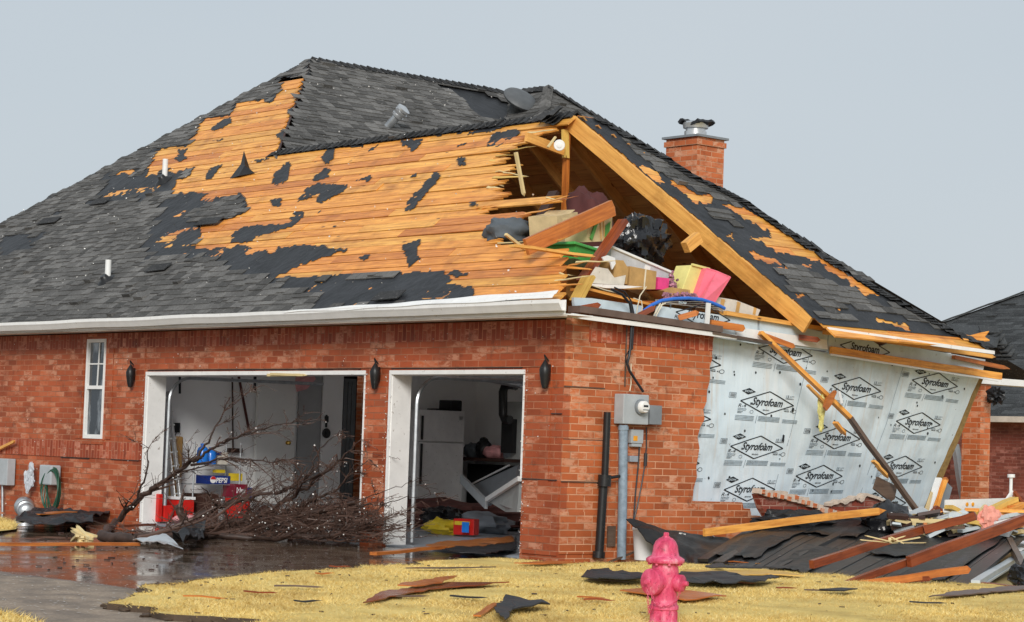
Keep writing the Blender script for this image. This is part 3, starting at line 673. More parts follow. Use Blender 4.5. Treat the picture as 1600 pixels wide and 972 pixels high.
# deck boards on A
deck = MB()
sP1 = (P1.y-A0.y)/cA
rows = int(sP1/BW)
for i in range(rows):
    s0 = i*BW+.008; s1 = (i+1)*BW-.010; sm = (s0+s1)/2; y = A0.y+sm*cA
    xl = P1.x-(P1.y-y)+.15
    xr = (E_.x+(E_.y-y)*(A0.x+.42-E_.x)/(E_.y-A0.y)) if y <= E_.y else P1.x+(P1.y-y)/KF-.05
    broken = False
    if y <= E_.y+.05:
        x = xr; 
        while x > xl:
            q = proj(A(x, sm))
            if q[0] <= xbreak(q[1]): break
            x -= .04
        broken = x < xr-.05; xe = x
    else: xe = xr
    # cut into boards
    x = xl; 
    cuts = [xl]
    while cuts[-1] < xe-1.2: cuts.append(min(xe, cuts[-1]+rnd.choice((1.6, 2.4, 3.2, 3.6, 4.0))))
    if cuts[-1] < xe: cuts[-1] = xe
    for a, c in zip(cuts, cuts[1:]):
        last = c >= xe-1e-6 and broken
        w_ = rnd.uniform(-.003, .004); o = rnd.random()*40; T = .019
        up = [nA*(T+w_+rnd.uniform(0,.006)), nA*(T+w_+rnd.uniform(0,.006))]
        aa, cc_ = a+.002, c-.002
        if not last:
            vs = [A(aa,s0), A(cc_,s0), A(cc_,s1), A(aa,s1)]; vs += [A(aa,s0)+up[0], A(cc_,s0)+up[1], A(cc_,s1)+up[1], A(aa,s1)+up[0]]
            uv = [(o+aa,0),(o+cc_,0),(o+cc_,.18),(o+aa,.18)]*2
            deck.hexa(vs, uv)
        else:
            # splintered end: teeth of different length
            n = rnd.randint(3, 5); ss = [s0]+sorted(s0+(s1-s0)*rnd.random() for _ in range(n-1))+[s1]
            tipx = [cc_-rnd.choice((.02,.08,.2,.35,.0))*rnd.random() for _ in range(n)]
            outl = []
            for k in range(n):
                vb = cc_-rnd.uniform(.15,.4); outl += [(vb, ss[k]), (tipx[k], (ss[k]+ss[k+1])/2*rnd.uniform(.999,1.001))]
            outl.append((cc_-rnd.uniform(.1,.4), s1)); outl = [(aa, s0)]+outl+[(aa, s1)]
            sag = rnd.uniform(-.03,.02)
            def q_(x_, s_, t_): return A(x_, s_)+nA*(t_+ (sag*max(0, (x_-(cc_-.8)))/.8))
            m_ = len(outl); vs = [q_(x_, s_, 0) for x_, s_ in outl]+[q_(x_, s_, T+w_) for x_, s_ in outl]; uv = [(o+x_, s_-s0) for x_, s_ in outl]*2
            deck._faces(vs, [tuple(range(m_-1,-1,-1)), tuple(range(m_, 2*m_))]+[(k,(k+1)%m_,m_+(k+1)%m_,m_+k) for k in range(m_)], uv)
deck.build('roof_deck', 'deck_wood', house)
# long splinters still hanging on the broken board ends
for k in range(30):
    py = rnd.uniform(205, 460); pxb = xbreak(py)+rnd.uniform(-25, 2); x, s = A_hit(pxb, py); L = rnd.uniform(.15, .55); a = A(x-.1, s)+nA*.02
    d = V(1, rnd.gauss(0,.10), rnd.gauss(-.04,.12)).normalized(); mb = MB(); mb.beam(a, a+d*L, rnd.uniform(.015,.05), .012, nA, seg=3, wob=.008, taper=.5, jag=rnd.uniform(.05,.2)); mb.build('splintered_board', rnd.choice(('deck_wood','yellow_wood','splinter','wet_wood')), house)

# felt underlay on A
def felt_cells(fn, nrm, proj_ok, u0, u1, s0, s1, cell, off):
    mb = MB(); nu = int((u1-u0)/cell); ns = int((s1-s0)/cell); idx = {}
    def vid(i, j):
        if (i, j) not in idx:
            u = u0+i*cell; s = s0+j*cell; h = off+.010*noise.fractal(Vector((u*2.2, s*2.2, off*9)), 1, 2, 3)+.006*noise.noise(Vector((u*14, s*14, 2)))
            mb.v.append(tuple(fn(u, s)+nrm*h)); idx[(i, j)] = len(mb.v)-1
        return idx[(i, j)]
    for i in range(nu):
        for j in range(ns):
            if proj_ok(u0+(i+.5)*cell, s0+(j+.5)*cell):
                mb.f.append((vid(i,j), vid(i+1,j), vid(i+1,j+1), vid(i,j+1))); mb.uv.append(None)
    return mb
def okA(x, s):
    if not inA(x, s): return False
    p = proj(A(x, s)); 
    if p[0] < -40: return False
    q = noisy(*p, 5, .12)
    if A0.y+s*cA < E_.y+.02 and q[0] > xbreak(p[1])-4: return False
    if any_in(noisy(*p, 2.5, .3), FELT_A): return True
    return not any_in(q, WOOD_A)
felt_cells(A, nA, okA, -18.9, .6, 0, sP1, .033, .031).build('roof_felt', 'felt', house, True)
# shingles
def shingle_field(mb, fn, nrm, u0, u1, s0, s1, ok, e=.135, w_=(.12, .27), lift=.013, base=.035):
    nr = int((s1-s0)/e)
    for i in range(nr):
        sb = s0+i*e; u = u0+rnd.random()*.3; cur = rnd.uniform(-.0, .012)
        while u < u1:
            wd = rnd.uniform(*w_); um = u+wd/2
            if ok(um, sb+e*.4):
                l = lift*rnd.uniform(.6, 1.3); drop = rnd.choice((0, 0, .045))*1.0; loose = rnd.random() < .018
                b0 = sb-.012-rnd.uniform(0,.006)+drop; t0 = sb+e+.004
                if loose: l += rnd.uniform(.01,.05)
                a = fn(u+.002, b0)+nrm*(base+l); c = fn(u+wd-.002, b0)+nrm*(base+l); d = fn(u+wd-.002, t0)+nrm*(base+.002); f = fn(u+.002, t0)+nrm*(base+.002)
                a2 = fn(u+.002, b0)+nrm*(base-.004); c2 = fn(u+wd-.002, b0)+nrm*(base-.004)
                mb._faces([a, c, d, f, a2, c2], [(0,1,2,3), (4,5,1,0), (0,3,4), (1,5,2)])
                if drop:
                    a = fn(u, sb-.01)+nrm*(base+.004); c = fn(u+wd, sb-.01)+nrm*(base+.004); mb.face([a, c, fn(u+wd, t0)+nrm*(base-.002), fn(u, t0)+nrm*(base-.002)])
            u += wd
def shA(x, s):
    if not inA(x, s): return False
    p = proj(A(x, s))
    if p[0] < -40: return False
    q = noisy(*p, 9, .06)
    if any_in(q, SH_A): return True
    if any_in(p, WOOD_A) and p[1] > 121: return False
    if any_in(q, BARE_A): return False
    if p[0] > 640: return False
    return True
mb = MB(); shingle_field(mb, A, nA, -19, .6, 0, sP1, shA)
# strip of shingles on the left hip edge that still hangs on
mb.build('roof_shingles', 'shingle', house)

# ---- B plane: shingles on the main block, facing +X
BARE_B = [Z2((850,225),(930,240),(1100,272),(1235,345),(1260,395),(1100,392),(1020,335),(930,262)), Z2((1430,270),(1519,300),(1519,340),(1450,310))]
YW = 10.35
def inB(y, s):
    if y < P1.y-s*cB*KF: return False     # hip to A side
    z = P1.z-s*sB
    # below the garage back slope it would be hidden / buried
    zD = ZR-PA*(y-E_.y) if y > E_.y else -9
    return z > zD-.2 and y < YW and s < 4.9
mb = MB()
mb.face([Bp(P1.y, 0), Bp(10.35, 0), Bp(10.35, 3.6), Bp(8.2, 4.9), Bp(E_.y+.1, (_fx-P1.x)/cB)][::-1])
mb.build('roof_deck', 'felt', house)
# rear cross wing whose hip end rises behind
YW = 10.35
P3 = V(-12.0, YW, P1.z)
def shB(y, s):
    if not inB(y, s): return False
    p = proj(Bp(y, s)); return not pip(noisy(*p, 5, .08), BARE_B[0])
SB = 5.0
def Bup(y, t_): return Bp(y, SB-t_)
mb = MB(); shingle_field(mb, Bup, nB, E_.y-.3, 17, SB-4.9, SB, lambda y, t_: shB(y, SB-t_)); mb.build('roof_shingles', 'shingle', house)
# cross wing: front face (-Y) and hip face (+X)
def Wf(x, s): return V(x, YW-4.2*1+s*cA, P1.z-4.2*PA+s*sA)
def Wh(y, s): return V(P3.x+4.2-s*cA, y, P3.z-4.2*PA+s*sA)
mb = MB()
mb.face([V(-13.4, YW, P1.z-.02), V(-13.4+4, YW-4, P1.z-.02-3.2), V(P3.x+4, YW-4, P3.z-3.22), V(P3.x, YW, P3.z-.02)][::1])
mb.face([V(P3.x, YW, P3.z-.02), V(P3.x+4, YW-4, P3.z-3.22), V(P3.x+4, YW+4, P3.z-3.22)])
mb.face([V(-13.4, YW, P1.z-.02), V(P3.x, YW, P3.z-.02), V(P3.x+4, YW+4, P3.z-3.22), V(-13.4, YW+4, P3.z-3.22)])
mb.build('roof_deck', 'felt', house)
S4 = 4.2/cA
mb = MB()
shingle_field(mb, Wf, V(0,-sA,cA), -13.4, P3.x+4.2, 0, S4, lambda x, s: (YW-(YW-4.2+s*cA)) < 4.1 and (x-(-13.35)) > (4.2-s*cA) and (x-P3.x) < (4.2-s*cA), base=.01)
shingle_field(mb, Wh, V(sA,0,cA), YW-4.2, YW+4.2, 0, S4, lambda y, s: abs(y-YW) < 4.2-s*cA, base=.01)
mb.build('roof_shingles', 'shingle', house)

# ---- plane C: the +X slope over the side wall
Z7 = lambda *p: cz(980, 140, 2.3145, p)
sil = [(895,176),(930,188),(965,208),(1000,232),(1035,250),(1080,280),(1130,303),(1165,322),(1200,347),(1240,375),(1300,415),(1350,445),(1400,475),(1450,503),(1480,520),(1548,548)]
kr0 = C_hit(898,182); kr1 = C_hit(1280,508)
silC = [C_hit(*p) for p in sil]
def ysil(s):
    best = None
    for (ya, sa_), (yb, sb_) in zip(silC, silC[1:]):
        lo, hi = min(sa_, sb_), max(sa_, sb_)
        if lo <= s <= hi and hi > lo:
            v = ya+(yb-ya)*(s-sa_)/(sb_-sa_); best = v if best is None else max(best, v)
    return best if best is not None else (silC[0][0] if s > silC[0][1] else silC[-1][0])
def yrake(s): return kr1[0]+(kr0[0]-kr1[0])*(s-kr1[1])/(kr0[1]-kr1[1])
sCtop = kr0[1]
WOOD_C = [Z7((145,335),(200,355),(250,385),(300,400),(300,425),(260,410),(240,420),(200,385)), Z7((262,380),(305,390),(300,405),(275,395)),
 Z7((330,415),(420,435),(480,470),(600,545),(600,555),(690,600),(760,650),(830,700),(905,755),(830,740),(840,720),(795,715),(800,695),(705,655),(720,640),(690,625),(580,600),(530,590),(510,570),(440,545),(520,545),(515,520),(430,480),(380,450)),
 Z7((440,585),(530,630),(490,635),(455,615)), Z7((890,822),(905,835),(1010,855),(1020,885),(945,850),(890,845)), Z7((600,740),(625,745),(632,757),(610,750)), Z7((358,525),(375,530),(380,545),(365,540))]
SH_C = [Z7((-200,-10),(80,60),(180,270),(300,350),(400,390),(425,432),(330,412),(270,375),(150,330),(60,260),(-60,100)), Z7((290,440),(380,450),(420,490),(350,480),(300,468)),
 Z7((530,655),(600,640),(700,680),(780,720),(840,760),(950,790),(1030,800),(1090,850),(1000,830),(880,810),(700,790),(560,720)), Z7((1040,820),(1120,850),(1200,900),(1100,870)), Z7((640,800),(880,830),(760,845),(660,825))]
_ea, _eb = C_hit(1285,511), C_hit(1548,549)
def smin(y): return _ea[1]+(_eb[1]-_ea[1])*(y-_ea[0])/(_eb[0]-_ea[0])
dk = MB(); i = 0; S00 = min(_ea[1], _eb[1])
while S00+i*BW < sCtop:
    i_ = i; i = i+S00/BW
    s0 = i*BW+.004; s1 = min((i+1)*BW-.004, sCtop); sm = (s0+s1)/2; ya = yrake(sm)+.03; yb = ysil(sm)-.02
    y = ya
    while y < yb-.05:
        L = min(yb-y, rnd.choice((1.2, 1.8, 2.4))); a, c = y+.002, y+L-.002; o = rnd.random()*40; T = .02+rnd.uniform(0,.006)
        vs = [Cp(a,s0), Cp(c,s0), Cp(c,s1), Cp(a,s1)]; vs += [v+nC*T for v in vs]; vs = [vs[1],vs[0],vs[3],vs[2],vs[5],vs[4],vs[7],vs[6]]
        dk.hexa(vs, [(o+c,0),(o+a,0),(o+a,.18),(o+c,.18)]*2); y += L
    i = i_+1
dk.build('roof_deck', 'deck_wood', house)
def inC(y, s, m_=0): return smin(y)-.03 <= s < sCtop and yrake(s)-m_ < y < ysil(s)+m_
def okC(y, s):
    p = proj(Cp(y, s)); q = noisy(*p, 5, .12)
    if not inC(y, s, .04*noise.noise(Vector((y*5, s*5, 0)))): return False
    return not any_in(q, WOOD_C)
felt_cells(Cp, nC, okC, 2.2, 9.0, 0, sCtop, .033, .031).build('roof_felt', 'felt', house, True)
mb = MB(); shingle_field(mb, Cp, nC, 2.2, 9, .02, sCtop+.1, lambda y, s: inC(y, s, .10) and any_in(noisy(*proj(Cp(y, s)), 8, .07), SH_C), w_=(.14,.30))
mb.build('roof_shingles', 'shingle', house)
# curled strip along the far hip edge
mb = MB()
for (ya, sa_), (yb, sb_) in zip(silC[1:], silC[2:]):
    n = max(1, int(abs(yb-ya)/.06+abs(sb_-sa_)/.14))
    for k in range(n):
        f = k/n; y = ya+(yb-ya)*f; s = sa_+(sb_-sa_)*f
        if rnd.random() < .25: continue
        a = Cp(y-.12, s-.06)+nC*.055; b_ = Cp(y+.03, s-.10)+nC*(.08+rnd.uniform(-.015,.02)); c = Cp(y+.06, s+.08)+nC*.05; d = Cp(y-.1, s+.1)+nC*.045; e = b_+V(.02,.10,-.10); f2 = c+V(0,.12,-.1)
        mb._faces([a,b_,c,d,e,f2], [(0,1,2,3),(1,4,5,2)])
mb.build('ridge_cap', 'shingle_dark', house)

# ---- hidden back slopes (their undersides show in the attic)
YE = E_.y; YF = YE+ (ZR-2.8)/PA
back = MB(); i = 0
while i*BW < (YF-YE)/cA:
    s0 = i*BW; s1 = (i+1)*BW-.006; x0 = -15.5; 
    f = lambda x, s: V(x, YE+s*cA, ZR-.035-s*sA)
    xe = E_.x+min(s1*cA*1.0, 3.3)+.02; x = x0
    while x < xe-.3:
        L = min(xe-x, rnd.choice((2.4, 3.0, 3.6))); o = rnd.random()*40; T = V(0, sA*.02, cA*.02)
        vs = [f(x,s0), f(x+L-.003,s0), f(x+L-.003,s1), f(x,s1)]; vs = [v for v in vs]; vs += [v+T for v in vs]
        back.hexa([vs[3],vs[2],vs[1],vs[0],vs[7],vs[6],vs[5],vs[4]], [(o+x,0),(o+x+L,0),(o+x+L,.18),(o+x,.18)]*2); x += L
    i += 1
back.build('roof_deck', 'attic_wood', house)
mb = MB(); dn = V(0, sA, cA)
mb.face([V(-15.5,YE,ZR+.02), V(E_.x,YE,ZR+.02), V(E_.x+3.2,E_.y+3.2,ZR-3.2*PA+.02), V(-15.5,E_.y+3.2,ZR-3.2*PA+.02)][::-1])
mb.face([V(P1.x,P1.y,P1.z), V(P1.x,YW,P1.z), V(P1.x-6.4,YW+6.4,2.7), V(P1.x-6.4,P1.y-6.4,2.7)][::-1])
mb.face([V(P1.x,YW,P1.z), V(P3.x,YW,P3.z), V(P3.x+6.4,YW+6.4,2.7), V(P1.x-6.4,YW+6.4,2.7)])
mb.build('back_roof', 'shingle_dark', house)
# added closure that keeps light out of the attic's west end; attic floor
mb = MB(); mb.face([V(-11.5, -.3, 2.7), V(-11.5, 7, 2.7), V(-11.5, YE, ZR-.06)]); mb.build('attic_light_stop', 'attic_wood', house)
for q in ((-11.5,-6.2),(-2.6,-.15)): mb = MB(); mb.box((q[0], -.3, 2.70), (q[1], YF-.2, 2.735)); mb.build('attic_floor', 'attic_wood', house)  # gap matches the ceiling's, opened so attic daylight falls through
# rear and far brick walls below the roof (hidden side of the house)
mb = MB(); mb.box((-20, 16, 0), (-6.6, 16.1, 2.7)); mb.box((-20, 0.1, 0), (-19.9, 16, 2.7)); mb.box((-7.0, 7.3, 0), (-6.9, 16, 2.7)); mb.box((-6.9, 7.15, 0), (-1.4, 7.25, 2.7)); mb.build('rear_wall', 'brick', house)

# ---- rafters
def rafterD(x, top=0, L=None):
    mb = MB(); a = V(x, YE+.05, ZR-.14); b_ = V(x, YF-.1, ZR-.14-(YF-.15-YE)*PA); mb.beam(a, b_, .045, .19, (0, 0, 1)); return mb.build('rafter', 'attic_wood', house)
for x in (-8.4,-7.6,-6.8,-6.0,-5.2,-4.4,-3.6): rafterD(x)
for k, (x, y2) in enumerate(((-2.9, 3.95), (-2.2, 4.65), (-1.5, 5.35), (-.8, 6.05))):     # jack rafters to the far hip
    mb = MB(); z2 = ZR-.16-(y2-YE)*PA; mb.beam(V(x, y2+.0, z2), V(x, YF-.15, ZR-.16-(YF-.15-YE)*PA), .045, .17, (0,0,1)); mb.build('rafter', 'attic_wood', house)
for k, x in enumerate((-9.2,-8,-6.8,-5.6,-4.4)):       # front slope rafters seen through the hole
    mb = MB(); mb.beam(A(x, .1)-nA*.10, A(x, sE-.1)-nA*.10, .045, .18, nA); mb.build('rafter', 'attic_wood', house)
mb = MB(); a = Cp(kr0[0]-.03, kr0[1]-.02)-nC*.09; b_ = Cp(kr1[0]-.03, kr1[1]+.12)-nC*.09; mb.beam(a, b_, .05, .22, nC, seg=6, wob=.004); mb.build('rafter', 'frame_wood', house)
for f in (.22,.42,.62,.8):   # jack rafters behind, foot on the side wall plate
    s = kr1[1]+(kr0[1]-kr1[1])*(1-f); y = yrake(s*.5)+.55+f*1.2
    s2 = max(.3, kr0[1]*(1-f)*.95)
    mb = MB(); mb.beam(Cp(y, s2)-nC*.09, Cp(y, .25)-nC*.09, .045, .17, nC); mb.build('rafter', 'attic_wood', house)
# short offcuts that poke out of the eave and one loose block under the rafters
blk = onx(1082, 377, -1.0)
mb = MB(); mb.beam(blk-V(0,.12,.09), blk+V(0,.10,.06), .10, .14); mb.build('rafter_block', 'frame_wood', house)
# hip-end post, collar tie, ridge board, light
a = ony(886, 198, E_.y-.05); b_ = ony(893, 330, E_.y-.05)
mb = MB(); mb.beam(a+V(0,0,.1), V(a.x+.02, a.y, 2.74), .05, .09, (1,0,0)); mb.build('post', 'wet_wood', house)
mb = MB(); q0 = ony(883, 203, E_.y-.11); q1 = ony(884, 247, E_.y-.11); mb.beam(q0, q1, .10, .04, (1,0,0)); mb.build('post_splice', 'yellow_wood', house)
mb = MB(); mb.beam(V(E_.x-7, E_.y, ZR-.12), V(E_.x+.02, E_.y, ZR-.12), .04, .2); mb.build('ridge_board', 'frame_wood', house)
mb = MB(); mb.beam(ony(822, 214, E_.y-.9), ony(880, 236, E_.y-.2), .05, .12); mb.build('collar_beam', 'frame_wood', house)
# drip edges, fascia and gutters
def gutter(x0, x1, y0, ztop, h=.13, d=.11, dz=0.0):
    mb = MB(); n = 40; prof = [(0, 0), (-.0, -h), (-d*.55, -h), (-d*.85, -h*.55), (-d, -h*.35), (-d, 0), (-d+.012, 0), (-d+.012, -h*.3), (-d*.8, -h*.5), (-d*.5, -h+.01), (-.01, -h+.01)]
    vs = []; m_ = len(prof)
    for k in range(n+1):
        x = x0+(x1-x0)*k/n; wz = .012*noise.noise(Vector((x*.8, 0, 4)))+dz*k/n; wy = .012*noise.noise(Vector((x*.9, 3, 4)))
        for a_, b2 in prof: vs.append(V(x, y0+a_+wy, ztop+b2+wz))
    fs = [(k*m_+q, k*m_+(q+1)%m_, (k+1)*m_+(q+1)%m_, (k+1)*m_+q) for k in range(n) for q in range(m_)]
    fs += [tuple(range(m_)), tuple(range(n*m_+m_-1, n*m_-1, -1))]; mb._faces(vs, fs); return mb
gutter(-20, .50, -.46, 2.80, h=.12, dz=.035).build('gutter', 'white_trim', house)
mb = MB(); mb.box((-20, -.45, 2.675), (.46, -.425, 2.80)); mb.box((-20, -.424, 2.675), (.42, .02, 2.69)); mb.build('fascia', 'white_trim', house)
mb = MB(); mb.box((-20, -.452, 2.655), (.46, -.40, 2.674)); mb.build('drip_edge', 'beige_trim', house)
mb = MB()   # torn drip flashing lying on the roof edge
mb.grid(lambda u, v: V(-4.6+5.0*u, -.58+v*.09, 2.80+.05*u+v*(.03+.06*u)+.02*noise.noise(Vector((u*6, v*2, 0)))), 40, 3, th=.004); mb.build('roof_flashing', 'white_trim', house)
# side eave: frieze with white edge, foam band above, top plate
def sbeam(name, mat, p0, p1, h, x=0.03, th=.05, jag=0, seg=1, wob=0):
    mb = MB(); a = onx(*p0, x); b_ = onx(*p1, x); mb.beam(a, b_, th, h, (0,0,1), seg=seg, wob=wob, jag=jag); return mb.build(name, mat, house)
sbeam('frieze_board', 'soffit_brown', (897,483), (1120,515), .075, .10, .2, seg=8, wob=.004)
sbeam('frieze_trim', 'white_trim', (893,493), (1150,527), .05, .16, .03, seg=8, wob=.003)
sbeam('frieze_board', 'grey_wood', (1108,520), (1200,536), .03, .12, .14)
def sband(name, mat, pts, x, th=.04, nm=(1,0,0)):
    mb = MB(); mb.slab([onx(a, c, x) for a, c in pts][::-1], nm, th); return mb.build(name, mat, house)
FB = -.06
sband('foam_band', 'foam_band', [(893,465),(920,466),(1000,478),(1003,505),(950,500),(895,492)], FB)
fb2 = sband('foam_band', 'foam_band', [(1025,478),(1120,492),(1180,500),(1180,538),(1100,525),(1020,508)], FB)
sband('foam_band', 'foam_band', [(1183,500),(1230,508),(1290,520),(1288,548),(1184,538)], FB)
fb4 = sband('foam_band', 'foam_band', [(1291,522),(1360,533),(1372,541),(1385,536),(1536,562),(1530,590),(1290,550)], FB)
sband('torn_house_wrap', 'white_trim', [(1148,511),(1200,518),(1290,531),(1292,546),(1240,539),(1170,528),(1150,525)], -.005, .02)
sbeam('top_plate', 'frame_wood', (1288,519), (1548,557), .05, .12, .06, seg=6, wob=.004, jag=.1)
mb = MB(); mb.beam(Cp(*C_hit(1291,514))+V(.03,0,0), Cp(*C_hit(1550,551))+V(.03,0,0), .03, .045, (0,0,1), seg=8, wob=.005); mb.build('drip_edge', 'white_trim', house)
sbeam('top_plate', 'wet_wood', (1490,558), (1566,574), .05, .02, .06, jag=.2)
sbeam('top_plate', 'frame_wood', (1130,489), (1290,515), .05, -.02, .12)
sbeam('ledger_board', 'deck_wood', (1298,547), (1564,588), .09, .03, .04, seg=8, wob=.004)
sbeam('ledger_board', 'white_trim', (1298,554), (1560,595), .022, .05, .02, seg=8, wob=.003)
for (a, c, z, mt) in (((895,484),(934,477),.07,'red_wood'), ((990,497),(1020,482),.07,'red_wood'), ((1060,497),(1088,489),.075,'wet_wood'), ((1110,505),(1160,513),.09,'wet_wood'), ((1195,525),(1238,541),.07,'wet_wood'), ((1248,527),(1277,531),.075,'red_wood')):
    mb = MB(); p = onx(*a, .02); q = onx(*c, .16); mb.beam(p, q, .05, z*.9, (0,0,1), jag=.04); mb.build('rafter_tail', mt, house)
# ---- foam sheathing, racked and kicked in at its foot
T0 = onx(1098, 520, -.13); B0 = onx(1035, 800, -.13); B0 = T0+(B0-T0)*1.22
T1 = onx(1531, 589, -.13); B1 = onx(1440, 800, -.85); B1 = T1+(B1-T1)*1.14
def FS(u, v, off=0.0):
    p = T0.lerp(T1, u).lerp(B0.lerp(B1, u), v); bul = .05*math.sin(math.pi*min(1, max(0, u)))*math.sin(math.pi*min(1, max(0, v)))+.022*noise.noise(Vector((u*7, v*4, 1)))+.008*noise.noise(Vector((u*25, v*14, 5)))
    return p+V(bul+off, 0, 0)
mb = MB(); mb.grid(lambda u, v: FS(u, v), 110, 50, th=-.03); foam = mb.build('foam_sheathing', 'foam', house, True)
# seams between boards, nails
mb = MB()
for u in (.36, .70):
    for k in range(14):
        if rnd.random() < .2: continue
        v0 = k/14; v1 = v0+.07; mb.face([FS(u, v0, .004), FS(u+.0015, v0, .004), FS(u+.0015, v1, .004), FS(u, v1, .004)])
mb.build('board_seam', 'ink_faint', foam)
mb = MB()
for k in range(70):
    u = rnd.choice((.06,.13,.20,.28,.355,.43,.5,.58,.66,.72,.8,.88,.96))+rnd.uniform(-.006,.006); v = rnd.random(); r_ = rnd.uniform(.009,.019)
    c = FS(u, v, .006); mb.face([c+V(0,math.cos(q)*r_,math.sin(q)*r_*1.1) for q in [i*math.pi/3 for i in range(6)]])
for u, v, L in ((.03,.02,.05),(.335,.44,.1),(.18,.93,.1),(.345,.3,.06)): c = FS(u, v, .006); mb.face([c, c+V(0,.03,-.01), c+V(0,.02,-L), c+V(0,-.02,-L*.8)])
mb.build('nail_heads', 'ink', foam)
# thick raw edge on the far side
mb = MB(); n = 12; vs = []
for k in range(n+1):
    v = k/n; p = FS(1.0, v, 0); wv = .05+.07*v+.01*noise.noise(Vector((v*9,0,0))); vs += [p, p+V(.02,wv*1.3,0), p+V(-.05,wv*1.3,0), p+V(-.05,0,0)]
mb._faces(vs, [(k*4+q, k*4+(q+1)%4, k*4+4+(q+1)%4, k*4+4+q) for k in range(n) for q in range(4)]); mb.build('wall_end_board', 'osb', house)

# ---- printing on the foam
LU = (T1-T0).length; LV = (B0-T0).length
def solve_fs(px, py):
    best = None
    for i in range(0, 41):
        for j in range(0, 41):
            q = proj(FS(i/40, j/40)); d = (q[0]-px)**2+(q[1]-py)**2
            if best is None or d < best[0]: best = (d, i/40, j/40)
    _d, u, v = best; st = 1/80
    for _ in range(12):
        for du in (-st, 0, st):
            for dv in (-st, 0, st):
                q = proj(FS(u+du, v+dv)); d = (q[0]-px)**2+(q[1]-py)**2
                if d < _d: _d, u, v = d, u+du, v+dv
        st *= .6
    return u, v
STY = text_faces('Styrofoam', bold=.022, shear=.25, size=1); DOWT = text_faces('DOW', bold=.03, size=1); BRA = text_faces('BRAND', bold=.02); R4 = text_faces('R-4', bold=.0, shear=.2)
YR = text_faces('15', bold=.03); YR2 = text_faces('YR. THERMAL\nLIMITED', bold=.01); WAR = text_faces('WARRANTY', bold=.03); VAL = text_faces('VALUE', bold=.04); V4 = text_faces('4.0', bold=.03)
RES = text_faces('RESIDENTIAL\nSHEATHING', bold=.02)
def logo(S, clip=None, parent=None, parts='all'):
    """S maps local metres (x right, y up) around the diamond centre to a point on the board"""
    S0 = S; S = (lambda x, y, o=0: S0(x*.93, y*.62, o)); clip0 = clip
    clip = (lambda x, y: clip0(x*.93, y*.62)) if clip0 else None
    mk = {'ink': MB(), 'ink_pale': MB(), 'ink_faint': MB()}
    def poly(key, pts):
        pts = [p for p in pts]
        if clip and not all(clip(*p) for p in pts): return
        mk[key].face([S(x, y) for x, y in pts])
    def line(key, p, q, w_):
        d = Vector((q[0]-p[0], q[1]-p[1])); L = d.length; d.normalize(); n_ = Vector((-d.y, d.x))*w_/2; k = max(1, int(L/.05))
        for i in range(k):
            a = Vector(p)+d*L*i/k; b_ = Vector(p)+d*L*(i+1)/k; poly(key, [(a+n_).to_tuple(), (a-n_).to_tuple(), (b_-n_).to_tuple(), (b_+n_).to_tuple()])
    def txt(key, T, cx, cy, w_, h_):
        P, F, W, H = T
        for f in F: poly(key, [(cx+P[k][0]*w_/W, cy+P[k][1]*h_/H) for k in f])
    a, h = .52, .235
    for p, q in (((-a,0),(0,h)), ((0,h),(a,0)), ((a,0),(0,-h)), ((0,-h),(-a,0))): line('ink', p, q, .02)
    txt('ink', STY, 0, -.005, .60, .205); txt('ink', BRA, .0, -.145, .13, .026)
    # black diamond with the maker's letters cut light
    c = (-.40, .20)
    D = [(-.13,0),(0,.065),(.13,0),(0,-.065)]
    if not clip or all(clip(c[0]+x, c[1]+y) for x, y in D): mk['ink'].face([S(c[0]+x, c[1]+y) for x, y in D])
    wh = MB(); P, F, W, H = DOWT
    for f in F:
        pts = [(c[0]+P[k][0]*.15/W, c[1]+P[k][1]*.045/H) for k in f]
        if not clip or all(clip(*p) for p in pts): wh.face([S(x, y, .0025) for x, y in pts])
    txt('ink', R4, -.47, -.09, .15, .07); txt('ink_pale', RES, -.46, -.165, .17, .05)
    line('ink_pale', (-.54,-.21), (-.44,-.21), .012); line('ink_pale', (-.54,-.235), (-.46,-.235), .012)
    for k in range(12):   # ring
        t0, t1 = k*math.pi/6, (k+1)*math.pi/6; line('ink_pale', (-.27+.032*math.cos(t0), -.2+.032*math.sin(t0)), (-.27+.032*math.cos(t1), -.2+.032*math.sin(t1)), .008)
    txt('ink_pale', YR, .36, .17, .055, .055); txt('ink_pale', YR2, .45, .17, .10, .045); txt('ink', WAR, .41, .125, .17, .022)
    txt('ink', VAL, .40, -.13, .10, .03); line('ink_pale', (.30,-.095), (.44,-.095), .012); txt('ink', V4, .50, -.13, .05, .035)
    for k in range(12):
        t0, t1 = k*math.pi/6, (k+1)*math.pi/6; line('ink', (.56+.04*math.cos(t0), -.125+.04*math.sin(t0)), (.56+.04*math.cos(t1), -.125+.04*math.sin(t1)), .008)
    for k in range(4):    # small print
        y = -.29-.028*k; line('ink_faint', (-.56,y), (-.20,y), .013); line('ink_faint', (-.12,y+.01), (.30,y+.01), .016); 
        if k < 3: line('ink_faint', (.36,y-.02), (.66,y-.02), .014)
    line('ink_pale', (-.15,-.26), (-.15,-.42), .008)
    # bar code block
    for k in range(6): line('ink', (-.72+.016*k, .06), (-.72+.016*k, .13), .008)
    for p, q in (((-.745,.045),(-.62,.045)), ((-.62,.045),(-.62,.145)), ((-.62,.145),(-.745,.145)), ((-.745,.145),(-.745,.045))): line('ink_pale', p, q, .008)
    base = None
    for key in ('ink', 'ink_pale', 'ink_faint'):
        if mk[key].f:
            if base is None: base = mk[key].build('printed_logo', key, parent)
            else: mk[key].build('printed_fine_print', key, parent)
    if wh.f: wh.build('printed_letters', 'foam_band', parent)
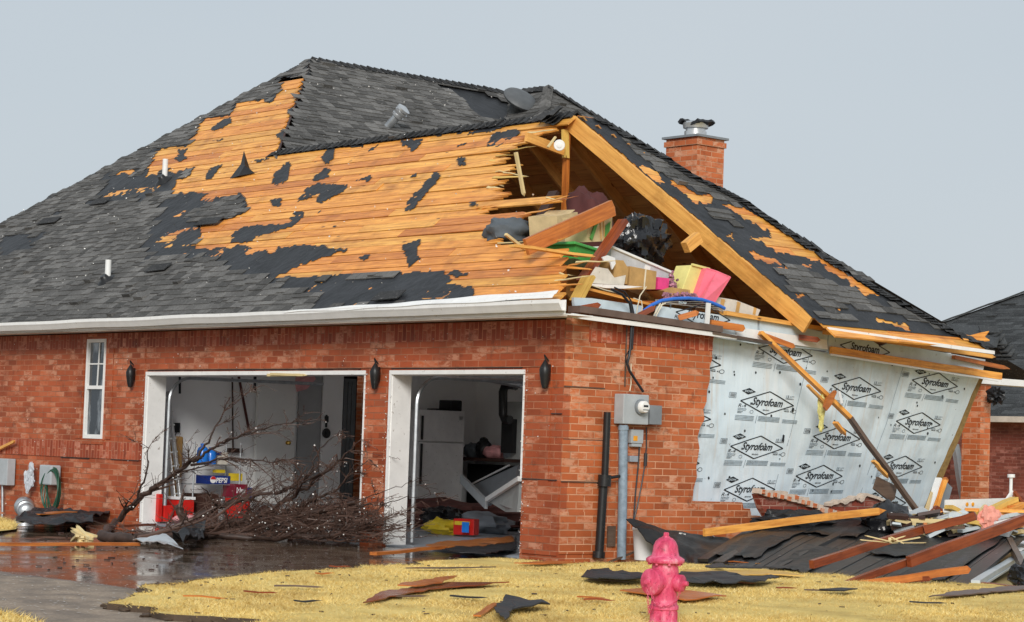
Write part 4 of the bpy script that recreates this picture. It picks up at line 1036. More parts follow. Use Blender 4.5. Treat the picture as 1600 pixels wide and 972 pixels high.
for (px, py, sc_) in ((1228,550,1),(1199,630,1),(1183,699,1),(1171,765,1),(1338,607,1),(1308,684,1),(1281,744,1),(1461,599,1),(1434,661,1),(1408,729,1),(1082,565,1),(1065,652,1),(1050,723,1),(1385,787,1)):
    u, v = solve_fs(px, py)
    e_ = .004
    tu = (FS(u+.01, v)-FS(u-.01, v)).length/.02; tv = (FS(u, v+.01)-FS(u, v-.01)).length/.02
    # the print is square to the boards: x along the board, y along its racked edge
    gx = 1.03
    def S(x, y, o=0, u=u, v=v, tu=tu, tv=tv): return FS(u+x*gx/tu, v-y/tv, .006+o)
    def clip(x, y, u=u, v=v, tu=tu, tv=tv): return 0 < u+x*gx/tu < 1 and .0 < v-y/tv < .985
    logo(S, clip, foam)
def band_logo(par, cx, cy, sc_, up_lim, dn_lim):
    up_lim *= .62; dn_lim *= .62
    c = onx(cx, cy, FB+.044); sl_ = -.045
    def S(x, y, o=0): return c+V(o, x*sc_, y*sc_+x*sc_*sl_)
    logo(S, lambda x, y: dn_lim < y < up_lim and -.6 < x < .62, par)
band_logo(fb2, 1099, 494, .95, .24, -.24); band_logo(fb4, 1352, 545, 1.0, .12, -.14)

# ---- ridge caps
def caps(name, pts_fn, L, n1, n2, size=.13, step=.15, lift=.02, mat='shingle_dark'):
    mb = MB(); n = int(L/step)
    for k in range(n):
        p = pts_fn(k*step); q = pts_fn(k*step+.24); d = (q-p).normalized()
        a1 = n1.cross(d).normalized(); a2 = d.cross(n2).normalized()
        a1 = a1 if a1.z > 0 else -a1; a2 = a2 if a2.z > 0 else -a2
        l = lift*rnd.uniform(.7,1.5); j = rnd.uniform(-.01,.01)
        top0 = p+V(0,0,.05+l); top1 = q+V(0,0,.035)
        e10 = p+a1*size*-1+n1*(.045+l*.8); e11 = q+a1*size*-1+n1*.03; e20 = p-a2*size+n2*(.045+l*.8); e21 = q-a2*size+n2*.03
        mb._faces([top0, top1, e11, e10, e20, e21, p+V(0,0,.03), p-a1*size+n1*.03, p-a2*size+n2*.03], [(0,1,2,3), (1,0,4,5), (0,3,7,6), (0,6,8,4)])
    return mb.build(name, mat, house)
def lerpf(a, b_):
    L = (b_-a).length; return (lambda t_: a.lerp(b_, t_/L)), L
nDn = V(0, sA, cA); nAL = V(-sA, 0, cA)
F_ = V(_fx, E_.y, ZR)
f, L = lerpf(V(E_.x+.05, E_.y, ZR), V(F_.x-.1, E_.y, ZR)); caps('ridge_cap', f, L, nA, nDn)
f, L = lerpf(P1+V(.0,.02,0), V(P1.x, YW-.05, P1.z)); caps('ridge_cap', lambda t_: f(t_), L, nB, nAL, size=.15)
f, L = lerpf(P1-V(0,.1,.1), V(P1.x-6.8, P1.y-6.8, P1.z-6.8*PA)); caps('ridge_cap', f, L, nA, nAL, size=.12, lift=.012, mat='shingle')
f, L = lerpf(V(P3.x-1.3,YW,P3.z), P3); caps('ridge_cap', f, L, V(0,-sA,cA), nDn, size=.15)
f, L = lerpf(P3, P3+V(3.2,-3.2,-3.2*PA)); caps('ridge_cap', f, L, V(0,-sA,cA), nB, size=.08, mat='shingle')
f, L = lerpf(P3, P3+V(3.6,3.6,-3.6*PA)); caps('ridge_cap', f, L, nB, nDn)
# exposed edge trim down the bare hip
mb = MB(); mb.beam(F_+V(0,0,.03), P1+V(0,0,-.05), .03, .05); mb.build('hip_trim', 'dark_brown', house)
# flap of felt that stands up and two boards lifted
mb = MB(); c = A(*A_hit(380, 276)); mb._faces([c+V(-.30,-.05,-.02), c+V(.02,-.10,.0), c+V(.34,-.02,.03), c+V(.02,-.02,.40), c+V(-.08,0,.20), c+V(.12,-.06,.16), c+V(.0,.14,.08)], [(0,1,4),(1,5,4),(1,2,5),(4,5,3),(6,4,3),(5,6,3),(2,6,5),(6,0,4)]); mb.build('felt_flap', 'felt', house)
mb = MB()
for (px, py, L, aa) in ((250,425,.5,.1), (160,320,.5,0), (330,352,.6,.0),(610,470,.5,.1),(80,350,.6,0)):
    x, s = A_hit(px, py); mb = MB(); mb.beam(A(x-L/2, s)+nA*.07, A(x+L/2, s+aa*.2)+nA*.075, .18, .012, nA); mb.build('loose_shingle', 'shingle_dark', house)
# caps over the torn apex
mb = MB(); c = E_+V(-.12,-.12,-.02)
for k in range(4): mb.grid(lambda u, v: c+V(-.30+.34*u, -.14+.17*v-.02*k, -.10+.14*v+.025*k+.03*math.sin(u*6+k)+.02*noise.noise(Vector((u*5,v*5,k)))), 6, 3, th=.006)
mb.build('ridge_cap', 'shingle_dark', house)

# ---- roof hardware: vents, flue, dome
def vent(px, py, h, lean=0):
    x, s = A_hit(px, py); p = A(x, s); mb = MB(); mb.tube([p+V(0,0,-.05), p+V(lean,0,h)], .045, 14); o = mb.build('vent_pipe', 'pvc', house, True)
    b2 = MB(); b2.lathe(p+nA*.03, [(.16,0),(.15,.012),(.07,.05),(.05,.10)], 14, nA); b2.build('pipe_boot', 'black_metal', o, True)
vent(257, 285, .38, .0); vent(168, 442, .34, .0)
p = Bp(*B_hit(604, 200)); top = dep(626, 176, depth_of(p)-.1); mb = MB(); d = (top-p)
mb.tube([p-d*.3, p+d*.75], .07, 18); o = mb.build('flue_pipe', 'galv', house, True)
b2 = MB(); ax = d.normalized(); b2.lathe(p+d*.70, [(.07,0),(.105,.02),(.11,.05),(.085,.06),(.11,.08),(.12,.13),(.09,.14),(.12,.16),(.12,.20),(.04,.23),(.001,.23)], 20, ax); b2.build('flue_cap', 'alu', o, True)
p = hit(823, 166, (0,-PA,1), P1.z-PA*YW); mb = MB(); ax = (-FWD*.50+(SIDE*.45+V(0,0,.87))*.8).normalized()
mb.lathe(p+V(0,-.15,.10), [(.12,-.25),(.14,-.08),(.26,-.07),(.33,-.02),(.34,.01),(.31,.05),(.24,.08),(.13,.10),(.001,.105)], 28, ax); mb.build('roof_dome_vent', 'dome_grey', house, True)
# chimney
cc = dep(1090, 213, 34.0); zt = cc.z; mb = MB(); w1, w2 = .66, .58
mb.box((cc.x-w1, cc.y, 0), (cc.x, cc.y+w2, zt)); mb.box((cc.x-w1-.025, cc.y-.025, zt-.12), (cc.x+.025, cc.y+w2+.025, zt-.04)); ch = mb.build('chimney', 'brick', house)
mb = MB(); mb.box((cc.x-w1-.05, cc.y-.05, zt+.001), (cc.x+.05, cc.y+w2+.05, zt+.035)); mb.build('chimney_cap', 'meter_dark', ch)
c3 = V(cc.x-w1/2, cc.y+w2/2, zt+.03); mb = MB(); mb.lathe(c3, [(.17,0),(.17,.10),(.15,.10),(.15,.14),(.19,.15),(.20,.22),(.17,.25),(.001,.25)], 24); mb.build('flue', 'alu', ch, True)
mb = MB(); mb.grid(lambda u, v: c3+V((u-.5)*.42, (v-.5)*.36, .25+.05*noise.noise(Vector((u*3, v*3, 0)))+.03*math.sin(u*7)), 8, 6, th=.05); mb.build('flue_cover', 'black_metal', ch)
# ------------------------------------------------------------------ things in the torn open attic
def cen(pts):
    c = Vector((0,0,0))
    for p in pts: c += Vector(p)
    return c/len(pts)
def single(name, mb, mat, label, cat, loc, group=None, smooth=False, bevel=0):
    o = mb.build(name, mat, None, smooth, loc, bevel); return tag(o, label, cat, group)
def plank(px0, px1, X, w, h, mat, name, label, cat='plank', X1=None, mode='x', jag=.0, seg=1, wob=0, up=(0,0,1), group=None):
    f = {'x': onx, 'y': ony, 'z': onz, 'd': dep}[mode]
    a = f(*px0, X); b_ = f(*px1, X if X1 is None else X1); mb = MB(); mb.beam(a, b_, w, h, up, jag=jag, seg=seg, wob=wob)
    return single(name, mb, mat, label, cat, (a+b_)/2, group)
XA = -.9
plank((822,386), (957,325), -.7, .05, .19, 'wet_wood', 'plank', 'long orange timber lying diagonally across the attic opening', jag=.03)
plank((908,440), (974,345), -.45, .06, .14, 'red_wood', 'plank', 'dark red-brown timber leaning upright beside the green bin', up=(1,0,0))
plank((806,238), (818,302), -1.9, .03, .045, 'splinter', 'wood_splinter', 'thin pale splinter hanging down in the upper attic hole', 'splinter', up=(1,0,0), jag=.05)
plank((868,214), (856,230), -2.2, .02, .03, 'splinter', 'wood_splinter', 'short pale splinter under the roof peak near the round lamp', 'splinter', up=(1,0,0))
plank((790,366), (818,388), -1.2, .03, .04, 'splinter', 'wood_splinter', 'pair of thin splinters poking from the boards left of the orange timber', 'splinter', up=(1,0,0), jag=.04)
plank((838,352), (866,300), -2.6, .05, .16, 'dark_brown', 'plank', 'dark board standing in the shadow behind the grey cloth', up=(1,0,0))
plank((800,384), (920,400), -.25, .12, .03, 'frame_wood', 'plank', 'splintered pale board lying at the lower lip of the attic hole', jag=.12, seg=4, wob=.01)
plank((905,452), (1010,478), -.28, .30, .03, 'deck_wood', 'plank', 'wide orange board lying flat below the cardboard boxes', jag=.1, seg=3)
plank((920,432), (900,470), -.15, .04, .20, 'yellow_wood', 'plank', 'broken yellow board end standing at the torn roof corner', up=(1,0,0), jag=.06)
plank((985,472), (1075,472), -.45, .36, .02, 'wet_wood', 'plywood_sheet', 'orange plywood sheet tilted under the cardboard boxes', 'plywood')
# round lamp disc on its beam
p = ony(874, 227, E_.y-.95); mb = MB(); ax = (CAMV-p).normalized(); mb.lathe(p, [(.068,0),(.072,.008),(.066,.016),(.034,.016),(.032,.024),(.012,.026),(.001,.026)], 22, ax)
single('round_lamp', mb, 'white_trim', 'small round white lamp holder under the roof peak', 'lamp', p, smooth=True)
# maroon sleeping bag bundle, black rubbish sack, grey cloth
p = onx(936, 330, -2.0); mb = MB(); mb.lump(p+V(-.2,0,-.25), (.7, .62, 1.05), 3, .22, 1.8, 18); single('bedding_bundle', mb, 'maroon', 'large dark maroon bundle of bedding behind the orange timber', 'bedding', p, smooth=True)
p = onx(1002, 372, -1.5); mb = MB(); mb.lump(p+V(0,0,-.05), (.6, .72, .66), 9, .38, 3.2, 24); single('rubbish_sack', mb, 'black_plastic', 'shiny black plastic sack in the attic behind the clear bin', 'sack', p, smooth=True)
p = onx(812, 350, -1.9); mb = MB(); mb.lump(p+V(-.2,.0,-.10), (.5, .62, .36), 14, .35, 2, 16); single('grey_cloth', mb, 'grey_cloth', 'grey speckled cloth heap at the left of the attic hole', 'cloth', p, smooth=True)
p = onx(866, 362, -1.7); mb = MB(); mb.obox(p, (.4,.5,.42), .3, .2); mb.obox(p+V(0,.03,.215), (.38,.25,.006), .3, .5); single('cardboard_box', mb, 'card_pale', 'pale cardboard box with a round hole left of the green bin', 'box', p)
# green crate with a carton standing in it
p = onx(902, 388, -.95); G = thing('storage_bin', 'green plastic bin with a wide rim in the attic opening', 'bin', p+V(0,0,-.1))
mb = MB(); c = p+V(0,0,-.06)
def frustum(mb, c, a, b_, a2, b2, h, rz=0, tilt=0, ty=0):
    R = Matrix.Rotation(rz,3,'Z')@Matrix.Rotation(tilt,3,'X')@Matrix.Rotation(ty,3,'Y'); q = [(-1,-1),(1,-1),(1,1),(-1,1)]
    mb.hexa([Vector(c)+R@V(x*a/2, y*b_/2, 0) for x, y in q]+[Vector(c)+R@V(x*a2/2, y*b2/2, h) for x, y in q]); return R
R = frustum(mb, c+V(0,0,-.12), .42, .60, .48, .70, .16, .15, -.10); mb.build('bin_body', 'green_plastic', G)
mb = MB(); mb.obox(c+R@V(0,0,.045), (.54,.78,.035), .15, -.10); mb.build('bin_rim', 'green_plastic', G, bevel=.008)
p2 = onx(920, 365, -1.0); mb = MB(); R = frustum(mb, p2+V(0,0,-.10), .34, .46, .36, .50, .30, .15, .12); CB = single('cardboard_box', mb, 'card_pale', 'open carton with green print standing in the green bin', 'box', p2)
mb = MB(); c0 = p2+R@V(.19,.10,.02)
for k in range(5): mb.obox(c0+R@V(.0, .02*k-.02, .01*k), (.004,.012,.15), .15, .12-.25)
mb.build('green_print', 'green_ink', CB)
mb = MB(); mb.obox(p2+R@V(.19,-.13,.05), (.01,.05,.28), .15, -.45); mb.build('green_print', 'green_ink', CB)
mb = MB(); mb.obox(p2+R@V(.185,.0,.05), (.01,.012,.26), .15, .12); mb.obox(p2+R@V(.185,.06,.05), (.01,.01,.26), .15, .12); mb.build('tape_strip', 'tape', CB)
# clear bin with its lid rim
pa_, pb_ = onx(955, 386, -.55), onx(1049, 426, -.55); c = (pa_+pb_)/2; tl = math.atan2(pb_.z-pa_.z, (pb_-pa_).y); Lb = (pb_-pa_).length
K = thing('clear_storage_bin', 'translucent grey storage bin tilted on its side with white rim', 'bin', c+V(0,0,-.2))
mb = MB(); R = Matrix.Rotation(tl,3,'X')
def ring(mb, c, R, a, b_, w_, h):
    for (x, y, sx, sy) in ((0,-b_/2,a,w_),(0,b_/2,a,w_),(-a/2,0,w_,b_),(a/2,0,w_,b_)):
        q = [(-1,-1,-1),(1,-1,-1),(1,1,-1),(-1,1,-1),(-1,-1,1),(1,-1,1),(1,1,1),(-1,1,1)]
        mb.hexa([c+R@V(x+i*sx/2, y+j*sy/2, k*h/2) for i,j,k in q])
ring(mb, c+V(-.2,0,0), R, .42, Lb, .035, .03); mb.build('bin_rim', 'white_paint', K, bevel=.006)
mb = MB(); cb = c+V(-.2,0,0); q = [(-1,-1),(1,-1),(1,1),(-1,1)]
mb.hexa([cb+R@V(i*.17, j*(Lb/2-.07), -.30) for i,j in q]+[cb+R@V(i*.20, j*(Lb/2-.01), -.015) for i,j in q]); mb.build('bin_body', 'clear_bin', K)
mb = MB(); mb.obox(cb+R@V(.198,.12,-.09), (.006,.09,.11), 0, tl); mb.build('paper_label', 'white_trim', K)
# cartons and papers heaped in front of it
def pbox(name, poly, X, th, mat, label, cat='box', parts=()):
    pts = [onx(x, y, X) for x, y in poly]; c = cen(pts); mb = MB(); mb.slab([p-V(th,0,0) for p in pts][::-1], (1,0,0), th); o = single(name, mb, mat, label, cat, c)
    for nm, pl_, mt in parts:
        m2 = MB(); m2.slab([onx(x, y, X+.002) for x, y in pl_][::-1], (1,0,0), .004); m2.build(nm, mt, o)
    return o
pbox('cardboard_box', [(982,452),(985,416),(1026,424),(1024,452)], -.38, .3, 'cardboard', 'brown carton with a strap between the clear bin and the plywood', parts=[('strap', [(1005,452),(1008,420),(1010,420),(1007,452)], 'wire_white')])
pbox('cardboard_box', [(958,443),(960,406),(974,407),(982,420),(980,444)], -.36, .25, 'cardboard', 'crushed brown carton with torn flaps beside the white paper')
pbox('torn_paper', [(916,442),(932,417),(950,420),(960,434),(978,430),(975,446)], -.33, .02, 'card_white', 'crumpled off-white torn paper sheet beside the dark red timber', 'paper')
pbox('cloth_scrap', [(941,402),(950,399),(961,403),(962,412),(957,421),(954,410),(944,408)], -.30, .02, 'white_print', 'small white rag caught on the brown carton', 'rag')
pbox('picture_frame', [(916,443),(976,446),(1005,448),(975,451),(945,450),(925,446)], -.28, .03, 'white_trim', 'thin white frame edge lying below the torn paper', 'frame')
pbox('gift_box', [(1027,452),(1029,433),(1046,435),(1044,453)], -.40, .2, 'hot_pink', 'small hot pink box beside the brown strapped carton')
p = onx(1053, 444, -.42); mb = MB()
for k in range(60): mb.obox(p+V(rnd.uniform(-.1,0), rnd.gauss(0,.045), rnd.gauss(0,.05)), (.02,.03,.025), rnd.random()*3, rnd.random()*3)
single('decoration_bundle', mb, 'colour_stuff', 'bundle of small pink and grey ornaments right of the pink box', 'ornaments', p)
o = pbox('cardboard_tray', [(1036,454),(1050,449),(1078,453),(1080,470),(1050,466)], -.34, .3, 'cardboard', 'shallow brown tray of small coloured bits left of the yellow bin')
mb = MB(); c = onx(1062, 462, -.30)
for k in range(180): mb.obox(onx(rnd.uniform(1036,1092), rnd.uniform(458,474), rnd.uniform(-.34,-.24)), (.02,rnd.uniform(.01,.04),.02), rnd.random()*3, rnd.random()*3)
single('craft_pieces', mb, 'colour_stuff', 'spilled small multicoloured craft pieces along the wall top', 'craft pieces', c)
# yellow and pink waste bins nested on their side
a_ = [onx(x, y, -.42) for x, y in ((1061,466),(1080,414),(1107,421),(1084,476))]
Yb = thing('waste_bin', 'square yellow plastic bin lying against the pink one', 'bin', cen(a_))
mb = MB(); mb.slab([p-V(.26,0,0) for p in a_][::-1], (1,0,0), .26); mb.build('bin_body', 'yellow_plastic', Yb, bevel=.01)
mb = MB(); mb.beam(a_[1]+V(.012,0,.005), a_[2]+V(.012,0,.005), .03, .025); mb.build('bin_rim', 'yellow_plastic', Yb)
b1 = [onx(x, y, -.34) for x, y in ((1084,476),(1104,419),(1118,421))]; b2 = [onx(x, y, -.20) for x, y in ((1118,421),(1141,433),(1115,474),(1084,476))]
Pb = thing('waste_bin', 'pink flared plastic bin on its side at the wall top', 'bin', cen(b1+b2))
mb = MB(); A1, A2, A3 = b1; B1_, B2_, B3_, B4_ = b2
vs = [A1, A2, B2_, B3_, A1-V(.28,0,0), A2-V(.28,0,.0), B2_-V(.34,-.03,0), B3_-V(.28,0,0), onx(1096,473,-.18), onx(1120,424,-.28)]
mb._faces(vs, [(0,1,9,8), (8,9,2,3), (0,4,5,1), (1,5,6,9), (9,6,2), (2,6,7,3), (3,7,4,0,8), (4,7,6,5)]); mb.build('bin_body', 'pink_plastic', Pb)
mb = MB(); mb.beam(A2, vs[9], .014, .014); mb.beam(vs[9], B2_, .014, .014); mb.beam(B2_, B3_, .016, .014, (1,0,0)); mb.build('bin_rim', 'pink_plastic', Pb)
pbox('long_carton', [(1109,484),(1115,463),(1150,469),(1188,484),(1184,494)], -.30, .25, 'card_white', 'long pale carton with tan tape on the side wall top', parts=[('tape_strip', [(1124,484),(1127,467),(1133,468),(1129,485)], 'tape'), ('tape_strip', [(1149,487),(1152,471),(1157,473),(1154,488)], 'tape'), ('tape_strip', [(1176,491),(1178,480),(1182,482),(1180,492)], 'tape')])
for k in range(1):
    mb = MB()
    for q in range(6): mb.grid(lambda u, v, q=q: onx(1024+u*100, 475+u*7-q*1.2, -.14-v*.3)+V(0,0,.012*math.sin(u*5+q)+.004*q), 14, 2, th=.004)
    single('paper_stack', mb, 'card_white', 'stack of curled boards lying along the blue hose', 'boards', onx(1070,482,-.2))
# hose and wires
mb = MB(); pts = [onx(x, y, -.02) for x, y in ((1000,494),(1006,486),(1018,477),(1033,470),(1052,467),(1075,466),(1096,468),(1112,473),(1124,478),(1132,482))]
mb.tube(pts, .022, 8); single('blue_hose', mb, 'blue_hose', 'bright blue plastic hose arched over the side wall', 'hose', pts[4], smooth=True)
pbox('white_strip', [(1102,512),(1105,473),(1111,474),(1108,513)], .06, .02, 'pvc', 'upright white plastic strip in front of the lettered foam band', 'plastic strip')
mb = MB(); mb.tube([onx(x, y, .13) for x, y in ((955,452),(972,460),(984,474),(987,490),(987,500),(986,520),(985,540),(983,556),(980,568),(984,580),(993,594),(1005,612))], .016, 7)
mb.tube([onx(x, y, .13) for x, y in ((960,449),(976,456),(986,470),(990,488),(990,505),(988,545),(983,548),(978,556),(978,566),(982,572))], .009, 6)
single('service_cable', mb, 'wire_black', 'thick black service cable hanging from the attic to the meter', 'cable', onx(986,520,.13), smooth=True)
mb = MB()
for q in (((1010,448),(1000,462),(996,480),(994,497)), ((990,466),(1002,470),(1004,480),(1000,498)), ((1032,474),(1026,484),(1020,496)), ((1036,474),(1028,488),(1022,500)), ((925,446),(945,453),(962,457)), ((986,568),(986,600),(984,611)), ((1040,474),(1030,478),(1024,490))): mb.tube([onx(x, y, .06) for x, y in q], .007, 5)
single('white_wire', mb, 'wire_white', 'loose white house wires spilling over the wall top', 'wires', onx(1005,475,.06), smooth=True)

# ------------------------------------------------------------------ on the side wall
def sbox(mb, px0, px1, x0, x1, zfix=None):
    a = onx(*px0, x1); b_ = onx(*px1, x1); mb.box((x0, min(a.y,b_.y), min(a.z,b_.z)), (x1, max(a.y,b_.y), max(a.z,b_.z)))
c = onx(990, 640, .005); Mx = thing('electric_meter', 'grey electric meter cabinet with round glass meter on the brick', 'meter', c)
mb = MB(); a = onx(975, 618, .16); b_ = onx(1013, 664, .16); mb.box((.004, a.y, b_.z), (.16, b_.y, a.z+.02)); mb.build('meter_cabinet', 'meter_grey', Mx, bevel=.008)
p = onx(1000, 636, .16); mb = MB(); mb.lathe(p, [(.088,0),(.088,.03),(.08,.035)], 24, (1,0,0)); mb.build('meter_ring', 'meter_dark', Mx, True)
mb = MB(); mb.lathe(p+V(.03,0,0), [(.070,0),(.070,.05),(.060,.065),(.001,.068)], 24, (1,0,0)); gm = mb.build('meter_glass', 'white_trim', Mx, True)
mb = MB(); mb.box((p.x+.096, p.y-.035, p.z+.0), (p.x+.101, p.y+.035, p.z+.022)); mb.box((p.x+.096, p.y-.045, p.z-.035), (p.x+.101, p.y+.045, p.z-.028)); mb.build('meter_dial', 'ink', gm)
mb = MB(); a = onx(1016, 633, .13); b_ = onx(1034, 664, .13); mb.box((.004, a.y, b_.z), (.13, b_.y, a.z)); Sx = single('switch_box', mb, 'meter_dark', 'dark grey switch box right of the meter cabinet', 'electrical box', onx(1024,648,0), bevel=.006)
mb = MB(); a = onx(987, 671, .07); b_ = onx(1005, 693, .07); mb.box((.004, a.y, b_.z), (.07, b_.y, a.z)); mb.box((.004, a.y+.02, b_.z-.04), (.06, b_.y-.01, b_.z-.002)); bx = single('junction_box', mb, 'meter_grey', 'pale junction box with orange sticker under the meter', 'electrical box', onx(995,682,0), bevel=.004)
mb = MB(); a = onx(990, 681, .072); b_ = onx(996, 689, .072); mb.box((.0705, a.y, b_.z), (.074, b_.y, a.z)); mb.build('sticker', 'orange_dot', bx)
mb = MB(); a = onx(985, 712, .05); b_ = onx(997, 722, .05); mb.box((.004, a.y, b_.z), (.05, b_.y, a.z)); single('small_box', mb, 'grey_blue', 'small blue-grey box beside the conduit below the meter', 'electrical box', onx(991,717,0), bevel=.004)
mb = MB(); mb.tube([onx(974, 664, .09), onx(973, 770, .09), onx(971, 874, .09)], .052, 16); mb.tube([onx(974,666,.09), onx(974,672,.09)], .06, 16)
single('conduit', mb, 'pipe_blue', 'mottled blue-grey conduit running from the meter to the ground', 'pipe', onx(971,872,.09), smooth=True)
mb = MB(); mb.tube([onx(949, 644, .07), onx(945, 745, .07)], .040, 10); mb.tube([onx(945,742,.09), onx(944,760,.09)], .075, 10); mb.tube([onx(944,748,.09), onx(968,744,.09)], .018, 8)
mb.tube([onx(943, 755, .07), onx(936, 868, .07)], .050, 12); mb.tube([onx(936,862,.07), onx(935,872,.07)], .07, 10)
single('gas_pipe', mb, 'black_metal', 'sooty black riser pipe with a valve on the brick wall', 'pipe', onx(937,868,.07), smooth=True)
mb = MB(); mb.tube([onx(x, y, .03) for x, y in ((999,698),(997,730),(993,770),(990,812))], .009, 6)
mb.tube([onx(x, y, .03) for x, y in ((1010,668),(1010,700),(1008,718),(1007,730),(1002,760),(996,790),(990,815))], .008, 6); mb.tube([onx(1009,708,.03), onx(1008,728,.03)], .02, 6)
single('wall_wire', mb, 'wire_black', 'two black wires running down the brick under the boxes', 'wire', onx(997,730,.03), smooth=True)
plank((948,880), (1002,858), .12, .03, .02, 'grey_wood', 'stick', 'thin stick leaning at the foot of the conduit', 'stick')

# ------------------------------------------------------------------ on the front wall
def lantern(p, label, tilt=0):
    L = thing('wall_lantern', label, 'lantern', p, 'wall lanterns beside the garage doors')
    mb = MB(); mb.lathe(p+V(0,-.02,-.12), [(.001,-.06),(.03,-.05),(.045,0),(.062,.10),(.066,.16),(.05,.20),(.02,.25),(.001,.28)], 12, (tilt,-.02,1)); mb.build('lantern_body', 'black_metal', L, True)
    mb = MB(); mb.box((p.x-.03,p.y+.0,p.z-.08),(p.x+.03,p.y+.035,p.z+.10)); mb.build('back_plate', 'black_metal', L)
    mb = MB(); mb.tube([p+V(0,.02,.14), p+V(0,-.04,.20), p+V(.0,-.02,.15)], .01, 6); mb.build('bracket', 'black_metal', L, True)
lantern(ony(206, 586, -.05), 'slim black lantern left of the wide garage opening'); lantern(ony(588, 586, -.05), 'black lantern on the brick pier between the garage openings', .03); lantern(ony(854, 583, -.05), 'black lantern near the house corner, right of the openings')
# hose reel, boxes and duct at the left
p = ony(70, 742, -.12); Hh = thing('hose_hanger', 'grey box with a dark green hose coil on the left wall', 'hose reel', p)
mb = MB(); a = ony(60, 757, -.2); b_ = ony(80, 727, -.2); mb.box((a.x, -.2, a.z), (b_.x, -.03, b_.z)); mb.build('hanger_box', 'meter_grey', Hh, bevel=.02)
mb = MB(); cz_ = ony(82, 766, -.16)
for k in range(6):
    rx_, rz_ = .17+.016*k, .27+.012*k; pts = [cz_+V(math.cos(a_)*rx_, -.03*k/6+.03*math.sin(a_*2+k), math.sin(a_)*rz_) for a_ in [i*math.pi/12 for i in range(25)]]; mb.tube(pts, .011, 6, False)
mb.build('hose_coil', 'hose_green', Hh, True)
mb = MB(); a = ony(-12, 757, -.16); b_ = ony(12, 717, -.16); mb.box((a.x, -.16, a.z), (b_.x, -.02, b_.z)); o = single('utility_box', mb, 'meter_grey', 'grey utility box cut by the left edge of the photo', 'electrical box', ony(0,737,0), bevel=.01)
mb = MB(); mb.tube([ony(4, 757, -.08), ony(4, 800, -.08)], .022, 8); mb.build('conduit', 'galv', o, True)
p = ony(46, 746, -.12); mb = MB()
for k in range(5): mb.lump(p+V(rnd.uniform(-.12,.1), 0, rnd.uniform(-.2,.14)), (.14,.05,.2), k+30, .6, 3, 8)
single('plastic_rag', mb, 'clear_bin', 'torn clear plastic sheet hanging left of the hose', 'plastic sheet', p)
p = ong(40, 806)+V(0,0,.12); mb = MB(); d = (ong(62, 812)-ong(18, 790)).normalized(); q = p-d*.35; mb.lathe(q, [(.14,-.1),(.15,0),(.13,.05),(.115,.06),(.115,.25),(.13,.26),(.13,.29),(.11,.30),(.11,.52),(.12,.53),(.09,.56),(.001,.56)], 20, (d+V(0,0,-.12)))
single('metal_duct', mb, 'galv', 'bent silver duct elbow lying on the wet ground at left', 'duct', p, smooth=True)
def onground(px, py, h=0.0): return ong(px, py)+V(0,0,h)
def gsheet(name, poly, mat, label, cat='sheet', h=.03, th=.01, seed=1, amp=.03):
    """a limp sheet lying on the ground over an outline"""
    P = [ong(*p) for p in poly]; c = cen(P); bm = bmesh.new(); bm.faces.new([bm.verts.new((p.x, p.y, 0)) for p in P]); bmesh.ops.triangulate(bm, faces=bm.faces)
    for _ in range(4):
        es = [e for e in bm.edges if e.calc_length() > .18]
        if not es: break
        bmesh.ops.subdivide_edges(bm, edges=es, cuts=1); bmesh.ops.triangulate(bm, faces=bm.faces)
    for v in bm.verts:
        n_ = noise.fractal(Vector((v.co.x*2.5, v.co.y*2.5, seed)), 1, 2, 3); v.co.x += .05*noise.noise(Vector((v.co.x*9, v.co.y*9, seed))); v.co.z = gz(v.co.x, v.co.y)+.05+h+abs(n_)*amp
    mb = MB(); bm.verts.index_update(); vs = [v.co.copy() for v in bm.verts]; fs = [tuple(v.index for v in f.verts) for f in bm.faces]; n = len(vs)
    bd = [(e.verts[0].index, e.verts[1].index) for e in bm.edges if e.is_boundary]; bm.free()
    mb._faces(vs+[v-V(0,0,th) for v in vs], fs+[tuple(n+k for k in reversed(f)) for f in fs]+[(a, b_, n+b_, n+a) for a, b_ in bd])
    return single(name, mb, mat, label, cat, c)
def gplank(px0, px1, w, h, mat, label, z0=.03, z1=.03, name='plank', cat='plank', jag=.05, seg=3, wob=.006, up=(0,0,1)):
    a = ong(*px0)+V(0,0,z0+h/2+.03); b_ = ong(*px1)+V(0,0,z1+h/2+.03); mb = MB(); mb.beam(a, b_, w, h, up, seg=seg, wob=wob, jag=jag); return single(name, mb, mat, label, cat, (a+b_)/2)
gsheet('shingle_sheet', [(25,828),(50,808),(90,812),(140,818),(145,830),(90,834),(40,833)], 'felt', 'torn black roofing sheet on the wet ground under the hose', 'roofing', .06, amp=.12)
gsheet('shingle_sheet', [(80,806),(160,808),(175,815),(120,820)], 'felt', 'black roofing scrap against the brick beside the hose coil', 'roofing', .04, amp=.1, seed=4)
gplank((52,822), (110,820), .2, .012, 'wet_wood', 'orange board scrap on the black roofing at left', .12, .14)
gplank((108,812), (165,810), .12, .012, 'wet_wood', 'thin orange board against the brick at left', .06, .05)
gplank((72,806), (108,805), .10, .012, 'wet_wood', 'short orange board scrap behind the roofing sheet', .06, .06)
gplank((-30,857), (216,857), .09, .035, 'wet_wood', 'long orange stud lying in the puddle at left', .0, .0, jag=0)
gplank((180,828), (238,825), .10, .03, 'red_wood', 'short reddish board in front of the white garage jamb', .0, .0)
a = ony(-8, 705, -.06); b_ = ony(22, 690, -.10); mb = MB(); mb.beam(a, b_, .04, .04, jag=.05); single('plank', mb, 'frame_wood', 'pale stick poking in at the left edge above the grey box', 'plank', a)
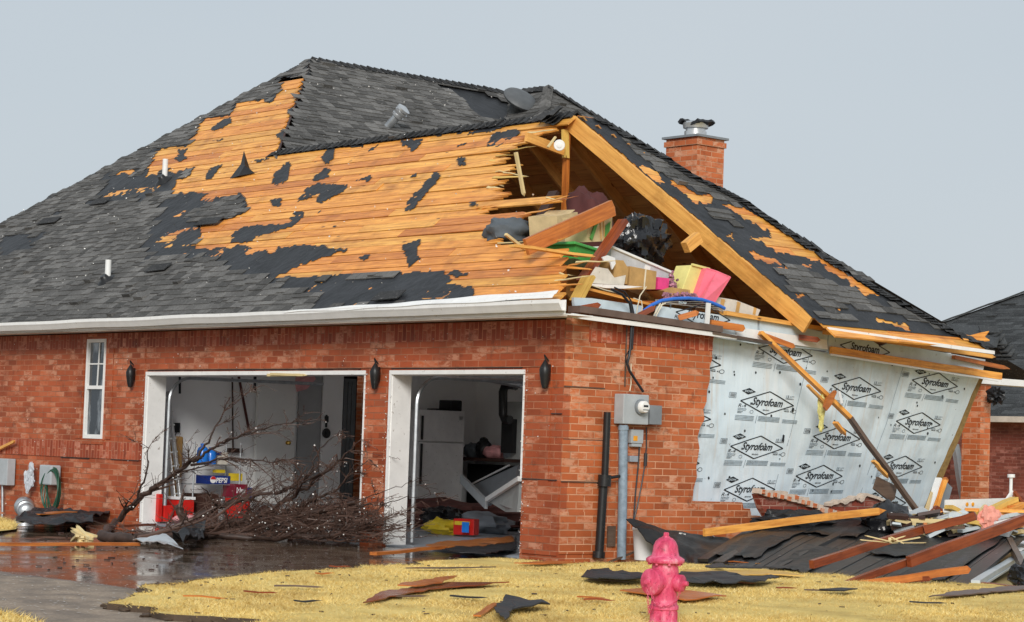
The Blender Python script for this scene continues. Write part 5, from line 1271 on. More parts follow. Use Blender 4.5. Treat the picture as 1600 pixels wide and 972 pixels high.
mb = MB(); c = ong(246, 860)+V(0,0,.05); mb.grid(lambda u, v: c+V(-.35+.7*u, -.1+.2*v, .05+.08*math.sin(u*4)*v+.03*noise.noise(Vector((u*5, v*4, 0)))), 10, 4, th=.01); single('flashing_scrap', mb, 'alu', 'crumpled shiny flashing at the edge of the puddle', 'flashing', c)
gsheet('roofing_scrap', [(268,858),(290,846),(320,840),(318,856),(290,863)], 'felt', 'black roofing scrap beside the crumpled flashing', 'roofing', .05, amp=.18, seed=8)

# ------------------------------------------------------------------ wide garage bay
FX = XL
def onw(px, py, off=0.0): return onx(px, py, FX+off)
# aluminium ladder
r = thing('ladder', 'aluminium ladder leaning inside the left garage jamb', 'ladder', V(-8.3, .55, 0))
t0, t1 = ony(253, 610, .55), ony(274, 806, .55); t2, t3 = ony(262, 612, .62), ony(284, 800, .62)
mb = MB(); mb.beam(t0, t1, .03, .07, (1,0,0)); mb.build('ladder_rail', 'alu', r); mb = MB(); mb.beam(t2, t3, .03, .07, (1,0,0)); mb.build('ladder_rail', 'alu', r)
mb = MB()
for k in range(9): f = (k+.5)/9; mb.beam(t0.lerp(t1, f), t2.lerp(t3, f)+V(.0,.05,0), .03, .02)
mb.build('ladder_rungs', 'alu', r)
mb = MB(); a = onw(264, 788, .35); b_ = onw(287, 682, .35); mb.box((FX+.30, a.y, .05), (FX+.36, b_.y, b_.z)); single('folding_table', mb, 'brown_table', 'brown folded table standing behind the ladder', 'table', V(FX+.33,(a.y+b_.y)/2,.05), bevel=.03)
# wire shelf
ya, yb_ = onw(300, 700, .55).y, onw(372, 700, .55).y; x0, x1 = FX+.25, FX+.62
r = thing('wire_shelf', 'grey wire shelving unit against the white garage wall', 'shelf', V((x0+x1)/2, (ya+yb_)/2, 0))
for y in (ya, yb_):
    for x in (x0, x1): mb = MB(); mb.tube([V(x,y,0), V(x,y,onw(300,690,.55).z)], .013, 6); mb.build('shelf_post', 'galv', r, True)
zs = [onw(320, 726, .6).z, onw(320, 757, .6).z, .12]
for z in zs:
    mb = MB()
    for k in range(12): y = ya+(yb_-ya)*k/11; mb.tube([V(x0,y,z), V(x1,y,z)], .005, 4)
    for x in (x0, (x0+x1)/2, x1): mb.tube([V(x,ya,z), V(x,yb_,z)], .007, 5)
    mb.build('wire_tray', 'galv', r)
def sitem(name, px0, px1, zi, d, mat, label, cat, off=.5, **kw):
    a = onw(px0[0], px0[1], off); b_ = onw(px1[0], px1[1], off); z = zi if zi is not None else min(a.z, b_.z); mb = MB(); mb.box((FX+off-d, a.y, z+.008), (FX+off, b_.y, max(a.z, b_.z))); return single(name, mb, mat, label, cat, V(FX+off-d/2, (a.y+b_.y)/2, z+.008), **kw)
for (px, w_, lab) in ((316, .085, 'bright blue bottle at the left of the top shelf'), (329, .08, 'bright blue bottle second on the top shelf')):
    p = onw(px, 726, .5); mb = MB(); h = onw(px, 694 if px == 316 else 700, .5).z-zs[0]; mb.lathe((p.x, p.y, zs[0]+.01), [(w_,0),(w_,h*.62),(w_*.8,h*.78),(w_*.42,h*.86),(w_*.42,h),(.001,h)], 18); single('blue_bottle', mb, 'bottle_blue', lab, 'bottle', V(p.x,p.y,zs[0]), 'blue bottles on the shelf', smooth=True)
sitem('cardboard_box', (339,726), (356,707), zs[0], .2, 'card_white', 'pale box right of the blue bottles on the shelf', 'box')
sitem('food_packet', (340,712), (346,706), None, .06, 'navy', 'small navy packet standing on the pale box', 'packet', off=.52)
def soda(px0, px1, z, d, mat, name, label, word, col_, off, wh=.5, circ=None):
    o = sitem(name, px0, px1, z, d, mat, label, 'box', off); a = onw(*px0, off); b_ = onw(*px1, off); zz = z if z is not None else min(a.z,b_.z)
    H = max(a.z,b_.z)-zz; m2 = MB(); c = V(FX+off+.003, a.y+(b_.y-a.y)*(.62 if circ else .5), zz+H*.5); put_text(m2, word, c, (0,1,0), (0,0,1), width=(b_.y-a.y)*(.5 if circ else .72), height=H*wh*.6, bold=.03, shear=.15)
    m2.build('box_lettering', col_, o)
    if circ:
        m3 = MB(); cc2 = V(FX+off+.0, a.y+(b_.y-a.y)*.24, zz+H*.55); m3.lathe(cc2, [(.05,.001),(.05,.004),(.001,.005)], 20, (1,0,0)); m3.build('box_emblem', 'white_print', o)
        m3 = MB(); m3.face([cc2+V(.007, math.cos(t_)*.045, math.sin(t_)*.045+.004) for t_ in [i*math.pi/10 for i in range(11)]]); m3.build('box_emblem', 'print_red', o)
    return o
soda((324,756), (360,744), zs[1], .3, 'navy', 'soda_carton', 'navy blue soda carton on the lower shelf', 'PEPSI', 'white_print', .56, 1.0, True)
sitem('snack_packet', (338,743), (352,734), zs[1]+.16, .1, 'yellow_pack', 'yellow packet on top of the navy soda carton', 'packet', off=.5)
sitem('snack_packet', (364,752), (379,740), None, .12, 'yellow_pack', 'yellow snack packet right of the navy soda carton', 'packet', off=.62)
soda((366,778), (387,757), None, .3, 'soda_red', 'soda_carton', 'dark red soda carton standing on a bright red one', 'Dr Pepper', 'white_print', .75, .9)
sitem('soda_carton', (370,798), (391,779), 0.0, .3, 'red_plastic', 'bright red soda carton on the garage floor', 'box', off=.8)
sitem('soda_carton', (388,781), (394,762), None, .2, 'navy', 'narrow blue carton beside the dark red soda carton', 'box', off=.78)
sitem('tool_chest', (308,790), (342,772), 0, .35, 'dark_brown', 'dark brown chest under the wire shelf', 'chest', off=.6)
for (a, q, lab, mt) in (((247,806),(255,772),'tall red can beside the ladder','red_plastic'),((277,802),(304,781),'red cool box with a white lid on the garage floor','red_plastic'),((256,806),(271,790),'low red box behind the foot of the ladder','red_plastic')):
    p = onw(q[0], a[1], .7); o = sitem('red_container', a, q, 0, .3, mt, lab, 'container', off=.75 , bevel=.012)
    if 'lid' in lab:
        bb = onw(304, 781, .75); aa = onw(277, 781, .75); m2 = MB(); m2.box((FX+.44, aa.y-.01, bb.z+.001), (FX+.76, bb.y+.01, bb.z+.04)); m2.build('lid', 'white_print', o)
p = onw(290, 806, .95); mb = MB(); mb.lump((p.x, p.y, .06), (.3,.4,.12), 5, .3, 2, 10); single('pink_towel', mb, 'pink_pale', 'pale pink cloth on the floor in front of the red cool box', 'cloth', p, smooth=True)
p = onw(275, 666, .02); mb = MB(); mb.box((FX+.001, p.y-.05, p.z-.09), (FX+.05, p.y+.05, p.z+.05)); mb.tube([p+V(.02,0,-.09), p+V(.02,-.03,-.15), p+V(.02,-.08,-.2)], .006, 5); single('wall_charger', mb, 'black_metal', 'black charger plugged into the white garage wall', 'charger', p)
def pole(a, q, r_, mat, nm, label, head=None, hm='dark_brown'):
    mb = MB(); mb.tube([onw(*a, .06), onw(*q, .06)], r_, 7); o = single(nm, mb, mat, label, 'garden tool', onw(*q, .06), smooth=True)
    if head: m2 = MB(); h0, h1, hh = head; m2.box((FX+.03, onw(h0, 700, .06).y, onw(h0, hh[1], .06).z), (FX+.10, onw(h1, 700, .06).y, onw(h0, hh[0], .06).z)); m2.build('broom_head', hm, o)
pole((363,590), (364,700), .013, 'dark_brown', 'broom', 'broom hanging upside down on the white wall', (356,377,(700,707)))
pole((373,588), (389,672), .02, 'maroon', 'umbrella_closed', 'folded dark red umbrella hanging slanted on the wall')
pole((281,586), (281,615), .018, 'black_metal', 'hanging_rod', 'short black rod hanging under the garage header')
p = onx(475, 598, FX+.3); mb = MB(); mb.slab([onx(x, y, FX+.3) for x, y in ((462,588),(488,586),(492,592),(478,608),(463,612),(461,600))][::-1], (1,0,0), .03); mb.slab([onx(x, y, FX+.335) for x, y in ((461,597),(488,586),(490,588),(463,600))][::-1], (1,0,0), .01) ; single('pink_bag', mb, 'pink_pale', 'pink cloth bag hanging under the header beside the white door', 'bag', p)
p = onw(509, 677, .06); mb = MB(); mb.lathe(p, [(.07,0),(.078,.02),(.07,.03),(.03,.03),(.03,.045),(.001,.045)], 18, (1,0,0)); mb.box((FX+.05, p.y-.012, p.z+.09), (FX+.075, p.y+.012, p.z+.28)); mb.box((FX+.05,p.y-.025,p.z+.17),(FX+.08,p.y+.03,p.z+.26)); single('hanging_pan', mb, 'black_metal', 'small black pan and tool hanging on the white inner door', 'pan', p)

# ------------------------------------------------------------------ narrow garage bay
xf = FX+.72; a = onx(651, 783, xf); b_ = onx(722, 783, xf); zt_ = onx(686, 641, xf).z; yS = a.y; yE = b_.y
r = thing('refrigerator', 'speckled white refrigerator with black handles inside the narrow bay', 'refrigerator', V(FX+.4, (yS+yE)/2, 0))
mb = MB(); mb.box((FX+.05, yS, .0), (xf-.06, yE, zt_)); mb.build('cabinet', 'fridge_white', r)
zm = onx(686, 691, xf).z
for z0_, z1_ in ((.08, zm-.008), (zm+.008, zt_-.005)): mb = MB(); mb.box((xf-.055, yS+.003, z0_), (xf, yE-.003, z1_)); mb.build('door', 'fridge_white', r, bevel=.012)
for z0_, z1_ in ((zm-.65, zm-.03), (zm+.03, zm+.40)): mb = MB(); mb.box((xf+.002, yS+.03, z0_), (xf+.04, yS+.055, z1_)); mb.build('handle', 'black_metal', r, bevel=.006)
mb = MB(); mb.box((xf+.001, yE-.12, zt_-.14), (xf+.004, yE-.05, zt_-.08)); mb.build('badge', 'alu', r)
mb = MB(); a = onx(698, 641, xf-.3); b_ = onx(716, 626, xf-.3); mb.box((xf-.5, a.y, zt_+.002), (xf-.2, b_.y, b_.z)); mb.box((xf-.5, a.y-.25, zt_+.002), (xf-.25, a.y-.01, zt_+.03)); single('black_case', mb, 'black_metal', 'black case on top of the refrigerator', 'case', V(xf-.3,a.y,zt_), bevel=.02)
for k, (x_, w_, lab) in enumerate(((632,.10,'leaning grey board left of the refrigerator'),(639,.06,'narrow brown board between the track and the refrigerator'),(645,.05,'pale stick standing against the refrigerator'))):
    p = onw(x_, 780, .6); q = onw(x_+5, 665+6*k, .25); p.z = .02; mb = MB(); mb.beam(p, q, w_, .03, (1,0,0)); single('plank', mb, ('grey_wood','grey_wood','attic_wood')[k], lab, 'plank', p)
# workbench with clutter, water heater and duct
r = thing('workbench', 'dark workbench with clutter in the back corner of the bay', 'workbench', V(-8.2, 6.2, 0))
zb = ony(740, 715, 6.1).z; mb = MB(); mb.box((FX+.05, 5.75+.3, zb-.05), (-7.0, 6.58, zb)); mb.build('bench_top', 'dark_brown', r)
for x in (FX+.1, -7.05): mb = MB(); mb.box((x, 6.1, 0), (x+.08, 6.2, zb-.052)); mb.build('leg', 'dark_brown', r)
mb = MB(); mb.box((FX+.2, 6.3, .3), (-7.1, 6.5, zb-.1)); mb.build('shelf', 'black_metal', r)
for k, (px, sz, mt, lab, nm) in enumerate(((735,(.35,.3,.25),'grey_cloth','dark cloth heap at the left of the workbench','cloth_heap'),(770,(.5,.3,.22),'pink_pale','pinkish covered roasting pan on the workbench','covered_pan'),(795,(.3,.3,.3),'grey_blue','grey bundle at the right of the workbench','bundle'),(752,(.25,.25,.34),'black_metal','black bag on the workbench beside the pan','black_bag'))):
    p = ony(px, 713, 6.2); mb = MB(); mb.lump((p.x, 6.25, zb+sz[2]*.42), sz, k+50, .3, 2, 12); single(nm, mb, mt, lab, 'clutter', V(p.x,6.25,zb), smooth=True)
p = ony(800, 680, 6.0); r = thing('water_heater', 'tall water heater with a black flue elbow in the back corner', 'water heater', V(-7.4,6.2,0))
q = ony(803, 640, 6.2); mb = MB(); mb.box((q.x-.12, 6.15, zb-.1), (q.x+.55, 6.58, ony(800,628,6.2).z)); mb.build('heater_casing', 'grey_door_panel', r)
mb = MB(); q1 = ony(797, 655, 6.1); mb.box((q1.x-.14, 6.05, ony(797,708,6.1).z), (q1.x+.12, 6.14, ony(797,655,6.1).z)); mb.build('control_box', 'black_metal', r)
mb = MB(); mb.tube([ony(x, y, 5.9) for x, y in ((797,656),(789,655),(786,648),(786,612),(789,603),(797,601),(806,603))], .07, 10); mb.build('flue', 'black_metal', r, True)
mb = MB(); mb.tube([ony(x, y, 4.2) for x, y in ((722,585),(770,591),(818,600))], .07, 10); single('ceiling_duct', mb, 'galv', 'dark round duct slanting under the narrow bay ceiling', 'duct', ony(770,591,4.2), smooth=True)
# collapsed overhead door, rug and small things
def quad(name, P, th, mat, label, cat, lines=None, lm='meter_dark'):
    n_ = (P[1]-P[0]).cross(P[3]-P[0]).normalized(); mb = MB(); mb.slab(P, n_, th); o = single(name, mb, mat, label, cat, cen(P))
    if lines:
        m2 = MB()
        for f in lines:
            a = P[0].lerp(P[3], f)+n_*(th+.001); b_ = P[1].lerp(P[2], f)+n_*(th+.001); m2.beam(a, b_, .02, .01, n_)
        m2.build('panel_rib', lm, o)
    return o
quad('garage_door_panel', [ony(735,760,3.4), ony(808,727,2.3), ony(806,752,2.0), ony(762,790,2.8)], .04, 'meter_dark', 'fallen dark garage door section propped in the narrow bay', 'door section', (.3,.7))
quad('garage_door_panel', [ony(761,782,2.4), ony(812,750,1.4), ony(808,800,1.0), ony(790,800,1.8)], .04, 'grey_door_panel', 'fallen grey garage door section with pale edge nearest the jamb', 'door section', (.5,))
mb = MB(); mb.beam(ony(761,781,2.3), ony(812,748,1.3), .05, .06); single('door_rail', mb, 'white_trim', 'pale metal rail on the fallen grey door section', 'rail', ony(790,765,1.8))
mb = MB(); mb.beam(ony(721,748,3.2), ony(760,788,2.4), .04, .12); single('door_rail', mb, 'meter_grey', 'grey bracket bar slanting down right of the refrigerator', 'rail', ony(740,770,2.8))
mb = MB(); mb.beam(ony(736,757,3.3), ony(796,727,2.6), .02, .02); single('door_rail', mb, 'white_trim', 'thin white rod above the dark door section', 'rail', ony(766,742,3))
def floorlump(nm, px, py, sz, mat, lab, cat, seed, amp=.3, n=12, rz=0):
    p = onz(px, py+16, 0.0); mb = MB(); mb.lump((p.x, p.y, sz[2]*.42), sz, seed, amp, 2.2, n, rz); return single(nm, mb, mat, lab, cat, V(p.x,p.y,0), smooth=True)
floorlump('rug_heap', 680, 806, (3.6,1.6,.42), 'carpet', 'crumpled dull red rug across the narrow bay floor', 'rug', 61, .35, 18, .5)
floorlump('rubbish_sack', 690, 812, (.8,.5,.36), 'black_plastic', 'black sack on the rug in front of the refrigerator', 'sack', 62, .4, 18)
floorlump('yellow_cloth', 692, 818, (.75,.3,.22), 'yellow_pack', 'flattened yellow bag on the narrow bay floor', 'bag', 63, .4)
floorlump('dark_bundle', 750, 815, (1.2,.5,.3), 'grey_blue', 'dark blue-grey clothes on the floor by the fallen door', 'clothes', 64, .4, 14)
floorlump('paint_tin', 771, 805, (.16,.16,.22), 'white_trim', 'small white crushed tin beside the fallen door', 'tin', 65, .15)
p = onz(728, 837, 0); o = (MB()); o.obox(p+V(0,0,.12), (.3,.2,.22), .5); o = single('toy_box', o, 'red_plastic', 'small red box with a blue panel on the narrow bay floor', 'box', p, bevel=.01)
mb = MB(); mb.obox(p+V(.10,-.05,.12)+Matrix.Rotation(.5,3,'Z')@V(0,-.10,0), (.1,.012,.14), .5); mb.build('blue_panel', 'bottle_blue', o)
mb = MB(); mb.obox(p+Matrix.Rotation(.5,3,'Z')@V(-.02,-.105,.17), (.22,.01,.05), .5); mb.build('yellow_panel', 'yellow_pack', o)
gsheet('roofing_scrap', [(690,868),(740,862),(800,858),(806,848),(806,868),(760,876),(715,874)], 'felt', 'dark roofing scrap at the mouth of the narrow bay', 'roofing', .02, amp=.05, seed=21)
gsheet('plywood_scrap', [(665,862),(700,856),(760,852),(800,848),(803,856),(760,863),(700,867)], 'wet_wood', 'ochre plywood scrap lying at the mouth of the narrow bay', 'plywood', .03, amp=.03, seed=22)
gplank((583,872), (690,866), .09, .035, 'wet_wood', 'orange broken stud on the wet threshold of the narrow bay', .0, .03)
# clutter deep under the branches
for k in range(9):
    px = rnd.uniform(410, 560); p = onz(px, rnd.uniform(800, 826), 0); mb = MB(); mb.lump((p.x, p.y, .1), (rnd.uniform(.3,.7), rnd.uniform(.3,.6), rnd.uniform(.2,.45)), 70+k, .4, 2.5, 10)
    labs = ['dark wet debris heap far left under the branches','dark wet debris heap second under the branches','brown sodden carton heap under the branches','dark fabric heap under the middle branches','low dark heap below the white door','sodden brown heap below the inner door','dark heap left of the brick pier','brown heap against the brick pier','small dark heap deep in the wide bay']
    single('debris_heap', mb, rnd.choice(('dark_brown','dark_brown','grey_wood','dark_brown')), labs[k], 'debris', V(p.x,p.y,0), 'sodden heaps under the fallen branches', smooth=True)

# ------------------------------------------------------------------ fallen tree
tree = thing('fallen_tree', 'leafless broken tree top lying across the wide garage opening', 'fallen tree', ong(250, 852))
limb = MB(); twig = MB(); twig_flecks = MB(); br_rng = random.Random(11)
MAXZ = [.75]
def grow(mb, p, d, L, r, lvl, maxl):
    L *= .85
    n = max(3, int(L/.10)); pts = [p.copy()]; rs = [r]; q = p.copy(); d = d.normalized()
    for k in range(n):
        d = (d+Vector((br_rng.gauss(0,.09), br_rng.gauss(0,.09), br_rng.gauss(.0,.07)))).normalized(); q = q+d*L/n
        if q.z < .03: q.z = .03; d.z = abs(d.z)*.5
        if q.z > MAXZ[0] and d.z > -.1: d.z = -abs(d.z)*.6-.05
        pts.append(q.copy()); rs.append(max(.0028, r*(1-.75*(k+1)/n)))
    mb.tube(pts, rs, 6 if r > .015 else 4, False)
    if lvl < maxl:
        m_ = {0: 7, 1: 6, 2: 3}.get(lvl, 2)
        for k in range(m_):
            i = br_rng.randint(int(n*.2), n); side = Vector((br_rng.gauss(0,1), br_rng.gauss(0,1), br_rng.gauss(.05,.55)))
            dd = (d*1.3+side*.8).normalized(); grow(twig, pts[i], dd, L*br_rng.uniform(.35,.62), rs[i]*.55+.0015, lvl+1, maxl)
    for _ in range(1 if lvl >= 1 else 0):
        if br_rng.random() < .10:
            i = br_rng.randint(0, n); c = pts[i]; a = Vector((br_rng.gauss(0,1), br_rng.gauss(0,1), br_rng.gauss(0,1))).normalized()*br_rng.uniform(.006,.014); b_ = a.orthogonal()*.7
            twig_flecks.face([c, c+a+b_, c+a*1.8, c+a-b_])
    return pts
def guide(pts_px, Y, r0, r1, subs=8, subL=.9, mode='y'):
    P = []
    for (x, y), yy in zip(pts_px, Y):
        q = ony(x, y, yy); P.append(q if q.z > r0*.6 else ong(x, y)+V(0,0,r0*.9))
    fine = []
    for a, b_ in zip(P, P[1:]):
        for k in range(6): fine.append(a.lerp(b_, k/6)+Vector((br_rng.gauss(0,.012), br_rng.gauss(0,.012), br_rng.gauss(0,.012))))
    fine.append(P[-1]); n = len(fine); rs = [r0+(r1-r0)*i/(n-1) for i in range(n)]; limb.tube(fine, rs, 9, True)
    for k in range(subs):
        i = br_rng.randint(int(n*.15), n-1); d = (fine[min(n-1, i+1)]-fine[i-1]).normalized()
        dd = (d*1.2+Vector((br_rng.gauss(.1,.5), br_rng.gauss(0,.6), br_rng.gauss(-.02,.28)))).normalized(); grow(twig, fine[i], dd, subL*br_rng.uniform(.5,1.2), rs[i]*.45+.003, 1, 3)
    return fine
guide([(158,846),(210,850),(270,846),(340,826),(420,816),(500,800),(556,785)], [-1.1,-1.0,-.8,-.6,-.5,-.4,-.3], .065, .025, 26, 1.1)
MAXZ[0] = 1.9
guide([(163,840),(180,815),(212,785),(238,765),(265,745),(300,722),(325,690),(360,620)], [-.9,-.85,-.8,-.75,-.65,-.6,-.5,-.35], .05, .008, 12, .8)
guide([(212,782),(225,748),(232,700)], [-.8,-.82,-.85], .02, .005, 3, .4)
guide([(300,722),(330,700),(370,682),(420,668),(470,655)], [-.6,-.5,-.4,-.3,-.3], .022, .004, 9, .6)
MAXZ[0] = .95
guide([(300,728),(360,716),(420,720),(480,716)], [-.6,-.5,-.4,-.3], .018, .004, 10, .6)
guide([(270,842),(300,812),(340,792),(400,775),(440,768),(500,740)], [-.8,-.7,-.6,-.5,-.4,-.3], .045, .010, 16, .9)
guide([(240,850),(320,842),(420,846),(520,836),(556,830)], [-1.0,-.9,-.9,-.8,-.7], .05, .02, 22, .9)
guide([(340,826),(420,798),(480,760),(530,722),(560,690)], [-.6,-.5,-.3,-.2,-.15], .035, .006, 12, .5)
guide([(420,816),(470,790),(520,770),(556,735)], [-.3,-.2,-.1,-.1], .03, .008, 12, .5)
guide([(300,846),(290,824),(282,800),(276,790)], [-.9,-.85,-.8,-.8], .06, .045, 3, .4)
guide([(440,768),(480,745),(500,700),(540,670)], [-.4,-.3,-.2,-.2], .016, .003, 7, .4)
guide([(556,790),(590,790),(625,780),(690,770)], [-.3,-.3,-.25,-.2], .010, .002, 3, .3)
guide([(560,780),(620,762),(668,742)], [-.25,-.2,-.15], .006, .002, 2, .25)
MAXZ[0] = .5
for k in range(170):
    x = 330+226*br_rng.random()**.7; y = br_rng.uniform(800, 850); p = ony(x, y, br_rng.uniform(-1.0, .4)); p.z = max(p.z, .03); grow(twig, p, Vector((br_rng.gauss(.7,.6), br_rng.gauss(0,.5), br_rng.gauss(.08,.12))), br_rng.uniform(.4,.9), .010, 1, 3)
limb.build('limb', 'bark', tree, True); twig.build('twigs', 'twig', tree); twig_flecks.build('twig_bits_and_glints', 'fleck', tree)  # pale faces stand for caught insulation and for painted sky glints
mb = MB(); c = ong(120, 851)+V(0,0,.08)
for k in range(16): d = Vector((-1+br_rng.gauss(0,.4), br_rng.gauss(0,.25), br_rng.gauss(.1,.2))).normalized(); mb.beam(c+V(.40,-.1,.0)+Vector((br_rng.gauss(0,.06),br_rng.gauss(0,.04),br_rng.gauss(0,.03))), c+V(.35,0,0)+d*br_rng.uniform(.15,.45), .04, .025, jag=.1)
mb.build('torn_wood', 'splinter', tree)
# ------------------------------------------------------------------ collapsed roof section and debris on the right
PL = [ong(1085, 888)+V(0,0,.05), onz(1232, 806, .50), onz(1625, 818, .42), ong(1506, 924)+V(0,0,.03)]
RP = thing('collapsed_roof_panel', 'big collapsed roof section with streaked black underside boards', 'roof section', cen(PL))
def PS(u, v, off=0):   # u across, v from the grass up
    p = PL[0].lerp(PL[3], u).lerp(PL[1].lerp(PL[2], u), v); nr = (PL[3]-PL[0]).cross(PL[1]-PL[0]).normalized()
    return p+nr*(off+.05*math.sin(u*5+1)*math.sin(v*3)+.02*noise.noise(Vector((u*3, v*3, 0))))
mb = MB(); nb = 27
cutu = [0]+sorted((k+rnd.uniform(-.3,.3))/nb for k in range(1, nb))+[1]
for k in range(nb):
    u0, u1 = cutu[k]+.0004, cutu[k+1]-.0003; h = rnd.uniform(0,.007)+(.03 if rnd.random() < .12 else 0); v0 = .03*rnd.random()-(.03 if rnd.random() < .2 else 0); v1 = 1-.09*rnd.random(); m_ = 10
    for q in range(m_):
        a, c = v0+(v1-v0)*q/m_, v0+(v1-v0)*(q+1)/m_; o = k*3.7
        P8 = [PS(u0,a,h-.03), PS(u1,a,h-.03), PS(u1,c,h-.03), PS(u0,c,h-.03), PS(u0,a,h), PS(u1,a,h+.004), PS(u1,c,h+.004), PS(u0,c,h)]
        mb._faces(P8, [(4,5,6,7), (0,1,5,4), (1,2,6,5), (3,0,4,7), (2,3,7,6)], [(o+a*3,0),(o+a*3,.19),(o+c*3,.19),(o+c*3,0)]*2)
mb.build('panel_boards', 'panel_felt', RP)
for u_, v_, a_, b_ in ((.04,.10,.16,.55), (.30,.0,.14,.35), (.52,.35,.20,.45), (.76,.05,.16,.7), (.20,.55,.2,.38)):
    mb = MB(); mb.grid(lambda u, v: PS(u_+a_*u+.015*noise.noise(Vector((v*6, u_*9, 0))), v_+b_*v+.03*noise.noise(Vector((u*7, u_*9, 4))), .035+.02*noise.noise(Vector((u*4, v*5, u_*8)))), 14, 12, th=.006); mb.build('felt_remnant', 'felt_sheet', RP)
mb = MB()
for k in range(60): u, v = rnd.random(), rnd.random(); c = PS(u, v, .05); s_ = rnd.uniform(.008,.03); mb.face([c, c+V(s_,0,.002), c+V(s_,s_*1.5,.004), c+V(0,s_,.002)])
mb.build('white_flecks', 'fleck', RP)
# limp felt sheet between the conduit and the panel
mb = MB()
TL, TR, BL, BR = onx(978,812,.42), onx(1190,850,.75), onx(1046,880,.95), ong(1110,890)+V(.3,0,.02)
mb.grid(lambda u, v: TL.lerp(TR, u).lerp(BL.lerp(BR, u), v**1.3*(1-.0))+V(.06*math.sin(u*9)*v, 0, -.03*math.sin(u*3.14)*(1-v)+.035*noise.fractal(Vector((u*5, v*4, 0)),1,2,3)), 34, 20, th=.012)
single('felt_sheet', mb, 'felt_sheet', 'limp black felt sheet slumped between the conduit and the roof section', 'felt', (TL+BL)/2, smooth=True)
mb = MB()
for k in range(9): p = onx(rnd.uniform(1040,1170), rnd.uniform(826,850), .62); mb.obox(p, (.02,.05,.015), rnd.random()*3)
single('paper_bits', mb, 'fleck', 'white scraps caught on the limp black felt sheet', 'scraps', onx(1100,838,.6))
mb = MB(); P = [onx(x, y, .66) for x, y in ((1112,835),(1120,842),(1135,846),(1132,851),(1118,847))]; mb.slab(P[::-1], (1,0,0), .01); single('torn_label', mb, 'white_print', 'torn white label on the black felt near the brick', 'label', P[0])
# white bucket under the sheet
p = ong(1012, 876); p = onx(1009, 876, .35); p.z = gz(p.x, p.y)+.03; mb = MB(); mb.lathe(p, [(.13,0),(.155,.33),(.165,.335),(.165,.36),(.15,.365),(.001,.36)], 26); single('white_bucket', mb, 'white_print', 'white plastic bucket behind the pink hydrant', 'bucket', p, smooth=True)
mb = MB(); p = onx(957, 836, .04); mb.box((.012, p.y-.06, p.z-.13), (.03, p.y+.06, p.z+.1)); single('wall_vent', mb, 'grey_wood', 'small brown vent cover low on the brick between the pipes', 'vent', p)
# long planks
def gp3(p0, p1, w, h, mat, label, jag=.06, seg=4, wob=.008, up=(0,0,1), cat='plank', name='plank'):
    mb = MB(); mb.beam(p0, p1, w, h, up, seg=seg, wob=wob, jag=jag); return single(name, mb, mat, label, cat, (Vector(p0)+Vector(p1))/2)
def psx(px, py, off=.0, lim=60):
    """point on the collapsed panel under photo point"""
    n_ = (PL[3]-PL[0]).cross(PL[1]-PL[0]).normalized(); 
    return hit(px, py, n_, n_.dot(PL[0])+off)
gp3(onx(1100,832,.75), onx(1372,799,.9), .04, .085, 'deck_wood', 'long bright orange plank across the broken brick and roof section', .2)
gp3(psx(1268,882,.12), psx(1445,826,.16), .06, .085, 'red_wood', 'thick red-brown beam with broken tip on the left of the roof section', .10)
gp3(psx(1445,828,.16), psx(1524,806,.3), .06, .09, 'red_wood', 'dark beam continuing right behind the splintered joint', .02)
gp3(psx(1310,918,.08), psx(1425,876,.12), .05, .07, 'red_wood', 'dark red rafter low on the roof section near the grass', .1)
gp3(psx(1420,878,.14), psx(1615,806,.30), .06, .11, 'red_wood', 'long dark red rafter crossing the roof section to the right edge', .03)
gp3(psx(1325,916,.06), psx(1512,890,.14), .05, .075, 'wet_wood', 'orange-brown rafter lowest on the roof section', .04)
gp3(psx(1360,912,.05), psx(1452,904,.08), .08, .05, 'red_wood', 'short dark board under the lowest rafter', .04)
mb = MB(); c = psx(1395,848,.2)
for k in range(10): mb.beam(c+Vector((rnd.gauss(0,.05),rnd.gauss(0,.05),0)), c+Vector((rnd.gauss(0,.16),rnd.gauss(0,.16),rnd.uniform(0,.08))), .03, .012, jag=.03)
single('splinters', mb, 'splinter', 'pale splinter tuft on the thick red-brown beam', 'splinters', c)
# broken brick veneer lying behind the plank
def slabx(name, poly, X, th, mat, label, cat, X1=None, parts=()):
    pts = [onx(x, y, X) for x, y in poly]; mb = MB(); mb.slab([p-V(th,0,0) for p in pts][::-1], (1,0,0), th); o = single(name, mb, mat, label, cat, cen(pts)); return o
bw1 = slabx('fallen_brick_veneer', [(1184,772),(1200,773),(1240,780),(1262,786),(1285,797),(1312,801),(1305,812),(1250,815),(1200,808),(1192,795)], .45, .10, 'brick_old', 'tilted slab of fallen brick veneer with a mortar-crusted edge', 'brick slab')
mb = MB(); pts = [onx(x, y, .46) for x, y in ((1183,770),(1200,772),(1222,775),(1245,781),(1262,787),(1285,798),(1312,802))]
for a, c in zip(pts, pts[1:]):
    for k in range(3):
        f = k/3; p = a.lerp(c, f); mb.obox(p+V(0,0,rnd.uniform(-.01,.02)), (.11,(c-a).length/3*.9,rnd.uniform(.05,.09)), 0, rnd.uniform(-.3,.1))
mb.build('mortar_edge', 'mortar', bw1)
mb = MB()
for a, c in zip(pts, pts[1:]):
    for k in (0,1): p = a.lerp(c, .25+k*.5); mb.obox(p+V(.058,0,rnd.uniform(-.02,.02)), (.012,(c-a).length/3*.7,.05), 0, -.15)
mb.build('brick_ends', 'brick', bw1)
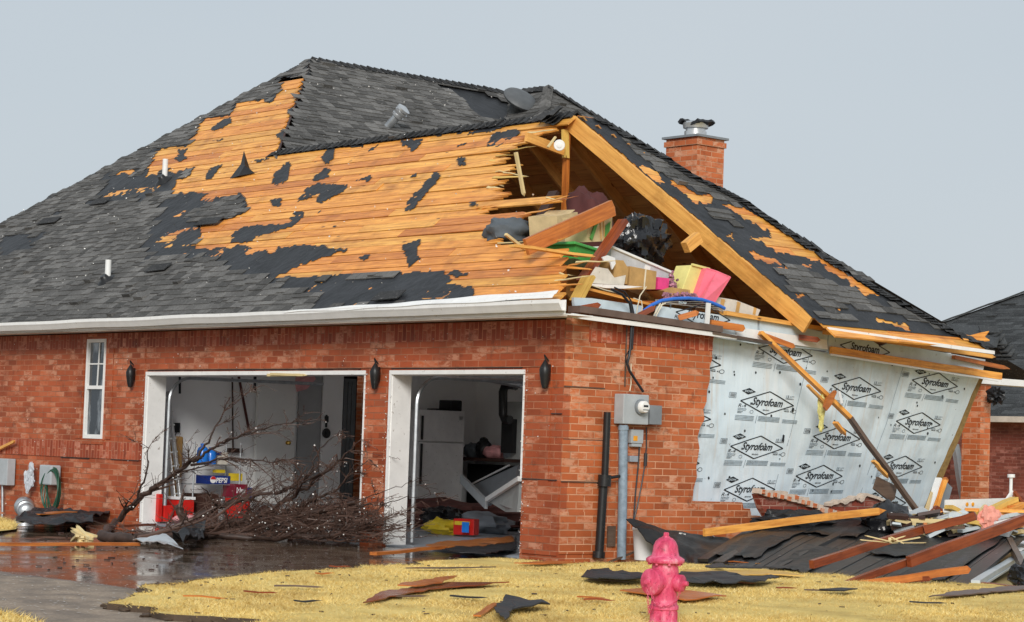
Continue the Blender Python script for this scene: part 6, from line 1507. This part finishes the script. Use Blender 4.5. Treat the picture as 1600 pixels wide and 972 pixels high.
bw2 = slabx('fallen_brick_veneer', [(1296,790),(1310,784),(1320,787),(1335,778),(1344,784),(1352,774),(1405,793),(1430,806),(1418,824),(1390,815),(1345,806),(1300,803)], .35, .10, 'brick_old', 'jagged slab of fallen brick veneer right of the tilted one', 'brick slab')
mb = MB(); pts = [onx(x, y, .37) for x, y in ((1296,790),(1310,784),(1320,787),(1335,778),(1344,784),(1352,774),(1378,783),(1405,793),(1430,806))]
for a, c in zip(pts, pts[1:]): mb.beam(a+V(-.03,0,.01), c+V(-.03,0,.01), .12, .035, seg=3, wob=.01)
mb.build('mortar_edge', 'mortar', bw2)
mb = MB(); p = onx(1245, 808, .55); mb.lump(p+V(0,0,-.06), (.3,1.3,.30), 41, .4, 2.5, 14); single('felt_heap', mb, 'felt_sheet', 'dark heap of felt in the hollow under the fallen bricks', 'felt', p)
p = onx(1386, 814, .75); mb = MB(); mb.lump(p, (.45,.80,.46), 42, .22, 2.0, 20); o = single('rubbish_sack', mb, 'black_plastic', 'round black sack with a white tag beside the brick slab', 'sack', p, smooth=True)
mb = MB(); q = onx(1398, 817, 1.02); mb.obox(q, (.02,.16,.06), .1); mb.build('tag', 'white_print', o)
mb = MB(); q = onx(1395, 806, 1.0); mb.obox(q, (.02,.10,.03), .2, -.6); mb.build('tag', 'white_print', o)
# the long pole across the foam board with its dangling scraps
gp3(onx(1188,520,.10), onx(1330,655,.22), .05, .07, 'deck_wood', 'long thin orange stud slanting down across the foam wall', 0, up=(1,0,0))
gp3(onx(1328,653,.23), onx(1440,808,.5), .05, .07, 'grey_wood', 'lower weathered half of the stud that crosses the foam wall', .05, up=(1,0,0))
gp3(onx(1262,602,.20), onx(1290,632,.22), .03, .04, 'frame_wood', 'short pale sliver split off the slanting stud', .08, up=(1,0,0))
gp3(onx(1305,660,.25), onx(1318,676,.25), .03, .08, 'deck_wood', 'small torn orange chip halfway down the slanting stud', .08, up=(1,0,0))
gp3(onx(1364,720,.35), onx(1384,742,.38), .03, .06, 'frame_wood', 'pale orange chip low on the slanting stud', .08, up=(1,0,0))
slabx('plank', [(1288,636),(1292,622),(1305,610),(1308,612),(1300,632),(1292,642)], .30, .03, 'wet_wood', 'torn triangular board scrap dangling from the slanting stud', 'plank')
p = onx(1284, 636, .16); mb = MB(); mb.lump(p, (.06,.13,.34), 44, .45, 3, 10); mb.lump(p+V(0,.0,-.22), (.04,.08,.16), 45, .5, 3, 8); single('insulation_scrap', mb, 'insulation', 'yellow insulation tuft hanging at the middle of the foam wall', 'insulation', p)
slabx('board_scrap', [(1372,745),(1402,760),(1398,780),(1392,784),(1366,764)], .28, .03, 'grey_wood', 'dark brown board scrap hanging in front of the lower foam wall', 'board')
slabx('foam_scrap', [(1310,612),(1313,611),(1318,630),(1314,631)], .32, .01, 'white_print', 'small white strip beside the dangling board scrap', 'scrap')
mb = MB(); P = [FS(*solve_fs(x, y), .03) for x, y in ((1277,575),(1330,586),(1340,625),(1300,618),(1271,606))]; 
# upright scraps at the right end of the wall
gp3(onx(1455,800,-.1), onx(1478,748,-.1), .05, .06, 'wet_wood', 'reddish short stud standing at the foot of the foam wall end', .03, up=(1,0,0))
gp3(onx(1449,803,.0), onx(1467,747,.0), .03, .09, 'white_trim', 'white trim board leaning at the foot of the foam wall end', 0, up=(1,0,0))
gp3(onx(1462,792,.02), onx(1475,750,.02), .03, .10, 'deck_wood', 'orange board leaning beside the white trim board', 0, up=(1,0,0))
slabx('panel_scrap', [(1466,790),(1478,752),(1488,762),(1478,800)], -.04, .03, 'meter_dark', 'dark grey panel scrap leaning beside the orange board', 'panel')
slabx('foam_scrap', [(1445,800),(1456,768),(1458,770),(1450,804)], .05, .02, 'card_pale', 'cream strip leaning left of the white trim board', 'scrap')
slabx('plank', [(1440,815),(1465,790),(1476,798),(1466,812),(1452,823)], .45, .04, 'red_wood', 'square reddish-brown board tilted beside the wall foot', 'plank')
# white siding sheet with two orange dots, boards and pink insulation
sd = slabx('siding_sheet', [(1478,781),(1590,778),(1545,792),(1500,802),(1477,798)], .9, .02, 'white_paint', 'white siding sheet with two orange discs in the right debris', 'siding')
for px in (1511, 1520): q = onx(px, 788, .905); mb = MB(); mb.lathe(q, [(.025,0),(.025,.006),(.001,.007)], 14, (1,0,0)); mb.build('orange_disc', 'orange_dot', sd)
gp3(onx(1528,804,1.1), onx(1586,780,1.1), .06, .11, 'yellow_wood', 'yellow-orange stud at the top of the right debris pile', .05, up=(1,0,0))
gp3(onx(1532,815,1.2), onx(1598,788,1.2), .06, .14, 'deck_wood', 'bright orange stud just under the yellow one at right', .03, up=(1,0,0))
gp3(onx(1482,792,1.0), onx(1520,812,1.05), .05, .14, 'yellow_wood', 'ochre board lying across the white siding sheet', .05, up=(1,0,0))
gp3(onx(1515,815,1.3), onx(1545,826,1.3), .05, .12, 'yellow_wood', 'ochre board end below the pink insulation', .05, up=(1,0,0))
p = onx(1546, 812, 1.35); mb = MB(); mb.lump(p, (.15,.42,.34), 47, .4, 2.5, 14); single('insulation_scrap', mb, 'insulation_pink', 'salmon pink insulation clump in the right debris', 'insulation', p)
for k, (a, q, X, w_, mt, lab) in enumerate((((1430,822),(1480,808),.6,.05,'white_trim','white strip behind the dark beam at right'),((1552,812),(1600,800),1.4,.05,'panel_light','pale strip under the orange stud at right'),((1470,812),(1520,802),.8,.03,'splinter','pale splintered lath behind the dark beam'),((1555,818),(1605,806),1.5,.04,'white_trim','short white trim scrap at the right edge'),((1570,786),(1582,768),1.0,.03,'white_trim','small white angle bracket in the right debris'),((1585,769),(1600,790),1.1,.04,'red_wood','thin dark rod slanting at the right edge'),((1500,830),(1550,818),1.3,.08,'panel_light','grey-blue board under the ochre board'),((1380,826),(1412,815),.9,.02,'white_trim','thin white lath in front of the black sack'),((1425,806),(1440,812),.6,.16,'panel_light','grey foam block below the stud end'))):
    gp3(onx(*a, X), onx(*q, X), .04, w_, mt, lab, .02, seg=2, wob=.004, up=(1,0,0), cat='scrap', name='trim_scrap')
mb = MB(); mb.tube([onx(1579,778,.7), onx(1580,745,.7)], .022, 8); mb.tube([onx(1580,746,.7), onx(1580,741,.7)], .05, 8); mb.tube([onx(1579,778,.7), onx(1579,796,.7)], .022, 8); single('water_standpipe', mb, 'white_trim', 'thin white standpipe upright in the right debris', 'pipe', onx(1579,778,.7), smooth=True)
# rubble bed filling the space between the panel and the wall
bits = ['white','grey','dark','tan']
for k in range(4):
    mb = MB()
    for q in range(120):
        x = rnd.uniform(1395, 1620); y = rnd.uniform(796, 832); p = onx(x, y, rnd.uniform(.2, 1.2)); mb.obox(p+V(0,0,-.06), (rnd.uniform(.03,.25), rnd.uniform(.05,.4), rnd.uniform(.01,.06)), rnd.uniform(-1,1), rnd.uniform(-.5,.5), rnd.uniform(-.4,.4))
    o = single('rubble', mb, ('panel_light','meter_grey','dark_brown','splinter')[k], f'{bits[k]} small building rubble heaped behind the roof section', 'rubble', onx(1500,815,.6)); o['kind'] = 'stuff'
ORD = ('leftmost', 'second', 'third', 'fourth', 'fifth', 'sixth', 'seventh', 'eighth')
CN = ('bright orange', 'orange-brown', 'dark red', 'pale yellow', 'weathered grey', 'white')
lx = sorted(rnd.uniform(1410, 1600) for _ in range(34))
for k in range(34):
    x = lx[k]; y = 800+rnd.uniform(-2, 30)-(x-1290)*.02; p = onx(x, y, rnd.uniform(.5, 1.3)); d = Vector((rnd.gauss(0,.5), rnd.gauss(.6,.8), rnd.gauss(.0,.10))).normalized()*rnd.uniform(.12,.45)
    mb = MB(); mb.beam(p-d, p+d, rnd.uniform(.015,.05), rnd.uniform(.012,.05), seg=2, wob=.006, jag=.05); single('broken_lath', mb, ('deck_wood','wet_wood','red_wood','splinter','grey_wood','white_trim')[k % 6], f'{ORD[k//6]} {CN[k%6]} broken lath from the left in the rubble behind the roof section', 'lath', p, 'small broken laths in the rubble')
lx = sorted(rnd.uniform(250, 1560) for _ in range(16))
for k in range(16):
    x = lx[k]; y = rnd.uniform(895, 965)
    if abs(x-1037) < 45: continue
    p = ong(x, y)+V(0,0,.075); a = rnd.uniform(-.5, .7); d = (SIDE*math.cos(a)+FWD*math.sin(a))*rnd.uniform(.06,.2); mb = MB(); mb.beam(p-d, p+d, rnd.uniform(.02,.06), .012, seg=2, wob=.01, jag=.08); single('board_splinter', mb, ('wet_wood','red_wood','grey_wood','felt')[k % 4], f'{ORD[k//4]} small {("orange","dark red","brown","black")[k%4]} splinter from the left on the straw coloured lawn', 'splinter', p, 'small splinters on the lawn')
# gutter pieces, black lumps at right foreground
def ggut(a, q, mat, label, r_=.05, z0=.06, z1=.3):
    p0 = ong(*a)+V(0,0,z0); p1 = dep(q[0], q[1], depth_of(p0)+.5) if z1 is None else onz(q[0], q[1], z1); mb = MB(); mb.beam(p0, p1, .09, .05, seg=4, wob=.006); mb.beam(p0+V(0,0,-.04), p1+V(0,0,-.04), .11, .02); return single('downpipe', mb, mat, label, 'downpipe', (p0+p1)/2)
ggut((1524,920), (1605,862), 'panel_light', 'bluish white downpipe lying on the grass at lower right', z1=.12)
gp3(ong(1575,880)+V(0,0,.3), ong(1610,918)+V(0,0,.05), .07, .09, 'grey_wood', 'dark post end leaning at the lower right edge', .03)
p = ong(1595, 918); mb = MB(); mb.lump(p+V(0,.1,.10), (.36,.3,.30), 49, .4, 2.2, 14); single('tar_lump', mb, 'black_plastic', 'black crumpled roofing lump at the lower right edge', 'roofing', p)
gsheet('board_sheet', [(1560,868),(1600,858),(1625,866),(1620,880),(1580,884)], 'white_trim', 'white board lying on the grass at the right edge', 'board', .12, amp=.05, seed=31)
gplank((1525,918), (1605,928), .10, .03, 'red_wood', 'dark red board on the grass behind the pinkish slab', .0, .0)
gsheet('pink_board', [(1448,946),(1480,940),(1520,936),(1564,930),(1610,928),(1610,934),(1560,938),(1500,944)], 'soffit_brown', 'flat mauve board lying on the grass at lower right', 'board', .03, amp=.02, seed=32)
# boards and felt on the lawn
gsheet('grass_board', [(568,958),(592,940),(660,930),(700,924),(795,924),(740,930),(690,934),(650,940),(610,948)], 'red_wood', 'long cracked red-brown board flat on the lawn', 'board', .03, amp=.02, seed=33)
gsheet('grass_board', [(618,934),(680,924),(712,920),(690,930),(650,936)], 'wet_wood', 'thinner orange board beside the cracked one on the lawn', 'board', .06, amp=.02, seed=34)
gsheet('grass_felt', [(772,972),(790,952),(830,958),(862,964),(800,972),(790,990)], 'felt', 'black roofing scrap on the lawn at the bottom edge', 'roofing', .05, amp=.06, seed=35)
gplank((745,976), (776,958), .06, .012, 'wet_wood', 'thin orange strip beside the roofing scrap at the bottom', .03, .04)
gplank((870,908), (1000,915), .30, .012, 'yellow_wood', 'ochre board on the lawn left of the hydrant', .0, .0)
gsheet('grass_felt', [(908,918),(925,908),(950,904),(960,912),(1010,914),(1010,925),(940,924)], 'felt', 'black felt strip on the lawn left of the hydrant', 'roofing', .05, amp=.07, seed=36)
gsheet('grass_felt', [(1062,912),(1110,914),(1160,918),(1218,918),(1190,926),(1130,929),(1066,926)], 'felt', 'black felt strip on the lawn right of the hydrant', 'roofing', .05, amp=.05, seed=37)
gsheet('grass_board', [(1070,902),(1130,904),(1225,906),(1255,912),(1200,910),(1130,914),(1075,912)], 'yellow_wood', 'long ochre board behind the felt strip right of the hydrant', 'board', .03, amp=.02, seed=38)
gsheet('grass_felt', [(1100,902),(1125,896),(1135,902),(1200,902),(1190,905),(1110,904)], 'felt', 'narrow black scrap behind the long ochre board', 'roofing', .06, amp=.03, seed=39)
gsheet('grass_board', [(968,936),(1030,932),(1062,936),(1135,946),(1070,952),(1010,944)], 'wet_wood', 'triangular rusty board on the lawn behind the hydrant foot', 'board', .03, amp=.02, seed=40)
gsheet('grass_board', [(1180,894),(1215,885),(1240,888),(1200,894)], 'deck_wood', 'small bright orange board at the edge of the roof section', 'board', .04, amp=.02, seed=41)
gsheet('grass_board', [(1120,890),(1150,886),(1185,890),(1170,893)], 'wet_wood', 'rusty board scrap left of the small orange board', 'board', .04, amp=.02, seed=42)
gsheet('grass_board', [(632,900),(700,899),(775,898),(700,900.5)], 'grey_wood', 'thin dark lath near the far edge of the lawn', 'board', .03, amp=.0, seed=43)
gsheet('grass_felt', [(1280,936),(1310,934),(1340,936),(1318,939)], 'felt', 'tiny black scrap alone on the right of the lawn', 'roofing', .04, amp=.03, seed=44)
gsheet('grass_board', [(805,892),(860,888),(900,891),(850,893)], 'wet_wood', 'thin orange scrap at the lawn edge by the house corner', 'board', .03, amp=.01, seed=45)

# ------------------------------------------------------------------ hydrant
hb = dep(1037, 960, 17.3); hz = gz(hb.x, hb.y)
top = dep(1040, 835, 17.3).z; Hc = V(hb.x, hb.y, hz)
hy = thing('fire_hydrant', 'faded pink fire hydrant standing on the yellow lawn', 'hydrant', Hc)
def zz(py): return dep(1038, py, 17.3).z
mb = MB(); z = lambda py: zz(py)-hz
mb.lathe(Hc, [(.13,-.05),(.13,.03),(.118,.04),(.104,.06),(.104,z(953)),(.112,z(952)),(.112,z(946)),(.102,z(944)),(.098,z(935)),(.098,z(915)),(.104,z(908)),(.106,z(895)),(.100,z(884)),(.102,z(879)),(.001,z(878))], 36); mb.build('barrel', 'hydrant_paint', hy, True)
mb = MB()
for k in range(12): a = k*math.pi/6; mb.beam(Hc+V(math.cos(a)*.104, math.sin(a)*.104, .07), Hc+V(math.cos(a)*.104, math.sin(a)*.104, z(956)), .012, .008, (math.cos(a), math.sin(a), 0))
mb.build('barrel_ribs', 'hydrant_paint', hy)
mb = MB(); mb.lathe(Hc, [(.100,z(880)),(.142,z(879.5)),(.148,z(877)),(.146,z(873)),(.128,z(870.5)),(.106,z(868)),(.099,z(862)),(.093,z(853)),(.078,z(846)),(.052,z(841)),(.032,z(839.5)),(.030,z(838)),(.001,z(838))], 36); bn_ = mb.build('bonnet', 'hydrant_paint', hy, True)
mb = MB(); mb.lathe(Hc, [(.024,z(839.5)),(.022,z(833)),(.018,z(832)),(.001,z(832))], 5); mb.build('operating_nut', 'hydrant_paint', bn_)
mb = MB()
for k in range(8): a = k*math.pi/4+.25; mb.lathe(Hc+V(math.cos(a)*.125, math.sin(a)*.125, z(883)), [(.012,0),(.012,.03),(.001,.031)], 6)
mb.build('flange_bolts', 'hydrant_paint', bn_)
# outlets: big one towards the left front, small one to the right front
rt = SIDE; fw = -FWD
def outlet(dirv, pz, R0, L0, cap, nm):
    c = Hc+V(0,0,zz(pz)-hz); mb = MB(); mb.lathe(c, [(R0*.9,.03),(R0*.9,L0*.7),(R0*1.08,L0*.7),(R0*1.1,L0*.74),(R0*1.1,L0*1.0),(R0*.95,L0*1.06),(R0*.45,L0*1.09),(R0*.42,L0*1.13),(.020,L0*1.14),(.018,L0*1.30),(.001,L0*1.30)], 30, dirv)
    return mb.build(nm, 'hydrant_paint', hy, True), c+Vector(dirv).normalized()*L0
d1_ = (rt*-.74+fw*.68).normalized(); d2_ = (rt*.86+fw*.5).normalized()
o1, c1 = outlet(d1_, 909, .092, .160, 1, 'pumper_outlet'); o2, c2 = outlet(d2_, 910, .060, .150, 1, 'hose_outlet')
def chain(pts, nm):
    fine = []
    P = [Vector(p) for p in pts]
    for a, b_ in zip(P, P[1:]):
        n = max(2, int((b_-a).length/.016)); fine += [a.lerp(b_, k/n) for k in range(n)]
    mb = MB()
    for k, p in enumerate(fine):
        nx_ = fine[min(k+1, len(fine)-1)]; d = (nx_-p)
        if d.length < 1e-5: continue
        d.normalize(); s_ = d.orthogonal().normalized(); s_ = s_ if k % 2 else d.cross(s_)
        mb.tube([p+d*math.cos(t_)*.012+s_*math.sin(t_)*.007 for t_ in [i*math.pi/4 for i in range(9)]], .0026, 4, False)
    mb.build(nm, 'hydrant_paint', hy)
def hp(px, py, D): return dep(px, py, 17.3-D)
chain([hp(1012,915,.13), hp(1012,930,.13), hp(1013,948,.12), hp(1014,958,.12), hp(1018,952,.12), hp(1020,935,.12)], 'chain')
chain([hp(1018,930,.12), hp(1024,942,.13), hp(1034,948,.13), hp(1048,946,.12), hp(1058,938,.11), hp(1062,926,.10), hp(1063,915,.11), hp(1065,908,.12)], 'chain')

# ------------------------------------------------------------------ porch column, neighbouring house
pc_ = dep(1533, 600, 33.5); r = thing('porch_column', 'square red brick porch column with a white gutter above', 'column', V(pc_.x, pc_.y, 0))
mb = MB(); mb.box((pc_.x-.33, pc_.y, -.03), (pc_.x, pc_.y+.24, pc_.z)); mb.build('shaft', 'brick', r)
gp = dep(1600, 594, 33.5); mb = MB(); g0 = V(pc_.x-.3, pc_.y-.12, pc_.z+.02); mb.box((pc_.x-.2, pc_.y-.1, pc_.z+.005), (pc_.x+.05, pc_.y+2.6, pc_.z+.10)); mb.build('gutter', 'white_trim', r)
mb = MB(); q = dep(1556, 619, 33.3); mb.lump(q, (.28,.2,.2), 51, .8, 3.5, 12); single('wind_chime', mb, 'black_metal', 'tangled black light fitting at the top of the porch column', 'light fitting', q)
q = dep(1484, 700, 35.5); r = thing('porch_column', 'second brick porch column half hidden behind the foam wall', 'column', V(q.x,q.y,0)); mb = MB(); mb.box((q.x-.3,q.y,-.03),(q.x+.02,q.y+.3,2.4)); mb.build('shaft', 'brick_far', r)
q = dep(1502, 640, 38); mb = MB(); mb.box((q.x-1.0, q.y, -.03), (q.x+.15, q.y+.15, 2.5)); o = single('porch_wall', mb, 'far_white', 'pale panelled wall seen behind the porch columns', 'wall', V(q.x,q.y,0))
mb = MB(); 
for k in range(6): mb.box((q.x-.98, q.y-.012, .1+.28*k), (q.x+.14, q.y-.002, .115+.28*k))
mb.build('panel_lines', 'meter_grey', o)
gp3(dep(1492,695,34.5), dep(1508,790,34.2), .09, .09, 'meter_grey', 'grey downpipe leaning between the porch columns', 0, cat='downpipe', name='downpipe')
# porch roof beyond the side wall: dark felt with bare boards
def pr(px, py, Z): return dep(px, py, Z)
PR = thing('porch_roof', 'damaged low porch roof with black felt and bare orange boards', 'porch roof', pr(1520,560,33))
P4 = [pr(1462,512,32.5), pr(1556,548,31.5), pr(1572,592,31), pr(1548,575,30.8), pr(1500,560,30.8)]
mb = MB(); mb.slab([pr(1474,512,34), pr(1500,512,34.5), pr(1545,513,35), pr(1562,530,34), pr(1556,548,33.2), pr(1540,549,32.6)], (.4,-.3,.8), .05); mb.build('porch_felt', 'shingle_far', PR)
mb = MB(); q_ = [pr(*p, 32.5) for p in ((1486,526),(1500,523),(1515,526),(1530,522),(1545,519),(1538,528),(1546,533),(1520,535),(1495,534))]; mb.slab(q_[::-1] if (q_[1]-q_[0]).cross(q_[2]-q_[0]).z < 0 else q_, (.4,-.3,.8), .02); mb.build('porch_boards', 'deck_wood', PR)
mb = MB()
for k in range(8): q0 = pr(1545+k*4, 515+k*6, 34); mb.obox(q0, (.28,.22,.02), rnd.random(), .5); 
mb.build('loose_shingle', 'shingle_far', PR)
# neighbour
PNp = .55; cN = 1/math.sqrt(1+PNp**2); sN = PNp*cN; Ep = dep(1575, 652, 55)
nbh = thing('neighbour_house', 'neighbouring brick house with a dark hip roof at right', 'house', V(Ep.x, Ep.y, -.03))
def Nf(x, s): return V(x, Ep.y+s*cN, Ep.z+s*sN)
def n_hit(px, py): p = hit(px, py, (0, -PNp, 1), Ep.z-PNp*Ep.y); return p.x, (p.y-Ep.y)/cN
h0, h1 = n_hit(1470, 505), n_hit(1660, 436)
hx = lambda s: h0[0]+(h1[0]-h0[0])*(s-h0[1])/(h1[1]-h0[1])
HS = h1[1]
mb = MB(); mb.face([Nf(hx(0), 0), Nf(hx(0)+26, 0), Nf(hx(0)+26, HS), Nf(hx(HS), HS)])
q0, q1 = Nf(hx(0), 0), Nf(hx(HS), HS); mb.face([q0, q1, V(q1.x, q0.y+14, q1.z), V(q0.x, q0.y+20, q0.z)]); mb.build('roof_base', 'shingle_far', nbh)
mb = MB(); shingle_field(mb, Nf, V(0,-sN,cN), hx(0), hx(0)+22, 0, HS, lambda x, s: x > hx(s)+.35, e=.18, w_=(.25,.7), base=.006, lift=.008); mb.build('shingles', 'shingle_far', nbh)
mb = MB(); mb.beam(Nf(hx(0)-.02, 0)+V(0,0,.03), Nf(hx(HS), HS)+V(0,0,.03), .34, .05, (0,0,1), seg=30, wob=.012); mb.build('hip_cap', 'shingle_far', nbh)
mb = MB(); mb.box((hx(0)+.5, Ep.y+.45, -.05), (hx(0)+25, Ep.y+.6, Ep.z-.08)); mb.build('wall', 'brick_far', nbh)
mb = MB(); mb.box((hx(0)-.1, Ep.y-.12, Ep.z-.12), (hx(0)+26, Ep.y-.01, Ep.z+.02)); mb.box((hx(0), Ep.y-.009, Ep.z-.12), (hx(0)+26, Ep.y+.5, Ep.z-.085)); mb.build('gutter', 'beige_trim', nbh)

# ------------------------------------------------------------------ flecks of insulation over everything
mb = MB(); fr = random.Random(5)
def fleck(p, s_):
    a = Vector((fr.gauss(0,1), fr.gauss(0,1), fr.gauss(0,.6))).normalized()*s_; b_ = a.orthogonal().normalized()*s_*fr.uniform(.4,.9); mb.face([p-a, p-b_, p+a, p+b_])
for k in range(800):
    x = fr.uniform(-19, 0); s_ = fr.uniform(0, sP1)
    if inA(x, s_):
        q = proj(A(x, s_))
        if q[0] < xbreak(q[1])-5: fleck(A(x, s_)+nA*.06, fr.uniform(.006,.017))
for k in range(160):
    y = fr.uniform(3, 10.2); s_ = fr.uniform(0, 4)
    if inB(y, s_): fleck(Bp(y, s_)+nB*.06, fr.uniform(.008,.018))
o = mb.build('insulation_flecks', 'fleck'); tag(o, 'white insulation flecks scattered over the roof', 'flecks', kind='stuff')
mb = MB()
for k in range(700):
    x = fr.uniform(-20, .0); z = fr.uniform(0, 2.6)
    if not any(h[0]-.05 < x < h[1]+.05 and h[2]-.05 < z < h[3]+.05 for h in HOLES): fleck(V(x, -.025, z), fr.uniform(.004,.011))
for h in HOLES[:2]:
    for k in range(160): fleck(V(fr.choice((h[0]-.03, h[1]+.03))+fr.gauss(0,.03), -.02, fr.uniform(0,2.1)), fr.uniform(.006,.014))
o = mb.build('insulation_flecks', 'fleck'); tag(o, 'white insulation flecks stuck to the brick front wall', 'flecks', kind='stuff')
mb = MB()
for k in range(1500):
    p = ong(fr.uniform(-40, 860), fr.uniform(845, 960))
    mb2 = p+V(0,0,.004); s_ = fr.uniform(.006,.022); a_ = fr.random()*3; mb.face([mb2+V(math.cos(a_)*s_, math.sin(a_)*s_, .004), mb2+V(-math.sin(a_)*s_*.5, math.cos(a_)*s_*.5, .004), mb2-V(math.cos(a_)*s_, math.sin(a_)*s_, -.004), mb2-V(-math.sin(a_)*s_*.5, math.cos(a_)*s_*.5, -.004)])
o = mb.build('ground_flecks', 'fleck'); tag(o, 'pale insulation flecks and painted wet glints scattered on the driveway', 'grit', kind='stuff')  # pale faces: loose insulation, plus glints of wet asphalt put into colour
mb = MB()
for k in range(300):
    p = ong(fr.uniform(60, 860), 832+fr.random()**2.2*60); mb.obox(p+V(0,0,.008), (fr.uniform(.01,.08), fr.uniform(.006,.018), .010), fr.random()*3, fr.gauss(0,.2))
o = mb.build('driveway_litter', 'dark_brown'); tag(o, 'dark sticks and chips on the wet driveway before the garage', 'litter', kind='stuff')
mb = MB()
for k in range(130):
    p = ong(fr.uniform(200, 1600), fr.uniform(888, 972)); mb.obox(p+V(0,0,.055), (fr.uniform(.006,.05), fr.uniform(.006,.02), .006), fr.random()*3, fr.gauss(0,.3))
o = mb.build('lawn_litter', 'dark_brown'); tag(o, 'dark twigs and chips littering the lawn', 'litter', kind='stuff')
